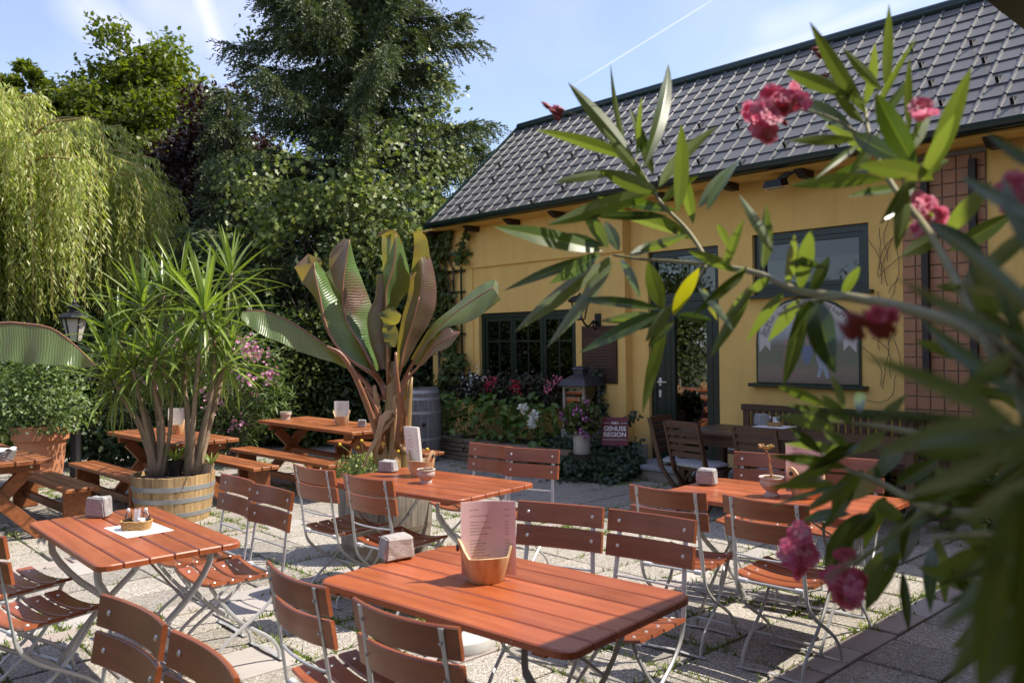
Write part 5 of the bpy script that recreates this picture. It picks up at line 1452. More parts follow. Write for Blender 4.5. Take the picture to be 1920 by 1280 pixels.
MT['dry_sheath'] = plain('dry_sheath', (.40, .24, .11), .7, 0, .4, 12, .3)
ban = thing('banana_plant', 'large red leaved banana plant in the weathered grey half barrel', 'plant', BB + Vector((0, 0, .54)))
def bl(p): return p - ban.location
by = BB.y
def bp(px, py, d=0): return at_y(px, py, by + d)
COLS = (-1, -.8, -.6, -.4, -.2, -.035, 0, .035, .2, .4, .6, .8, 1)
def banana_leaf(pts, hwid, side, mat, fold, name='leaf', tipw=.35, wob=.12, petiole_r=.022, start=.16, parent=None, loc=None, twist=0):
    """pts: midrib as (px, py, depth offset); the first stretch is the stalk"""
    par = parent or ban; sub = (bl if parent is None else (lambda p: p - loc))
    P = bez([bp(*q) if parent is None else at_y(q[0], q[1], q[2]) for q in pts], 40)
    k = int(40*start)
    m = MB(); m.tube([sub(p) for p in P], [petiole_r*(1 - .82*(i/40)**.8) for i in range(41)], 7); m.obj('leaf_stalk', MT['petiole'], par, smooth=True)
    Q = [sub(p) for p in P[k:]]
    hw = lambda t: hwid*(math.sin(min(1, t*2.6 + .08)*PI/2)**.8)*(1 - (max(0, t - .55)/.45)**2.4)**.75 if t < .999 else hwid*.06
    sd = side if isinstance(side, list) else Vector(side)
    if isinstance(side, list):
        a, b = Vector(side[0]), Vector(side[1]); sd = [a.lerp(b, i/(len(Q)-1)) for i in range(len(Q))]
    me = blade_mesh('leaf_blade', Q, sd, hw, mat, fold, COLS, .05, twist, wob)
    link('leaf_blade', me, par)
bn, bg = MT['banana'], MT['banana_g']
def resample(pts, n): return bez(pts, n)
def half(A, B, side, n=30, m=9, bulge=0.0, ripple=.006, ph=0.0):
    """one half of a blade between midrib B and margin A (world curves); side 'G' shows its upper, 'P' its under face to the courtyard"""
    A = resample(A, n); B = resample(B, n); V = []; al = []; mi = []
    for i in range(n+1):
        t = i/n
        for j in range(m+1):
            u = j/m; p = B[i].lerp(A[i], u); w = (A[i] - B[i]).length
            p = p + Vector((0, 1, 0))*(bulge*4*u*(1-u)*min(1, w/.12)) + Vector((.3, -1, .2))*(ripple*u*math.sin(t*31 + ph + 2*u) + ripple*1.6*u*u*math.sin(t*11 + ph))
            V.append(p); al.append(t); mi.append(1.0 if j == 0 else 0.0)
    Fq = [(i*(m+1)+j, (i+1)*(m+1)+j, (i+1)*(m+1)+j+1, i*(m+1)+j+1) for i in range(n) for j in range(m)]
    # orient so that the wanted face looks at the courtyard (towards -y)
    q = Fq[len(Fq)//2]; nn = (V[q[1]] - V[q[0]]).cross(V[q[3]] - V[q[0]])
    if (nn.y < 0) != (side == 'G'): Fq = [f[::-1] for f in Fq]
    return V, Fq, al, mi
def blade_of(halves, mat, par, loc):
    V = []; Fq = []; al = []; mi = []
    for h in halves:
        o = len(V); V += h[0]; Fq += [tuple(o + q for q in f) for f in h[1]]; al += h[2]; mi += h[3]
    me = bpy.data.meshes.new('leaf_blade'); me.from_pydata([tuple(v - loc) for v in V], [], Fq)
    me.polygons.foreach_set('use_smooth', [True]*len(Fq))
    for nm, dat in (('along', al), ('mid', mi)):
        at = me.attributes.new(nm, 'FLOAT', 'POINT'); at.data.foreach_set('value', dat)
    me.materials.append(mat); me.update(); return link('leaf_blade', me, par)
def zc(pts, d0, d1=None, y=None):
    """points measured on an enlarged view of the plant; depth runs from d0 at the foot to d1 at the tip"""
    d1 = d0 if d1 is None else d1; n = len(pts)
    return [at_y(431 + x/1.7064, 375 + yy/1.7064, (y or by) + d0 + (d1 - d0)*i/(n-1)) for i, (x, yy) in enumerate(pts)]
def rib(pts, r, par=None, loc=None):
    P = bez(pts, 20); m = MB(); lc = loc if loc is not None else ban.location
    m.tube([p - lc for p in P], [r*(1 - .86*(i/20)**.55) for i in range(21)], 7); m.obj('leaf_stalk', MT['petiole'], par or ban, smooth=True)
bloc = ban.location
# every leaf: foot to tip
A_ = zc([(380, 522), (330, 482), (260, 432), (180, 382), (100, 354), (40, 358)], .02, .05); B_ = zc([(386, 545), (330, 520), (260, 497), (170, 460), (90, 425), (36, 378)], -.08, -.05); C_ = zc([(384, 530), (330, 505), (255, 465), (175, 420), (100, 385), (40, 366)], .22, .12)
blade_of([half(B_, A_, 'G', ripple=.010), half(C_, A_, 'P', ripple=.010)], bg, ban, bloc); rib(zc([(480, 640), (440, 590), (400, 545), (380, 524)], 0, .02) + A_[1:], .026)
M_ = zc([(446, 548), (388, 512), (334, 456), (305, 390), (288, 310), (272, 236), (270, 200)], -.08, .0)
blade_of([half(zc([(440, 555), (395, 517), (338, 462), (299, 400), (280, 330), (238, 268), (206, 214)], .08, .06), M_, 'P', ripple=.010, ph=1), half(zc([(468, 548), (462, 500), (436, 428), (384, 352), (334, 276), (300, 222), (280, 198)], .14, .12), M_, 'G', ph=2, bulge=-.03)], bn, ban, bloc)
rib(zc([(500, 640), (480, 580)], 0, .05) + M_, .026)
blade_of([half(zc([(290, 232), (294, 205), (292, 188)], .10, .12), zc([(276, 236), (262, 205), (250, 172)], .16, .20), 'P', 8, 5), half(zc([(276, 236), (235, 240), (206, 214)], .13, .12), zc([(276, 236), (262, 205), (250, 172)], .16, .20), 'P', 8, 5)], bn, ban, bloc)
M_ = zc([(462, 545), (420, 464), (380, 402), (362, 340), (363, 260), (372, 190), (384, 126)], .02, .12)
blade_of([half(zc([(440, 540), (412, 470), (380, 400), (352, 310), (328, 250), (319, 175), (364, 122)], .14, .24), M_, 'P', ph=3, bulge=.02), half(zc([(476, 545), (470, 480), (464, 408), (454, 336), (424, 256), (396, 182), (385, 130)], .24, .26), M_, 'G', ph=4, bulge=-.03)], bn, ban, bloc); rib(zc([(508, 640), (490, 590)], .05, .1) + M_, .024)
blade_of([half(zc([(420, 470), (370, 400), (320, 310), (300, 235)], .45, .5), zc([(440, 470), (400, 400), (372, 320), (330, 215)], .48, .52), 'G', ph=5)], bg, ban, bloc)
M_ = zc([(505, 545), (505, 460), (503, 380), (500, 292), (518, 232), (530, 170), (531, 108)], -.10, -.06)
blade_of([half(zc([(498, 545), (492, 460), (490, 380), (494, 300), (490, 240), (486, 170), (487, 108)], .06, .10), M_, 'G', ph=6), half(zc([(512, 545), (516, 460), (520, 380), (545, 325), (573, 285), (572, 215), (553, 140)], .10, .10), M_, 'G', ph=7, bulge=-.03)], bn, ban, bloc); rib(zc([(512, 640), (508, 590)], 0, 0) + M_, .022)
blade_of([half(zc([(487, 112), (470, 118), (457, 140)], .06, -.06), zc([(553, 142), (530, 98), (480, 100)], .02, -.03), 'P', 10, 6)], bn, ban, bloc)
M_ = zc([(545, 545), (560, 470), (585, 390), (606, 310), (612, 240), (606, 190)], -.10, -.10)
blade_of([half(zc([(533, 540), (536, 470), (550, 380), (568, 310), (576, 240), (600, 195)], .12, .10), M_, 'P', ph=8, bulge=.03), half(zc([(560, 530), (600, 455), (640, 390), (661, 320), (657, 240), (638, 178)], .10, .06), M_, 'P', ph=9, bulge=-.04)], bn, ban, bloc); rib(zc([(520, 640), (530, 590)], 0, .03) + M_[:4], .024)
blade_of([half(zc([(580, 242), (586, 180), (590, 130), (584, 100)], .07, -.02), zc([(640, 182), (636, 150), (628, 118), (606, 96)], -.02, -.05), 'G', 14, 7, ph=10)], bn, ban, bloc)
M_ = zc([(588, 518), (650, 432), (720, 362), (790, 312), (842, 280)], -.05, -.20)
blade_of([half(zc([(580, 505), (645, 402), (720, 338), (790, 280), (846, 253)], .06, -.08), M_, 'G', ph=11), half(zc([(600, 520), (640, 452), (690, 408), (775, 386), (868, 318)], -.16, -.28), M_, 'G', ph=12, bulge=-.02)], bg, ban, bloc); rib(zc([(530, 640), (560, 570)], 0, -.03) + M_, .024)
blade_of([half(zc([(846, 253), (860, 268), (852, 290)], -.08, -.15), zc([(842, 280), (852, 296), (866, 318)], -.2, -.26), 'P', 8, 4)], bg, ban, bloc)
M_ = zc([(605, 530), (640, 482), (680, 452), (736, 424)], -.15, -.30)
blade_of([half(zc([(590, 528), (640, 455), (690, 410), (734, 420)], -.10, -.25), M_, 'P', 18, 7, ph=13), half(zc([(615, 530), (655, 490), (700, 470), (734, 430)], -.22, -.32), M_, 'P', 18, 7, ph=14)], bn, ban, bloc); rib(zc([(535, 640), (570, 570)], -.05, -.12) + M_, .018)
blade_of([half(zc([(478, 540), (446, 440), (440, 372), (464, 312), (470, 240)], .0, .10), zc([(498, 540), (500, 470), (492, 390), (496, 320), (489, 236)], -.06, .06), 'P', ph=15, bulge=-.03)], bn, ban, bloc)
blade_of([half(zc([(505, 405), (478, 366), (520, 342)], -.14, -.2), zc([(520, 402), (540, 392), (549, 368)], -.12, -.24), 'G', 10, 6, ph=16), half(zc([(500, 470), (488, 430), (490, 398)], -.1, -.13), zc([(530, 470), (540, 430), (530, 400)], -.12, -.15), 'P', 10, 6, ph=17)], bg, ban, bloc)
# cut stalk stumps without blades
for pts, r in (([(716, 850, -.1), (700, 790, -.15), (668, 710, -.2), (640, 665, -.22), (612, 650, -.24)], .032), ([(752, 850, -.1), (760, 790, -.14), (752, 735, -.16)], .022), ([(722, 840, -.1), (706, 770, -.12), (684, 725, -.1)], .024), ([(745, 840, -.12), (750, 770, -.2), (744, 700, -.22), (742, 660, -.2)], .026)):
    m = MB(); P = bez([bp(*q) for q in pts], 14); m.tube([bl(p) for p in P], [(r*(1 - .6*i/14), r*.5*(1 - .5*i/14)) for i in range(15)], 7); m.obj('leaf_stalk', MT['petiole'], ban, smooth=True)
# pseudostem of overlapping sheaths and hanging dry sheaths
ps = bp(738, 800)
for k, (ox, oy, r0, r1, h) in enumerate(((0, 0, .125, .030, .98), (-.06, -.05, .075, .012, .80), (.065, -.045, .07, .012, .86), (.01, -.09, .065, .010, .72), (.05, .05, .07, .012, .9), (-.04, -.095, .05, .008, .55))):
    m = MB(); base = Vector((ps.x - BB.x + ox, oy, -.03)); m.tube([base + Vector((ox*.11*i*(1 + i*.06), 0, h*i/8)) for i in range(9)], [(r0 + (r1 - r0)*(i/8)**1.1, (r0 + (r1 - r0)*(i/8)**1.1)*.72) for i in range(9)], 10, side=(1, 0, 0))
    m.obj('sheath', MT['pseudostem'] if k % 2 == 0 else MT['dry_sheath'], ban, smooth=True)
def strip(pts, w, side, wv=.25):
    P = [bl(bp(*q)) for q in pts]; P = bez(P, 22)
    me = blade_mesh('dry_sheath', P, side, lambda t: w*(1 - .7*t**2)*(.6 + .4*math.sin(min(1, t*4)*PI/2)), MT['dry_sheath'], .7, (-1, -.5, 0, .5, 1), wv); link('dry_sheath', me, ban)
strip([(742, 770, -.12), (722, 770, -.18), (708, 800, -.24), (700, 850, -.24), (704, 880, -.2)], .05, (.8, -.5, 0))
strip([(738, 780, -.14), (716, 800, -.2), (692, 840, -.28), (680, 876, -.3)], .035, (.7, -.6, 0))
strip([(752, 820, -.12), (768, 800, -.2), (774, 815, -.26), (770, 850, -.25)], .035, (.8, -.4, 0))
strip([(748, 835, -.14), (760, 850, -.2), (772, 860, -.24)], .03, (.4, -.3, .8))
# low flowers round the rim of the barrel
MT['rim_leaf'] = leafmat('rim_leaf', [(0, (.10, .17, .04)), (.6, (.22, .28, .08)), (.85, (.38, .38, .16)), (1, (.45, .42, .28))], .6, .3)
MT['small_flower'] = leafmat('white_small_flower', [(0, (.6, .6, .5)), (1, (.7, .66, .55))], .6, .2)
C = []; 
for k in range(1500):
    a = random.uniform(PI*.55, PI*2.05); rr = .20 + .17*random.random(); zz = .06 + .16*random.random()*(1.0 if math.cos(a) < .1 else .5)
    C.append((BB.x + rr*math.cos(a)*1.05, BB.y + rr*math.sin(a), .52 + zz))
C = np.array(C); n = len(C)
o = link('bedding_flowers', leaf_mesh('bedding_flowers', C, rand_dirs(n) + [0, 0, .6], rand_dirs(n) + [0, -.4, .8], rng.uniform(.018, .035, n), rng.uniform(.010, .02, n), MT['rim_leaf'], 'oval')); o['kind'] = 'stuff'; o['label'] = 'low yellowish bedding plants round the banana trunk'
BILLY = ('yellow ball flower farthest left of the banana trunk on a slanting stalk', 'topmost yellow ball flower left of the banana trunk', 'yellow ball flower just below the topmost one left of the banana trunk', 'yellow ball flower right in front of the banana trunk', 'low yellow ball flower between the banana trunk and the white menus', 'yellow ball flower right of the white menus in the wooden tub')
MT['yellow_ball'] = plain('yellow_ball', (.62, .40, .03), .8, 0, .2, 90, .6); MT['stalk'] = plain('thin_stalk', (.16, .19, .06), .6)
for bi, (bx, byy, tx, ty) in enumerate(((672, 868, 637, 833), (678, 870, 678, 826), (676, 868, 671, 838), (730, 865, 719, 832), (747, 880, 747, 846), (770, 850, 801, 842))):
    p0 = bp(bx, byy, -.25); p1 = bp(tx, ty, -.25)
    t = thing('billy_button', BILLY[bi], 'flower', p0, 0, 'yellow ball flowers in the banana barrel')
    m = MB(); m.tube(bez([(0, 0, 0), (p1 - p0)*.5 + Vector((.008, 0, .01)), p1 - p0], 6), .0022, 5); m.obj('stalk', MT['stalk'], t)
    m = MB(); m.grid(lambda u, v: tuple((p1 - p0) + Vector((.013*math.cos(u*2*PI)*math.sin(v*PI), .013*math.sin(u*2*PI)*math.sin(v*PI), .013*math.cos(v*PI)))), 10, 6); m.obj('flower_head', MT['yellow_ball'], t, smooth=True)
# leaf of another banana reaching in from the left
b2 = thing('banana_plant', 'banana leaf reaching in from the left margin below the willow', 'plant', (-5.6, 6.6, 0))
tp2 = [at_y(x, y_, d) for x, y_, d in ((-150, 660, 6.6), (-90, 622, 6.6), (0, 606, 6.58), (45, 607, 6.55), (95, 615, 6.52), (135, 642, 6.48), (179, 685, 6.42))]
lo2 = [at_y(x, y_, d) for x, y_, d in ((-150, 690, 6.45), (-90, 675, 6.42), (0, 674, 6.42), (45, 680, 6.42), (90, 685, 6.40), (135, 686, 6.40), (179, 687, 6.40))]
bk2 = [at_y(x, y_, d) for x, y_, d in ((-150, 680, 6.8), (-90, 660, 6.8), (0, 650, 6.78), (45, 650, 6.74), (90, 655, 6.68), (135, 668, 6.6), (179, 686, 6.5))]
blade_of([half(lo2, tp2, 'G', 40, 10, ripple=.022), half(bk2, tp2, 'P', 30, 6, ripple=.012)], bg, b2, b2.location)
rib([at_y(-190, 900, 6.6), at_y(-180, 760, 6.6)] + tp2, .026, b2, b2.location)
m = MB(); m.lathe([(.3, 0), (.34, .25), (.36, .45), (.33, .45)], 20); m.obj('tub', MT['terracotta'], b2)
m = MB(); m.tube([(0, 0, .3), (.0, 0, .9), (at_y(-180, 800, 6.6) - b2.location)], [.09, .07, .04], 9); m.obj('pseudostem', MT['pseudostem'], b2, smooth=True)
# ------------------------------------------------------------------ trees
def limb_tube(mb, pts, r0, r1, n=6):
    k = len(pts); mb.tube(pts, [r0 + (r1 - r0)*(i/(k-1)) for i in range(k)], n, caps=False)
def broad_tree(name, label, base, height, crown_c, crown_r, nclump, nleaf, L, mat, trunk_r=.22, shape='kite', group=None, seed=1, clump=.22, lower=-.6):
    """crown of leaf clumps on an irregular outline"""
    q = np.random.default_rng(seed)
    t = thing(name, label, 'tree', base, 0, group)
    cc = np.array(crown_c) - np.array(base); cr = np.array(crown_r)
    d = nrm(q.normal(size=(nclump, 3))); d = d[d[:, 2] > lower]
    ra = q.uniform(.35, 1.0, len(d))**.55
    bumpy = 1 + .18*np.sin(d[:, 0]*5 + 1)*np.cos(d[:, 1]*4) + .12*np.sin(d[:, 2]*7)
    K = cc + d*cr*(ra*bumpy)[:, None]
    m = MB(); tr = [Vector((0, 0, 0)), Vector((.05, .05, cc[2]*.5)), Vector((cc[0]*.8, cc[1]*.8, cc[2]*.9)), Vector((cc[0], cc[1], cc[2] + cr[2]*.6))]
    limb_tube(m, bez(tr, 10), trunk_r, trunk_r*.2, 8); m.obj('trunk', MT['trunk'], t, smooth=True)
    m = MB()
    for k in K[q.permutation(len(K))[:26]]:
        z0 = cc[2]*.45 + q.random()*cc[2]*.4; p0 = Vector((cc[0]*.5, cc[1]*.5, z0)); p1 = Vector(tuple(k)); limb_tube(m, bez([p0, p0.lerp(p1, .5) + Vector((0, 0, .25)), p1], 5), trunk_r*.28, .012, 5)
    m.obj('limbs', MT['trunk'], t, smooth=True)['kind'] = 'stuff'
    per = nleaf//len(K)
    C = np.repeat(K, per, 0); off = np.clip(q.normal(size=(len(C), 3)), -1.35, 1.35)*np.array([1, 1, .62])*clump*cr.mean()*.55; C = C + off
    D = nrm(nrm(C - cc)*.6 + q.normal(size=C.shape)*.7 + [0, 0, -.35]); N = nrm(nrm(C - cc)*.5 + q.normal(size=C.shape)*.55 + [0, 0, .75])
    link('crown', leaf_mesh('crown', C, D, N, L*q.uniform(.7, 1.2, len(C)), L*.72*q.uniform(.7, 1.1, len(C)), mat, shape), t)
    return t
MT['maple'] = leafmat('maple_leaf', [(0, (.06, .085, .012)), (.6, (.10, .13, .018)), (1, (.16, .18, .03))], .45, .42, (1.7, 1.8, .5))
MT['copper'] = leafmat('copper_beech_leaf', [(0, (.020, .012, .014)), (.6, (.035, .018, .018)), (1, (.07, .032, .022))], .35, .2, (1.6, .9, .7))
MT['willow'] = leafmat('willow_leaf', [(0, (.25, .30, .06)), (.5, (.42, .46, .14)), (1, (.58, .58, .28))], .4, .45, (1.4, 1.5, .55))
MT['spruce'] = leafmat('spruce_needle', [(0, (.045, .070, .034)), (.6, (.078, .106, .048)), (1, (.15, .17, .075))], .5, .2)
MT['vine'] = leafmat('vine_leaf', [(0, (.08, .115, .025)), (.6, (.14, .18, .04)), (.93, (.20, .24, .06)), (1, (.32, .32, .07))], .42, .38, (1.6, 1.7, .55))
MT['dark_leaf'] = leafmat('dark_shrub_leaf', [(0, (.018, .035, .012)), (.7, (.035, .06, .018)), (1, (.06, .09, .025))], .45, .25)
MT['mid_leaf'] = leafmat('mid_shrub_leaf', [(0, (.05, .075, .018)), (.7, (.09, .125, .03)), (1, (.15, .18, .05))], .45, .35)
a = at_y(230, 240, 25); broad_tree('maple_tree', 'broad green maple tree standing behind the willow', (a.x, 25, 0), 9, (a.x + .3, 25, 6.4), (3.5, 2.9, 4.0), 420, 66000, .165, MT['maple'], shape='lobed', seed=3, clump=.19)
a = at_y(50, 150, 24); broad_tree('maple_tree', 'smaller green treetop at the upper left behind the willow', (a.x, 24, 0), 9, (a.x, 24, 7.6), (1.5, 1.6, 1.9), 110, 15000, .155, MT['maple'], shape='lobed', seed=4, clump=.15)
a = at_y(420, 250, 21); broad_tree('copper_beech', 'dark purple leaved tree left of the big spruce', (a.x, 21, 0), 8, (a.x + .1, 21, 4.6), (1.9, 1.8, 3.6), 120, 24000, .13, MT['copper'], shape='oval', seed=5, clump=.25, lower=-1)
def spruce(label, base, height, r_low, z_low, nb, tw, seed, tip_r=.25, Lscale=1.0, needles=13):
    q = np.random.default_rng(seed)
    t = thing('spruce_tree', label, 'tree', base)
    m = MB(); m.tube([(0, 0, height*i/8) for i in range(9)], [.30*(1 - i/8.2) + .02 for i in range(9)], 8); m.obj('trunk', MT['trunk'], t, smooth=True)
    m = MB(); TW0 = []; TWD = []; TWL = []
    for k in range(nb):
        f = (k + .5)/nb; z = z_low + (height - z_low)*f + q.normal()*.15; R = (r_low*(1 - f)**.72*(.55 + .72*q.random()) + tip_r*.4)
        az = k*2.39996 + q.uniform(-.3, .3); c, s = math.cos(az), math.sin(az)
        P = []; nseg = 10
        for i in range(nseg+1):
            u = i/nseg; P.append(Vector((c*R*u, s*R*u, z + R*(.14*u - .50*u*u + .40*u**3.0))))
        limb_tube(m, P, .035*(1 - f*.6), .006, 5)
        nt_ = int(tw*(.4 + R/r_low))
        for j in range(nt_):
            u = .06 + .94*q.random()**.8; i = min(int(u*nseg), nseg-1); p = P[i].lerp(P[i+1], u*nseg - i); sd = 1 if q.random() < .5 else -1
            d = Vector((c, s, 0))*(.55 + .4*u) + Vector((-s, c, 0))*sd*(.75*q.random() + .15) + Vector((0, 0, -.45 + .45*q.normal()))
            TW0.append(p); TWD.append(d.normalized()); TWL.append(Lscale*(.16 + .32*(1 - u*.45)*q.random() + .06))
    m.obj('limbs', MT['trunk'], t, smooth=True)['kind'] = 'stuff'
    P0 = np.array([list(p) for p in TW0]); D0 = np.array([list(p) for p in TWD]); L0 = np.array(TWL); n = len(P0)
    f = np.linspace(.02, 1, needles)[None, :, None]
    C = (P0[:, None, :] + D0[:, None, :]*L0[:, None, None]*f + np.array([0, 0, -.34])*(L0[:, None, None]*f**2)).reshape(-1, 3)
    Dt = np.repeat(D0, needles, 0); R = q.normal(size=C.shape); R = nrm(R - Dt*(R*Dt).sum(1, keepdims=True))
    D = nrm(Dt*.95 + R*.62); N = nrm(np.cross(D, q.normal(size=D.shape)))
    link('crown', leaf_mesh('crown', C, D, N, .080*q.uniform(.8, 1.3, len(C)), .028, MT['spruce'], 'kite'), t)
    return t
spruce('tall spruce towering over the garden, a climbing vine in its branches', (-3.0, 16.6, 0), 16.0, 3.25, .5, 330, 125, 6, needles=15, Lscale=1.05)
a = at_y(418, 200, 19.5); spruce('slim spruce top left of the tall spruce', (a.x + .1, 19.5, 0), 7.6, 1.25, 1.0, 110, 44, 9)
# willow
def willow():
    base = (-9.6, 15.2, 0); q = np.random.default_rng(21)
    t = thing('willow_tree', 'weeping willow with hanging yellow green strands on the left', 'tree', base)
    m = MB(); m.tube(bez([(0, 0, 0), (.1, 0, 1.5), (.0, .1, 3.0), (.1, 0, 4.6)], 8), [.34, .30, .28, .26, .24, .22, .2, .18, .14], 9); m.obj('trunk', MT['trunk'], t, smooth=True)
    m = MB(); tw = MB(); C = []; D = []; Ls = []
    strands = []
    for k in range(80):
        az = k*2.39996; rr = 3.75*(.25 + .75*q.random()); h = 6.75*(1 - .10*q.random()) - .155*rr*rr
        p0 = Vector((0, 0, 3.0 + q.random())); p2 = Vector((math.cos(az)*rr, math.sin(az)*rr, h)); p1 = p0.lerp(p2, .5) + Vector((0, 0, 1.2 - .2*rr*.5))
        P = bez([p0, p1, p2], 12); limb_tube(m, P, .05, .010, 5)
        for j in range(70):
            u = .25 + .75*q.random(); i = min(int(u*12), 11); p = P[i].lerp(P[i+1], u*12 - i)
            out = Vector((math.cos(az + q.normal()*.7), math.sin(az + q.normal()*.7), 0)); ln = .7 + 1.9*q.random()*(1 if q.random() < .8 else 1.5)
            strands.append((p, out, ln))
    for (p, out, ln) in strands:
        n = int(ln*15); ph = q.random()*6
        ln = min(ln, p.z - .6)
        for i in range(n):
            f = (i + q.random())/n; a = min(1, f*3.0)
            c = p + out*(.28*a + .05*math.sin(f*5 + ph)) + Vector((0, 0, .12*math.sin(min(1, f*2.5)*PI) - ln*f**1.15))
            C.append(tuple(c)); an = q.random()*6.28; D.append((out.x*.5*(1 - f) + .55*math.cos(an), out.y*.5*(1 - f) + .55*math.sin(an), -.95))
        if q.random() < .22:
            tw.tube([p + out*(.28*min(1, f*3)) + Vector((0, 0, .12*math.sin(min(1, f*2.5)*PI) - ln*f**1.15)) for f in (0, .15, .35, .65, 1)], .0055, 4, caps=False)
    m.obj('limbs', plain('willow_twig', (.30, .21, .07), .8), t, smooth=True)['kind'] = 'stuff'
    tw.obj('hanging_twigs', bpy.data.materials['willow_twig'], t)['kind'] = 'stuff'
    C = np.array(C); D = np.array(D); N = nrm(q.normal(size=C.shape) + [0, -.3, .5])
    link('crown', leaf_mesh('crown', C, D, N, q.uniform(.10, .17, len(C)), q.uniform(.020, .034, len(C)), MT['willow'], 'kite'), t)
willow()
# ------------------------------------------------------------------ shrubs, hedge and climbers
def leaf_cloud_pts(q, n, c, r, shell=.5):
    d = nrm(q.normal(size=(n, 3))); return np.array(c) + d*np.array(r)*(shell + (1 - shell)*q.random((n, 1)))**.7, d
def shrub(name, label, cat, base, blobs, n, L, W, mat, shape='oval', seed=1, stems=6, group=None, out='crown', droop=.2, noise_=.10):
    """blobs: (dx, dy, z, rx, ry, rz)"""
    q = np.random.default_rng(seed); t = thing(name, label, cat, base, 0, group)
    vol = np.array([b[3]*b[4]*b[5] for b in blobs])**.67; vol = vol/vol.sum(); Cs = []; Ds = []
    for b, f in zip(blobs, vol):
        k = max(20, int(n*f)); c, d = leaf_cloud_pts(q, k, b[:3], b[3:], .55)
        c = c + q.normal(size=c.shape)*noise_*min(b[3:]); Cs.append(c); Ds.append(d)
    C = np.concatenate(Cs); d = np.concatenate(Ds); ok = C[:, 2] > .01; C = C[ok]; d = d[ok]
    D = nrm(d*.55 + q.normal(size=C.shape)*.6 + [0, 0, -droop]); N = nrm(d*.7 + q.normal(size=C.shape)*.45 + [0, 0, .7])
    m = MB()
    for k in range(stems):
        b = blobs[k % len(blobs)]; limb_tube(m, bez([(.06*q.normal(), .06*q.normal(), 0), (b[0]*.5 + .1*q.normal(), b[1]*.5, b[2]*.5), (b[0] + .3*b[3]*q.normal(), b[1], b[2] + .3*b[5])], 6), .018, .005, 5)
    if stems: m.obj('stem', MT['trunk'], t, smooth=True)['kind'] = 'stuff'
    link(out, leaf_mesh(out, C, D, N, L*q.uniform(.7, 1.25, len(C)), W*q.uniform(.7, 1.2, len(C)), mat, shape), t)
    return t, C
def flowers(t, C, n, r, mat, name='blossom_heads', petals=5, seed=2, cl=6, sp=.04, cond=None):
    """joined blossom clusters of an uncountable shrub"""
    q = np.random.default_rng(seed); C = np.asarray(C)
    if cond is not None: C = C[cond(C)]
    ctr = C[q.permutation(len(C))[:n]]; P = np.repeat(ctr, cl, 0) + q.normal(size=(n*cl, 3))*sp
    face = nrm(q.normal(size=P.shape)*.6 + [0, -.8, .4]); Cs = []; Ds = []; Ns = []
    for k in range(petals):
        a = 2*PI*k/petals; u = nrm(np.cross(face, [0, 0, 1.0])); w = np.cross(face, u); d = u*math.cos(a) + w*math.sin(a)
        Cs.append(P); Ds.append(d*.9 + face*.25); Ns.append(face)
    link(name, leaf_mesh(name, np.concatenate(Cs), np.concatenate(Ds), np.concatenate(Ns), r, r*.95, mat, 'oval'), t)['kind'] = 'stuff'
MT['petal_pink'] = leafmat('petal_pale_pink', [(0, (.58, .22, .36)), (.6, (.66, .34, .46)), (1, (.74, .52, .60))], .6, .35, (1.1, .8, .9))
MT['petal_violet'] = leafmat('petal_violet_pink', [(0, (.42, .10, .36)), (.7, (.56, .20, .46)), (1, (.66, .45, .60))], .6, .35, (1.1, .7, 1.0))
MT['petal_red'] = leafmat('petal_red', [(0, (.55, .03, .07)), (.6, (.68, .05, .09)), (1, (.72, .12, .16))], .6, .3, (1.2, .6, .6))
MT['petal_rose'] = leafmat('petal_rose', [(0, (.55, .12, .20)), (1, (.66, .26, .32))], .6, .3, (1.2, .7, .7))
MT['petal_white'] = leafmat('petal_white', [(0, (.62, .66, .58)), (1, (.78, .78, .76))], .6, .3, (1, 1, .95))
# dense dark hedge closing the garden behind the tables
hq = np.random.default_rng(31)
x0 = -9.5
for k, (px, y, w, h, lab) in enumerate(((60, 12.9, 1.6, 1.5, 'dark shrub behind the terracotta pot at the left'), (225, 13.4, 1.5, 1.75, 'dark shrub behind the street lamp and yucca'), (400, 13.3, 1.3, 2.2, 'dark shrub between the yucca and the pink oleander bush'), (560, 13.6, 1.25, 2.1, 'dark shrub with sunlit yellow green sprays behind the back picnic table'), (690, 13.9, 1.25, 2.9, 'tall dark shrub behind the banana leaves'), (790, 14.3, .9, 3.3, 'dark shrub at the left corner of the yellow house'))):
    p = at_y(px, 800, y)
    blobs = [(hq.normal()*.3, hq.normal()*.2, h*(.25 + .62*hq.random()), w*(.45 + .3*hq.random()), .6, h*(.28 + .14*hq.random())) for _ in range(6)] + [(0, 0, h*.5, w*.9, .7, h*.5), (0, 0, h*.28, w, .75, h*.32)]
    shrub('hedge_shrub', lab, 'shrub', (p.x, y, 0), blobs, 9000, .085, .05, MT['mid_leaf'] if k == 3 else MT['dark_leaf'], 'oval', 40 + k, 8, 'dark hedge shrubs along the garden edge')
# far green mass closing the view under the trees
far = []
q = np.random.default_rng(77)
n = 60000; X = q.uniform(-26, 1, n); Z = 4.2*q.random(n)**.8*(1 + .25*np.sin(X*.9) + .15*np.sin(X*2.3)); Y = 26.5 + .9*q.normal(size=n) + .5*np.sin(X*1.7)
C = np.stack([X, Y, Z], 1); D = q.normal(size=C.shape) + [0, 0, -.3]; N = q.normal(size=C.shape)*.6 + [0, -.5, .7]
o = link('far_hedge', leaf_mesh('far_hedge', C, D, N, .30, .2, MT['dark_leaf'], 'oval')); o['kind'] = 'stuff'; o['label'] = 'dark far hedge under the trees at the garden end'
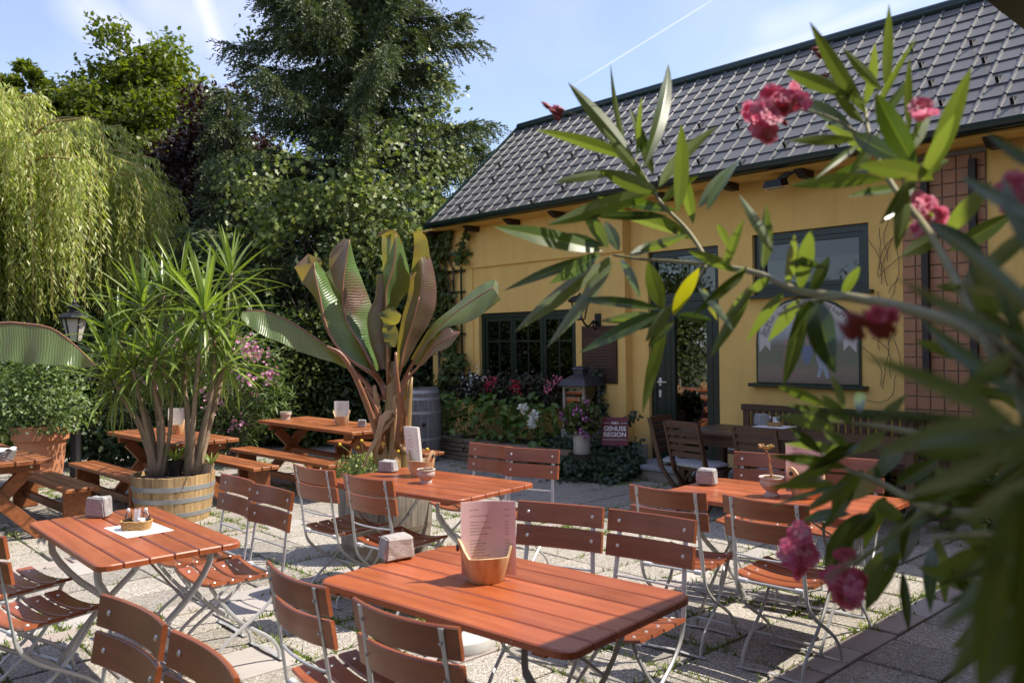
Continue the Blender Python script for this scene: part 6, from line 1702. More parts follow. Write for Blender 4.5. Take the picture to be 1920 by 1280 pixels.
# climbing vine over the lower spruce
def vine():
    base = (-2.7, 14.6, 0); q = np.random.default_rng(51); t = thing('grape_vine', 'bright climbing vine hanging over the lower branches of the spruce', 'climber', base)
    K = []; m = MB()
    for (px, py, d, rad, k) in ((480, 330, 14.2, .55, 10), (540, 350, 14.1, .6, 14), (600, 375, 14.0, .65, 16), (660, 400, 13.9, .7, 18), (720, 345, 14.0, .55, 14), (735, 290, 14.2, .4, 9), (760, 400, 13.9, .6, 16), (700, 470, 13.7, .7, 16), (620, 470, 13.8, .7, 12), (560, 440, 13.9, .6, 10), (500, 400, 14.1, .55, 10), (790, 440, 13.9, .4, 9), (640, 110, 16.2, .6, 12), (690, 140, 16.2, .6, 12), (640, 60, 16.2, .6, 10), (560, 40, 16.0, .6, 8), (700, 30, 16.2, .7, 10), (800, 240, 15.4, .35, 8), (835, 150, 15.5, .3, 4), (850, 290, 15.2, .3, 6), (480, 520, 14.0, .5, 8), (780, 520, 13.6, .5, 10), (730, 540, 13.6, .5, 8)):
        c = at_y(px, py, d)
        for _ in range(max(3, int(k*.8))): K.append(np.array(c) + q.normal(size=3)*rad*np.array([.62, .35, .55]))
    K = np.array(K); per = 30
    C = np.repeat(K, per, 0) + q.normal(size=(len(K)*per, 3))*np.array([.15, .10, .15]); C = C - np.array(base)
    D = q.normal(size=C.shape)*.5 + [0, -.35, -.7]; N = q.normal(size=C.shape)*.45 + [.25, -.6, .6]
    link('foliage', leaf_mesh('foliage', C, D, N, q.uniform(.06, .115, len(C)), q.uniform(.055, .11, len(C)), MT['vine'], 'lobed'), t)
    for k in range(10):
        a = Vector(tuple(K[q.integers(len(K))] - np.array(base))); limb_tube(m, bez([(q.normal()*.3, q.normal()*.2, 0), (q.normal()*.6, .2, 1.5), a], 8), .03, .008, 5)
    m.obj('vine_stem', MT['trunk'], t, smooth=True)['kind'] = 'stuff'
vine()
# trellis with its vine on the house wall
tq = at_v(852, 510, VP); tb = at_v(852, 742, VP)
tl = at_v(828, 600, VP)[0]; tr_ = at_v(870, 600, VP)[0]
t = thing('wall_trellis', 'dark green wooden trellis on the yellow wall left of the window', 'trellis', SV(tl, VP), RZ)
zt0, zt1 = tb[2], tq[2]
for i in range(4):
    x = (tr_ - tl)*i/3; m = MB(); m.box((x - .014, -.055, zt0 - .06), (x + .014, -.04, zt1 + .06)); m.obj('upright_batten', MT['green_frame'], t)
for k in range(7):
    z = zt0 + (zt1 - zt0)*k/6; m = MB(); m.box((-.07, -.0395, z - .014), ((tr_ - tl) + .07, -.025, z + .014)); m.obj('cross_batten', MT['green_frame'], t)
def wallvine():
    q = np.random.default_rng(61); t = thing('wall_vine', 'vine climbing the trellis at the left corner of the house', 'climber', SV(tl + .1, 8.05), RZ)
    C = []
    for (px, py, r, n) in ((812, 455, .16, 70), (830, 470, .16, 70), (838, 440, .13, 40), (868, 470, .10, 26), (880, 440, .05, 8), (822, 520, .16, 70), (818, 560, .16, 60), (826, 600, .18, 60), (845, 640, .14, 50), (862, 680, .14, 45), (845, 690, .16, 50), (830, 720, .14, 40), (840, 560, .10, 26), (850, 590, .08, 14)):
        s, v, z = at_v(px, py, 8.16); c = np.array([s - (tl + .1), 8.13 - 8.05, z]); C.append(c + q.normal(size=(n, 3))*np.array([r, .05, r*1.1])*.6)
    C = np.concatenate(C + C); C = C + q.normal(size=C.shape)*.02; D = q.normal(size=C.shape)*.5 + [0, -.3, -.8]; N = q.normal(size=C.shape)*.35 + [0, -.9, .35]
    link('foliage', leaf_mesh('foliage', C, D, N, q.uniform(.06, .13, len(C)), q.uniform(.06, .12, len(C)), MT['mid_leaf'], 'lobed'), t)
    m = MB()
    for k, pl in enumerate((((835, 760), (838, 680), (846, 600), (838, 520), (820, 450)), ((828, 760), (822, 660), (824, 560), (850, 520), (838, 480)))):
        P = []
        for px, py in pl:
            s, v, z = at_v(px, py, 8.17); P.append((s - (tl + .1), .13, z))
        P[0] = (P[0][0], P[0][1], 0); m.tube(bez(P, 14), [.02]*9 + [.013]*6, 6)
    m.obj('vine_stem', MT['trunk'], t, smooth=True)['kind'] = 'stuff'
wallvine()
# window box with geraniums
wb0 = at_v(832, 742, 8.12)[0]; wbz = w1b - .03
t = thing('window_box', 'window box with red, rose and white geraniums and dark foliage', 'flower box', SV(w1l, 8.1), RZ)
WL = w1r - w1l
m = MB(); m.cbox((-.08, -.12, wbz - .2), (WL + .02, .04, wbz - .0), .006); m.obj('box', MT['green_frame'], t)
q = np.random.default_rng(71)
C = np.stack([q.uniform(-.2, WL + .1, 2600), -.05 + .10*q.normal(size=2600), wbz + .03 + .085*q.normal(size=2600) + .05*np.sin(np.linspace(0, 9, 2600))], 1)
D = q.normal(size=C.shape)*.6 + [0, -.4, -.3]; N = q.normal(size=C.shape)*.5 + [0, -.7, .6]
MT['geran'] = leafmat('geranium_leaf', [(0, (.020, .026, .012)), (.5, (.035, .045, .016)), (.75, (.045, .022, .020)), (1, (.07, .05, .03))], .55, .2)
link('foliage', leaf_mesh('foliage', C, D, N, .055, .055, MT['geran'], 'oval'), t)
def heads(px_list, mat, name, seed):
    P = []
    for px, py, n, r in px_list:
        s, v, z = at_v(px, py, 7.88); c = np.array([s - w1l, -.235, z]); qq = np.random.default_rng(seed + px); P.append(c + qq.normal(size=(n, 3))*np.array([r, .03, r]))
    P = np.concatenate(P); flowers(t, P, len(P), .017, MT[mat], name, 5, seed, 1, .004)
heads([(916, 722, 34, .045), (928, 715, 20, .035), (968, 722, 40, .05), (972, 735, 16, .03)], 'petal_red', 'red_blossoms', 1)
heads([(1035, 722, 26, .045), (1047, 712, 20, .035), (1028, 730, 16, .03)], 'petal_rose', 'rose_blossoms', 2)
heads([(884, 712, 20, .05), (893, 706, 12, .04), (880, 728, 10, .04), (905, 708, 8, .03)], 'petal_white', 'white_blossoms', 3)
# dry stone edge of the bed, hydrangeas, ivy
sb = thing('stone_bed_edge', 'low dry stone wall edging the hydrangea bed', 'wall', SV(-8.6, 7.5), RZ)
r_ = random.Random(9)
for row in range(5):
    x = -.95
    while x < 1.6:
        w = r_.uniform(.14, .34); m = MB(); h = .058
        m.cbox((x, -.10 + r_.uniform(-.02, .02), row*.060), (x + w - .008, .10, row*.060 + h - r_.uniform(0, .008)), .009); m.obj('stone', MT['bedstone'] if 'bedstone' in MT else MT.setdefault('bedstone', plain('bed_stone', (.20, .15, .105), .9, 0, .4, 9, .4)), sb); x += w
bed = MB((-7.9, 7.9, 0)); bed.box((-9.5, 7.6, .0), (-6.62, 8.21, .26)); o = bed.obj('bed_soil', MT['soil']); o.location = SV(-7.9, 7.9); o.rotation_euler = (0, 0, RZ); o['kind'] = 'structure'
MT['hyd_leaf'] = objleaf('hydrangea_leaf', (.060, .12, .020), (.10, .17, .036), .28, .42)
HV = [blade_mesh('leaf', [Vector((0, u, -d*u*u)) for u in np.linspace(0, 1, 7)], (1, 0, 0), lambda u: .34*math.sin(PI*min(1, u**.8*.97 + .03))**.8, MT['hyd_leaf'], .22, wave=.04) for d in (.15, .3, .5)]
q = np.random.default_rng(81); nh = 0
for (pa, pb, ztop, lab, nl) in ((835, 905, .74, 'hydrangea bush beside the grey wine barrel', 100), (900, 970, .76, 'hydrangea bush with a white flower in the middle of the bed', 100), (965, 1045, .72, 'hydrangea bush with white flower heads left of the garden lantern', 100)):
    s0 = at_z(pa, 840, .4); s1 = at_z(pb, 830, .4); sA = at_v((pa+pb)/2, 800, 7.75)[0]
    t = thing('hydrangea', lab, 'shrub', SV(sA, 7.80, .2), RZ, 'hydrangeas in the bed under the window')
    wid = .46
    for k in range(9):
        x = (k - 4)*.1; m = MB(); m.tube(bez([(x*.4, 0, 0), (x*.8, -.05, ztop*.4), (x, -.06 + .12*q.normal(), ztop*.8)], 5), .006, 5); m.obj('stem', MT['stalk'], t)
    for k in range(nl):
        x = q.uniform(-wid, wid); z = ztop*(.12 + .9*q.random()**.7)*(1 - .25*(x/wid)**2); y = -.12 + .2*q.normal()*.8 - .12*(1 - z/ztop)
        a = q.uniform(0, 2*PI); d = Vector((math.cos(a), -.35 + math.sin(a)*.8, -.15 + .3*q.normal())); sc = q.uniform(.10, .17)
        place('leaf', HV[q.integers(3)], t, (x, y, z), d, (.15*q.normal(), -.35, 1), (sc, sc, sc))
    if pa > 900:
        for (px, py, n) in (((985, 765, 40), (1000, 780, 46), (998, 793, 30)) if pa > 960 else ((925, 816, 34),)):
            p = at_y(px, py, 10.25); c = Vector((p - t.location)); c = Matrix.Rotation(-RZ, 3, 'Z') @ c
            flowers(t, np.array([list(c)]*3) + q.normal(size=(3, 3))*.012, 3, .026, MT['petal_white'], 'flower_head', 4, px, n//3, .028)
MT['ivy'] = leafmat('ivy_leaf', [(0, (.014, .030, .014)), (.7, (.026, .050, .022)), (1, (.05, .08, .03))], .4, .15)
q = np.random.default_rng(91)
n = 9000; s = q.uniform(-8.0, -6.2, n); f = q.random(n); v = 7.34 + .62*f + .05*q.normal(size=n); zz = (.02 + .36*np.clip((v - 7.34)/.45, 0, 1)**.8)*(.8 + .35*np.sin(s*4.1) * .4) + .05*q.normal(size=n)*1
zz = np.clip(zz, .01, None)*np.clip((-6.05 - s)/.35, .15, 1)
C = np.array([list(SV(a, b, c)) for a, b, c in zip(s, v, zz)]); D = q.normal(size=C.shape)*.5 + [-.35, -.5, -.6]; N = q.normal(size=C.shape)*.35 + [-.3, -.6, .7]
o = link('ivy_ground_cover', leaf_mesh('ivy_ground_cover', C, D, N, .055, .05, MT['ivy'], 'lobed')); o['kind'] = 'stuff'; o['label'] = 'dark ivy spilling over the bed edge below the sign'
def ivy_trail(label, pts, n, r):
    t = thing('ivy_trail', label, 'climber', at_y(*pts[0])); L0 = t.location
    P = bez([at_y(*p) - L0 for p in pts], 20); m = MB(); m.tube(P, .006, 5); m.obj('vine_stem', MT['trunk'], t)
    K = np.array([list(P[q.integers(21)]) for _ in range(n)]); C = K + q.normal(size=K.shape)*r
    link('foliage', leaf_mesh('foliage', C, q.normal(size=C.shape)*.6 + [0, -.3, -.7], q.normal(size=C.shape)*.4 + [-.4, -.7, .4], .05, .045, MT['ivy'], 'lobed'), t)
ivy_trail('ivy climbing the wall right of the garden lantern', [(1150, 840, 10.6), (1128, 780, 10.75), (1122, 735, 10.8), (1118, 700, 10.85)], 300, .055)
ivy_trail('thin ivy shoot behind the red sign', [(1150, 830, 10.4), (1175, 790, 10.35), (1192, 776, 10.3)], 60, .03)
ivy_trail('ivy shoots beside the wall corner and the door step', [(1160, 870, 10.2), (1180, 840, 10.2), (1196, 832, 10.15)], 110, .05)
# milk can with pink pelargoniums
mp = at_y(1091, 850, 9.95); mp2 = Vector((mp.x, mp.y, mp.z))
t = thing('milk_can_planter', 'rusty zinc can with violet pink pelargoniums standing in the ivy', 'planter', mp2)
m = MB(); m.lathe([(.095, 0), (.10, .012), (.098, .08), (.105, .20), (.112, .265), (.118, .275), (.112, .28), (.10, .26)], 24); m.obj('can', MT['zinc'], t, smooth='auto')
m = MB(); m.lathe([(.115, -mp2.z), (.115, -.004)], 8); m.obj('base_stone', MT['soil'], t)
q = np.random.default_rng(95); C = np.array([0, 0, .42]) + nrm(q.normal(size=(1700, 3)))*np.array([.24, .20, .22])*(.4 + .6*q.random((1700, 1)))
D = q.normal(size=C.shape)*.7 + [0, 0, -.3]; N = q.normal(size=C.shape)*.5 + [0, -.3, .8]
link('foliage', leaf_mesh('foliage', C, D, N, .05, .045, MT['mid_leaf'], 'oval'), t)
flowers(t, C, 34, .020, MT['petal_violet'], 'violet_blossoms', 5, 5, 9, .02, lambda c: (c[:, 1] < .02))
n = 1500; C = np.array([mp2.x, mp2.y - .02, .0]) + q.normal(size=(n, 3))*np.array([.16, .10, .0]) + np.stack([np.zeros(n), np.zeros(n), q.random(n)*.26], 1)
o = link('ivy_clump', leaf_mesh('ivy_clump', C, q.normal(size=C.shape)*.5 + [-.2, -.5, -.6], q.normal(size=C.shape)*.35 + [-.2, -.7, .6], .055, .05, MT['ivy'], 'lobed')); o['kind'] = 'stuff'; o['label'] = 'ivy round the foot of the zinc milk can'
# terracotta pot with a bushy plant
tp_ = Vector((-5.62, 10.0, 0)); rz = at_y(66, 797, 10.0).z
t, C = shrub('potted_shrub', 'bushy small leaved plant growing in the terracotta pot at the left', 'plant', tp_ + Vector((0, 0, rz - .08)), [(0, 0, .45, .46, .42, .48), (.25, -.1, .25, .32, .3, .34), (-.22, -.1, .42, .36, .3, .42), (.36, -.2, .02, .16, .16, .30), (.05, -.05, .78, .26, .25, .26), (-.3, -.1, .15, .25, .2, .3)], 5200, .050, .030, MT['potleaf'] if 'potleaf' in MT else MT.setdefault('potleaf', leafmat('pot_leaf', [(0, (.07, .12, .035)), (.6, (.13, .19, .06)), (1, (.24, .30, .13))], .5, .35)), 'oval', 99, 10, noise_=.32)
flowers(t, C, 26, .012, MT['petal_white'], 'pale_blossoms', 5, 6, 3, .02)
t = thing('terracotta_pot', 'large terracotta pot behind the left bench', 'pot', tp_)
m = MB(); m.lathe([(.21, 0), (.24, .22), (.275, rz - .17), (.275, rz - .165), (.305, rz - .165), (.318, rz - .01), (.312, rz), (.285, rz), (.27, rz - .06)], 32); m.obj('pot', MT['terracotta'], t, smooth='auto')
# shrubs at the back left
p = at_y(205, 800, 11.6); shrub('low_shrub', 'low broad leaved shrub behind the short bench', 'shrub', (p.x, 11.6, 0), [(0, 0, .45, .75, .5, .42), (.5, .1, .4, .5, .4, .38), (-.4, 0, .5, .45, .4, .4)], 3200, .085, .06, MT['dark_leaf'], 'oval', 101)
p = at_y(18, 780, 11.0); shrub('low_shrub', 'green shrub at the far left beside the terracotta pot', 'shrub', (p.x - .5, 11.0, 0), [(0, 0, .5, .6, .5, .5), (.2, 0, .9, .4, .4, .4)], 2600, .09, .06, MT['mid_leaf'], 'oval', 102)
p = at_y(430, 780, 11.4)
MT['ol_far'] = leafmat('oleander_leaf_far', [(0, (.05, .085, .025)), (.7, (.09, .14, .04)), (1, (.15, .20, .07))], .42, .3)
t, C = shrub('oleander_bush', 'pale pink flowering oleander bush behind the yucca', 'shrub', (p.x, 11.4, 0), [(.15, 0, 1.2, .62, .45, .55), (-.2, 0, 1.45, .5, .4, .5), (.45, -.1, .9, .42, .35, .4), (0, 0, .7, .5, .4, .5), (-.55, 0, 1.2, .5, .4, .55), (-1.0, 0, 1.35, .5, .4, .5)], 5200, .13, .022, MT['ol_far'], 'kite', 103, 12, droop=-.1)
flowers(t, C, 26, .022, MT['petal_pink'], 'pink_blossoms', 5, 7, 12, .045, lambda c: (c[:, 1] < -.1))
hp = []
for (px, py, n) in ((455, 650, 22), (470, 662, 26), (484, 655, 16), (462, 640, 12), (458, 707, 12), (468, 712, 12), (503, 705, 14), (510, 698, 10), (447, 790, 8), (385, 740, 10), (280, 640, 8), (330, 610, 9), (345, 625, 8), (300, 720, 8)):
    c = np.array(at_y(px, py, 10.85) - Vector((p.x, 11.4, 0))); hp.append(c + rng.normal(size=(n, 3))*.045)
hp = np.concatenate(hp); flowers(t, hp, len(hp), .024, MT['petal_pink'], 'pink_flower_heads', 5, 8, 1, .004)
# planting at the right under the tiled wall
for (px, py, y, r, h, lab, mt, sd) in ((1690, 800, 8.3, .38, .70, 'shaded shrub beside the wall bench', 'dark_leaf', 111), (1800, 870, 7.6, .38, .42, 'grey green shrub in the shaded bed below the tiles', 'potleaf', 112), (1885, 930, 7.0, .20, .16, 'small yellow green plant at the bed corner', 'rim_leaf', 113)):
    p = at_y(px, py, y); shrub('bed_shrub', lab, 'shrub', (p.x, y, .0), [(0, 0, h*.55, r, r*.8, h*.5), (r*.3, -.05, h*.8, r*.5, r*.5, h*.3)], 1600, .06, .035, MT[mt], 'oval', sd)
wv_ = thing('wire_vine', 'thin leafless creeper stems on the yellow wall beside the tiles', 'climber', SV(at_v(1665, 600, VR)[0], VR - .02), RZ)
m = MB(); r_ = random.Random(12); sW = at_v(1665, 600, VR)[0]
for k in range(16):
    s, v, z = at_v(1648 + r_.random()*40, 430 + r_.random()*330, VR); P = [(s - sW, -.008, z)]
    a = r_.uniform(-.5, .5) + PI/2*(1 if r_.random() < .7 else -1)
    for i in range(7): a += r_.uniform(-.5, .5); P.append((P[-1][0] + .07*math.cos(a), -.008 - .006*r_.random(), P[-1][2] + .07*math.sin(a)))
    m.tube(P, .0035, 4)
m.obj('creeper_stem', MT['trunk'], wv_)['kind'] = 'stuff'
# ------------------------------------------------------------------ the oleander in the foreground
MT['oleander'] = objleaf('oleander_leaf', (.042, .078, .013), (.075, .118, .020), .38, .32, back=(.13, .17, .07), tcol=(1.7, 1.75, .42), coat=.12)
MT['oleander_y'] = objleaf('oleander_yellow_leaf', (.45, .42, .02), (.5, .45, .04), .35, .35)
MT['ol_stem'] = plain('oleander_stem', (.22, .20, .10), .55, 0, .25, 20, .1)
MT['bud'] = plain('oleander_bud', (.30, .045, .05), .5, 0, .3, 30)
MT['ol_petal'] = leafmat('oleander_petal', [(0, (.74, .13, .27)), (.6, (.80, .25, .39)), (1, (.86, .48, .58))], .55, .35, (1.15, .7, .85))
OLO = Vector((.75, .62, 0))
ole = thing('oleander_plant', 'large foreground oleander with pink blossoms reaching in from the right', 'plant', OLO)
oq = random.Random(5)
m = MB(); m.lathe([(.22, 0), (.25, .3), (.27, .5), (.24, .5)], 24); pot = thing('terracotta_pot', 'terracotta pot holding the foreground oleander, mostly out of view', 'pot', OLO); m.obj('pot', MT['terracotta'], pot, smooth='auto')
def op(px, py, d): return at_y(px, py, d) - OLO
def oleaf(bx, by_, tx, ty, wpx, d, dt=None, mat='oleander', curve=None, roll=None, fold=None):
    dt = d if dt is None else dt
    B = op(bx, by_, d); T = op(tx, ty, dt); L = (T - B).length; ax = (T - B).normalized()
    view = (OLO + (B + T)/2 - Vector((0, 0, CAMH))).normalized()
    s = ax.cross(view).normalized()
    r = roll if roll is not None else oq.uniform(-.75, .75)
    s = Matrix.Rotation(r, 3, ax) @ s; nn = s.cross(ax)
    if nn.z < 0 and oq.random() < .75: s = -s; nn = -nn
    c = curve if curve is not None else oq.uniform(-.10, .10)
    n = 9; sag = nn*(-abs(c) if nn.z > 0 else abs(c))*L
    pts = [B.lerp(T, i/n) + sag*(4*(i/n)*(1 - i/n))*-1*.6 for i in range(n+1)]
    w = wpx/2*((d + dt)/2)/F/max(.55, math.cos(r))
    me = blade_mesh('leaf', pts, s, lambda t: w*(math.sin(PI*min(1, max(0, t))**.86)**.82 if 0 < t < 1 else .02), MT[mat], oq.uniform(.08, .32) if fold is None else fold, (-1, -.5, -.07, 0, .07, .5, 1), oq.uniform(0, .07), oq.uniform(-.5, .5))
    link('leaf', me, ole)
def ostem(pts, r0, r1, n=16):
    P = bez([op(*p) for p in pts], n); mm = MB(); mm.tube(P, [r0 + (r1 - r0)*i/n for i in range(n+1)], 8); mm.obj('stem', MT['ol_stem'], ole, smooth=True)
# main branch from the right, forking towards the left
ostem([(1990, 760, .72), (1860, 640, .78), (1736, 588, .9), (1595, 557, 1.12), (1500, 546, 1.3), (1420, 512, 1.45), (1331, 496, 1.6)], .0075, .0048)
ostem([(1331, 496, 1.6), (1290, 433, 1.66), (1237, 377, 1.7), (1190, 300, 1.74)], .0045, .0028)
ostem([(1331, 496, 1.6), (1262, 490, 1.68), (1205, 486, 1.74), (1150, 478, 1.78)], .004, .0026)
ostem([(1325, 498, 1.6), (1300, 540, 1.6), (1255, 585, 1.62)], .0035, .0024)
ostem([(1595, 557, 1.12), (1520, 565, 1.2), (1460, 590, 1.26)], .003, .002)
G1 = [(1190,300,1065,155,32),(1180,305,1145,122,12),(1190,300,1005,243,30),(1195,295,1203,182,11),(1205,318,1253,120,28),(1160,320,1040,342,20),(1235,360,1122,318,36),(1235,355,1026,422,38),(1235,350,1346,237,30),(1270,400,1277,232,30),(1300,420,1275,300,26),(1310,390,1376,310,24),(1270,395,1120,370,22),(1280,440,1130,395,26),(1250,405,1110,405,18),(1325,395,1390,298,24),(1215,340,1130,240,24),(1300,450,1215,395,22),(1240,380,1310,330,20),(1345,420,1370,470,18),(1225,330,1180,200,24)]
for g in G1: oleaf(*g[:4], g[4]*.88, 1.70 + oq.uniform(-.08, .08), 1.70 + oq.uniform(-.14, .14))
G2 = [(1130,470,925,425,36),(1120,480,945,545,24),(1130,490,965,622,36),(1150,490,1025,652,30),(1160,470,1135,415,28),(1165,485,1200,560,19),(1140,465,1085,385,32),(1200,470,1290,440,22),(1125,475,1030,532,32),(1180,480,1250,452,20),(1130,462,1040,440,26),(1145,480,1090,560,28)]
for g in G2: oleaf(*g[:4], g[4]*.88, 1.76 + oq.uniform(-.06, .06), 1.76 + oq.uniform(-.16, .12))
G3 = [(1240,585,1085,662,36),(1240,580,1080,562,22),(1235,590,1125,602,24),(1245,580,1215,490,36),(1250,600,1205,775,28),(1265,600,1215,650,18),(1270,590,1335,600,20),(1260,570,1210,640,26),(1250,590,1180,620,22)]
for g in G3: oleaf(*g[:4], g[4]*.88, 1.62 + oq.uniform(-.05, .05), 1.62 + oq.uniform(-.12, .12))
oleaf(1262, 592, 1312, 502, 24, 1.6, 1.55, 'oleander_y'); oleaf(1318, 540, 1345, 600, 14, 1.55, 1.5, 'oleander_y')
G4 = [(1410,540,1330,672,26),(1310,540,1376,622,16),(1400,500,1340,560,20),(1430,505,1436,385,28),(1500,545,1522,430,36),(1450,475,1385,365,22),(1470,545,1400,640,24),(1500,560,1440,640,28),(1510,560,1468,725,32),(1480,480,1555,502,22),(1580,560,1612,500,22),(1380,510,1290,470,24),(1445,520,1390,560,22),(1360,505,1395,410,24),(1520,550,1555,480,26),(1420,530,1355,600,20),(1400,505,1300,590,22),(1475,535,1490,440,26)]
for g in G4: oleaf(*g[:4], g[4]*.88, 1.34 + oq.uniform(-.06, .06), 1.34 + oq.uniform(-.14, .12))
oleaf(1532, 568, 1566, 700, 58, 1.12, 1.06, roll=.2); oleaf(1525, 562, 1495, 625, 24, 1.15); oleaf(1545, 560, 1480, 640, 24, 1.15, 1.1); oleaf(1515, 560, 1560, 690, 20, 1.2)
# upper right sprays with the blossom cluster
ostem([(1880, 700, .72), (1790, 520, .95), (1735, 425, 1.12), (1670, 343, 1.28), (1632, 262, 1.34), (1622, 205, 1.38)], .006, .003)
ostem([(1632, 265, 1.34), (1560, 222, 1.38), (1480, 200, 1.44)], .0025, .0018); ostem([(1600, 180, 1.36), (1560, 130, 1.4), (1527, 90, 1.42)], .002, .0013)
ostem([(1200, 312, 1.74), (1120, 232, 1.75), (1045, 205, 1.76)], .002, .0014)
G5 = [(1625,214,1518,41,34),(1661,174,1667,8,22),(1594,180,1473,132,34),(1625,195,1532,141,30),(1605,262,1478,264,24),(1717,315,1641,174,52),(1706,247,1706,107,18),(1745,329,1821,127,44),(1661,337,1481,349,30),(1751,337,1610,309,44),(1610,273,1529,335,14),(1655,170,1580,90,24),(1620,230,1560,165,24),(1690,300,1600,250,40),(1730,330,1790,215,26),(1700,290,1740,190,26),(1640,230,1700,150,22),(1660,310,1560,330,30),(1700,340,1780,300,34),(1620,200,1640,80,22),(1715,330,1650,420,30),(1700,345,1680,470,34),(1750,400,1690,430,22),(1680,355,1590,370,22),(1770,440,1860,340,40),(1765,440,1690,480,36),(1780,470,1900,400,40),(1650,250,1590,330,26),(1640,215,1720,70,16),(1600,250,1500,185,30),(1640,290,1545,235,36)]
for g in G5:
    dd = 1.36 if g[0] < 1690 else 1.22
    oleaf(*g[:4], g[4]*.86, dd + oq.uniform(-.08, .06), dd + oq.uniform(-.18, .14))
# lower right sprays hanging over the chairs
ostem([(1980, 880, .60), (1850, 960, .72), (1740, 950, .86), (1650, 905, 1.12), (1590, 880, 1.2), (1540, 850, 1.25)], .006, .0028)
ostem([(1740, 950, .95), (1690, 990, 1.05), (1640, 1030, 1.12), (1600, 1060, 1.18)], .003, .002); ostem([(1880, 850, .66), (1760, 820, .9), (1650, 800, 1.08), (1560, 790, 1.2)], .005, .0025)
ostem([(1930, 1010, .62), (1830, 1000, .72), (1750, 1010, .8)], .0035, .002)
G6 = [(1564,904,1442,914,26),(1589,876,1445,854,26),(1600,850,1470,832,26),(1592,904,1445,950,14),(1585,910,1507,960,24),(1601,920,1535,995,24),(1595,964,1507,975,26),(1592,976,1570,1110,40),(1685,1035,1623,1145,40),(1617,960,1548,1080,40),(1692,1070,1704,1182,22),(1748,1023,1745,1148,34),(1757,1005,1772,1132,30),(1689,1032,1607,1089,46),(1557,765,1457,723,24),(1570,805,1457,780,28),(1575,790,1476,759,24),(1582,765,1560,702,22),(1610,780,1615,735,24),(1600,800,1540,740,24),(1620,880,1560,960,36),(1660,930,1620,1030,40),(1700,960,1660,1070,40),(1640,900,1700,820,34),(1590,860,1530,800,30),(1650,870,1580,940,36),(1610,830,1520,880,30),(1680,910,1760,860,40),(1720,950,1690,1060,44),(1640,960,1580,1020,36),(1570,860,1500,900,26),(1560,880,1480,900,22),(1700,980,1640,940,36),(1540,850,1480,800,22),(1630,800,1700,740,30),(1660,810,1590,850,30)]
for g in G6: oleaf(*g[:4], g[4]*.84, 1.18 + oq.uniform(-.08, .06), 1.18 + oq.uniform(-.18, .12))
# very close leaves at the right edge
for g in [(1895,792,1500,772,44,.46,.50),(1930,640,1685,520,60,.42,.50),(1900,790,1620,668,86,.40,.44),(1880,860,1480,1130,22,.42,.50),(1870,980,1835,1330,120,.40,.38),(1930,900,1900,1330,130,.36,.34),(1960,820,1700,840,100,.36,.40),(1960,600,1760,430,80,.42,.50),(1940,760,1730,600,70,.46,.55),(1950,700,1860,500,70,.42,.46),(1960,1000,1760,1180,110,.40,.42),(1900,780,1640,850,90,.40,.48),(1960,420,1800,330,60,.5,.6),(1940,560,1800,540,60,.46,.55),(1890,850,1690,930,80,.44,.55),(1960,900,1800,980,100,.36,.42),(1970,1100,1850,1290,120,.36,.36),(1930,480,1880,330,50,.5,.55),(1900,660,1780,760,70,.46,.5),(1960,760,1880,880,90,.4,.4),(1955,880,1860,1080,120,.38,.38),(1930,1020,1780,1280,110,.42,.42),(1990,1180,1880,1350,130,.36,.36),(1970,330,1850,250,50,.55,.6)]:
    oleaf(*g[:4], g[4]*.45, g[5]*1.08, g[6]*1.12, roll=oq.uniform(-.5, .5))
for k in range(56):   # the body of the plant along the right margin
    x = oq.uniform(1820, 2050); y = oq.uniform(430, 1150); a = oq.uniform(PI*.55, PI*1.45); l = oq.uniform(110, 200)
    oleaf(x, y, x + l*math.cos(a), y - l*math.sin(a)*.8, oq.uniform(20, 34), oq.uniform(.75, 1.1), oq.uniform(.7, 1.05))
for k in range(5):
    ostem([(1990 + 20*k, 1290, .62 + .03*k), (1960, 1000 - 60*k, .66 + .03*k), (1930 - 30*k, 760 - 60*k, .72 + .03*k)], .006, .004)
m = MB(); 
for k in range(6): m.tube(bez([(.03*k - .08, .02*k - .05, .45), (.05*k - .1, 0.03*k, .9), op(1990 + 20*(k % 5), 1290, .62 + .03*(k % 5))], 8), .009, 7)
m.obj('woody_stems', MT['ol_stem'], ole, smooth=True)['kind'] = 'stuff'
# blossoms: each one a double ruffled flower
def blossom(px, py, d, r, seed):
    q = np.random.default_rng(seed); c = np.array(op(px, py, d)); f = nrm(np.array([[q.normal()*.5 - .2, -.8, .35 + q.normal()*.4]]))[0]
    u = nrm(np.cross(f, [0, 0, 1.])[None])[0]; w = np.cross(f, u); V = []; Fq = []; R = []
    for layer, (n, rr, up) in enumerate(((5, 1.0, .02), (5, .74, .22), (3, .45, .5))):
        for k in range(n):
            a = 2*PI*(k + .5*layer)/n + q.normal()*.12; dd = u*math.cos(a) + w*math.sin(a); tt = -u*math.sin(a) + w*math.cos(a)
            o = len(V); rv = q.random(); L = r*rr*q.uniform(.85, 1.15)
            for i in range(4):
                for j in range(5):
                    e = i/3; s = (j - 2)/2
                    p = c + dd*L*e*(1 - .16*s*s) + tt*L*.44*s*math.sin(min(1, e*1.15 + .08)*PI*.60) + f*(L*up*e*(1.2 - .5*e) + .10*L*math.sin(s*5 + k + i)*e)
                    V.append(p); R.append(rv)
            Fq += [(o + i*5 + j, o + i*5 + j + 1, o + (i+1)*5 + j + 1, o + (i+1)*5 + j) for i in range(3) for j in range(4)]
    link('blossom', np_mesh('blossom', V, Fq, MT['ol_petal'], R, True), ole)
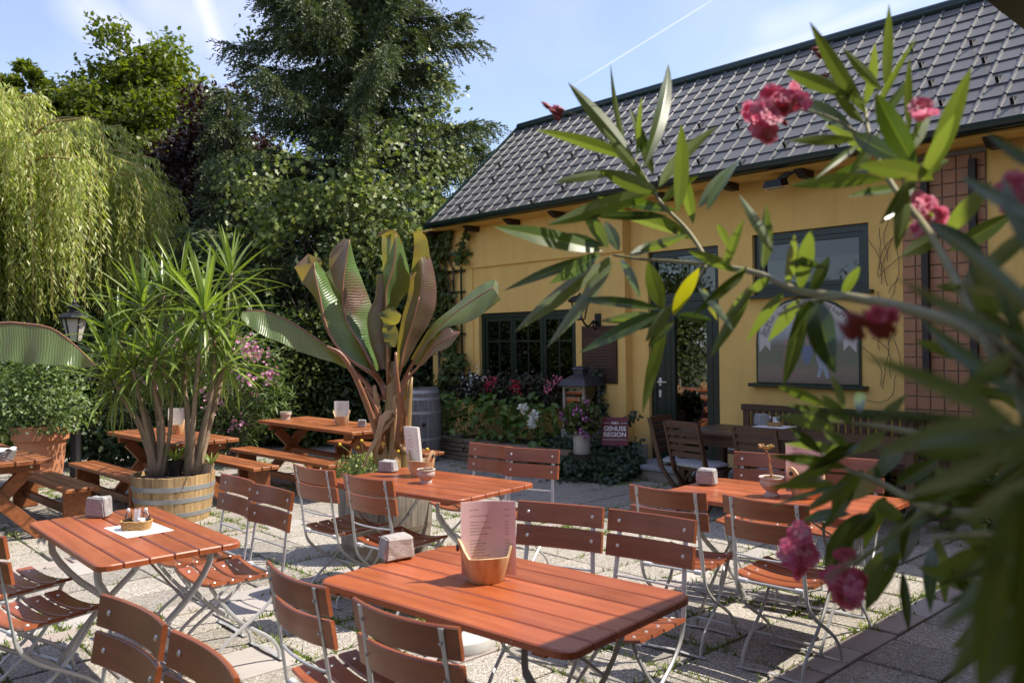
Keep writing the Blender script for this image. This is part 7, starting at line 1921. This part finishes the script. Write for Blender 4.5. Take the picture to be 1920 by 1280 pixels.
def cluster(pxs, d, r, seed):
    for i, (px, py) in enumerate(pxs): blossom(px, py, d + oq.uniform(-.02, .02), r*oq.uniform(.85, 1.15), seed + i)
cluster([(1470,180),(1492,172),(1455,195),(1425,205),(1415,222),(1432,232),(1448,215),(1440,250),(1480,192),(1500,190),(1420,238),(1465,205),(1408,208),(1447,178),(1428,255)], 1.42, .0195, 200)
cluster([(1728,203),(1738,212)], 1.22, .020, 230)
cluster([(1745,400),(1725,420),(1760,405),(1740,440),(1770,425),(1735,380)], 1.2, .0185, 240)
cluster([(1895,370),(1912,385),(1905,350)], .85, .020, 250)
cluster([(1500,1000),(1485,1020),(1512,1030),(1492,1050),(1520,1045),(1478,1042),(1500,1065)], 1.25, .0175, 260)
cluster([(1590,1075),(1570,1098),(1600,1100),(1580,1120),(1610,1090),(1565,1080),(1598,1120),(1585,1040)], 1.2, .0175, 270)
cluster([(1655,600),(1645,588),(1668,592)], .72, .008, 290)
m_b = 0
for (px, py, d, n, r) in ((1040, 208, 1.76, 9, .006), (1535, 95, 1.41, 7, .004), (1650, 610, .72, 5, .005), (1605, 612, .70, 4, .005), (1560, 130, 1.4, 5, .0035), (1475, 215, 1.42, 4, .005)):
    for k in range(n):
        b = op(px + oq.uniform(-16, 16), py + oq.uniform(-14, 14), d); ax = Vector((oq.uniform(-1, -.1), oq.uniform(-.4, .4), oq.uniform(.0, .9))).normalized()
        mm = MB(); mm.tube([b - ax*r*1.8, b - ax*r*.6, b + ax*r*.8, b + ax*r*2.6], [r*.35, r*.95, r*.8, r*.1], 7); mm.obj('bud', MT['bud'], ole, smooth=True)
# ------------------------------------------------------------------ planting out of view at the left and behind the viewer, mirrored in the glass
q = np.random.default_rng(131)
for k, (s, v, w, h, lab, pink) in enumerate(((-14.6, -1.2, 1.5, 2.5, 'pink oleander bush mirrored in the door glass', 1), (-15.0, 1.2, 1.6, 2.9, 'dark shrub mirrored in the door glass left of the oleander', 0), (-15.0, -3.8, 1.7, 3.2, 'dark shrub mirrored in the upper window, left of the garden', 0), (-18.5, -1.0, 2.6, 5.2, 'large dark shrub beyond the mirrored oleander', 0), (-18.5, 3.6, 2.6, 5.0, 'large dark shrub mirrored in the three part window', 0), (-17.5, -6.0, 2.6, 5.4, 'large dark shrub at the garden corner out of view', 0), (-11, -7.5, 2.2, 3.6, 'tall dark shrub behind the viewer', 0), (-6.5, -7.5, 2.2, 3.2, 'broad dark shrub behind the viewer', 0), (-2.5, -7.5, 2.0, 3.2, 'dark shrub behind the viewer on the wing side', 0))):
    b = SV(s, v); blobs = [(q.normal()*.3, q.normal()*.3, h*(.25 + .6*q.random()), w*(.5 + .25*q.random()), w*.5, h*(.28 + .12*q.random())) for _ in range(6)] + [(0, 0, h*.45, w, w*.6, h*.45)]
    t, C = shrub('garden_shrub', lab, 'shrub', b, blobs, 4200, .15, .085 if not pink else .035, MT['mid_leaf'], 'oval', 140 + k, 5, 'shrubs beyond the frame of the garden')
    if pink: flowers(t, C, 150, .034, MT['petal_rose'], 'pink_blossoms', 5, 9, 8, .06)
# ------------------------------------------------------------------ thin cirrus and aircraft trails in the sky
def contrails():
    nt = wt; tc = nt.nodes.new('ShaderNodeTexCoord').outputs['Generated']
    def math_(op, a, b=0.0, c=None):
        q = nt.nodes.new('ShaderNodeMath'); q.operation = op
        for i, s in enumerate((a, b) if c is None else (a, b, c)):
            if hasattr(s, 'links'): nt.links.new(s, q.inputs[i])
            else: q.inputs[i].default_value = s
        return q.outputs[0]
    def dot(v):
        d = nt.nodes.new('ShaderNodeVectorMath'); d.operation = 'DOT_PRODUCT'; nt.links.new(tc, d.inputs[0]); d.inputs[1].default_value = tuple(v); return d.outputs['Value']
    ns = nt.nodes.new('ShaderNodeTexNoise'); ns.inputs['Scale'].default_value = 9; ns.inputs['Detail'].default_value = 7; ns.inputs['Roughness'].default_value = .62; nt.links.new(tc, ns.inputs['Vector'])
    n1 = ns.outputs[0]
    total = None
    for (a, b, w, k, soft, nz) in (((1085, 155), (1345, -5), .0013, .30, 1, .15), ((120, -20), (300, 130), .030, .34, 1, 1.0), ((370, -20), (412, 100), .014, .34, 1, .9), ((250, -10), (420, 60), .03, .14, 1, .9), ((1400, 110), (1700, 0), .010, .18, 1, .7), ((1420, 60), (1560, 20), .02, .15, 1, .8)):
        A = ray(*a).normalized(); B = ray(*b).normalized(); N = A.cross(B).normalized(); M_ = (A + B).normalized(); half = A.dot(M_)
        d = math_('ABSOLUTE', dot(N)); wob = math_('MULTIPLY_ADD', n1, nz*w*1.6, -.5*nz*w*1.6); d = math_('ABSOLUTE', math_('ADD', d, wob))
        f = math_('SUBTRACT', 1.0, math_('DIVIDE', d, w)); f = math_('MAXIMUM', f, 0.0); f = math_('POWER', f, .8)
        m_ = dot(M_); g = math_('DIVIDE', math_('SUBTRACT', m_, half - (1 - half)*.6), (1 - half)*1.2); g = math_('MINIMUM', math_('MAXIMUM', g, 0.0), 1.0)
        f = math_('MULTIPLY', math_('MULTIPLY', f, g), k); f = math_('MULTIPLY', f, math_('MULTIPLY_ADD', n1, nz*1.6, 1 - nz*.8))
        total = f if total is None else math_('MAXIMUM', total, f)
    ns2 = nt.nodes.new('ShaderNodeTexNoise'); ns2.inputs['Scale'].default_value = 2.2; ns2.inputs['Detail'].default_value = 6; nt.links.new(tc, ns2.inputs['Vector'])
    veil = math_('MULTIPLY', math_('MAXIMUM', math_('SUBTRACT', ns2.outputs[0], .45), 0.0), 1.1)
    total = math_('MINIMUM', math_('ADD', total, math_('ADD', veil, VEIL)), 1.0)
    mx = nt.nodes.new('ShaderNodeMix'); mx.data_type = 'RGBA'; nt.links.new(total, mx.inputs[0]); nt.links.new(sky.outputs[0], mx.inputs[6]); mx.inputs[7].default_value = CLOUD
    nt.links.new(mx.outputs[2], wb.inputs['Color'])
CLOUD = (6.0, 5.8, 7.4, 1); VEIL = .17
contrails()
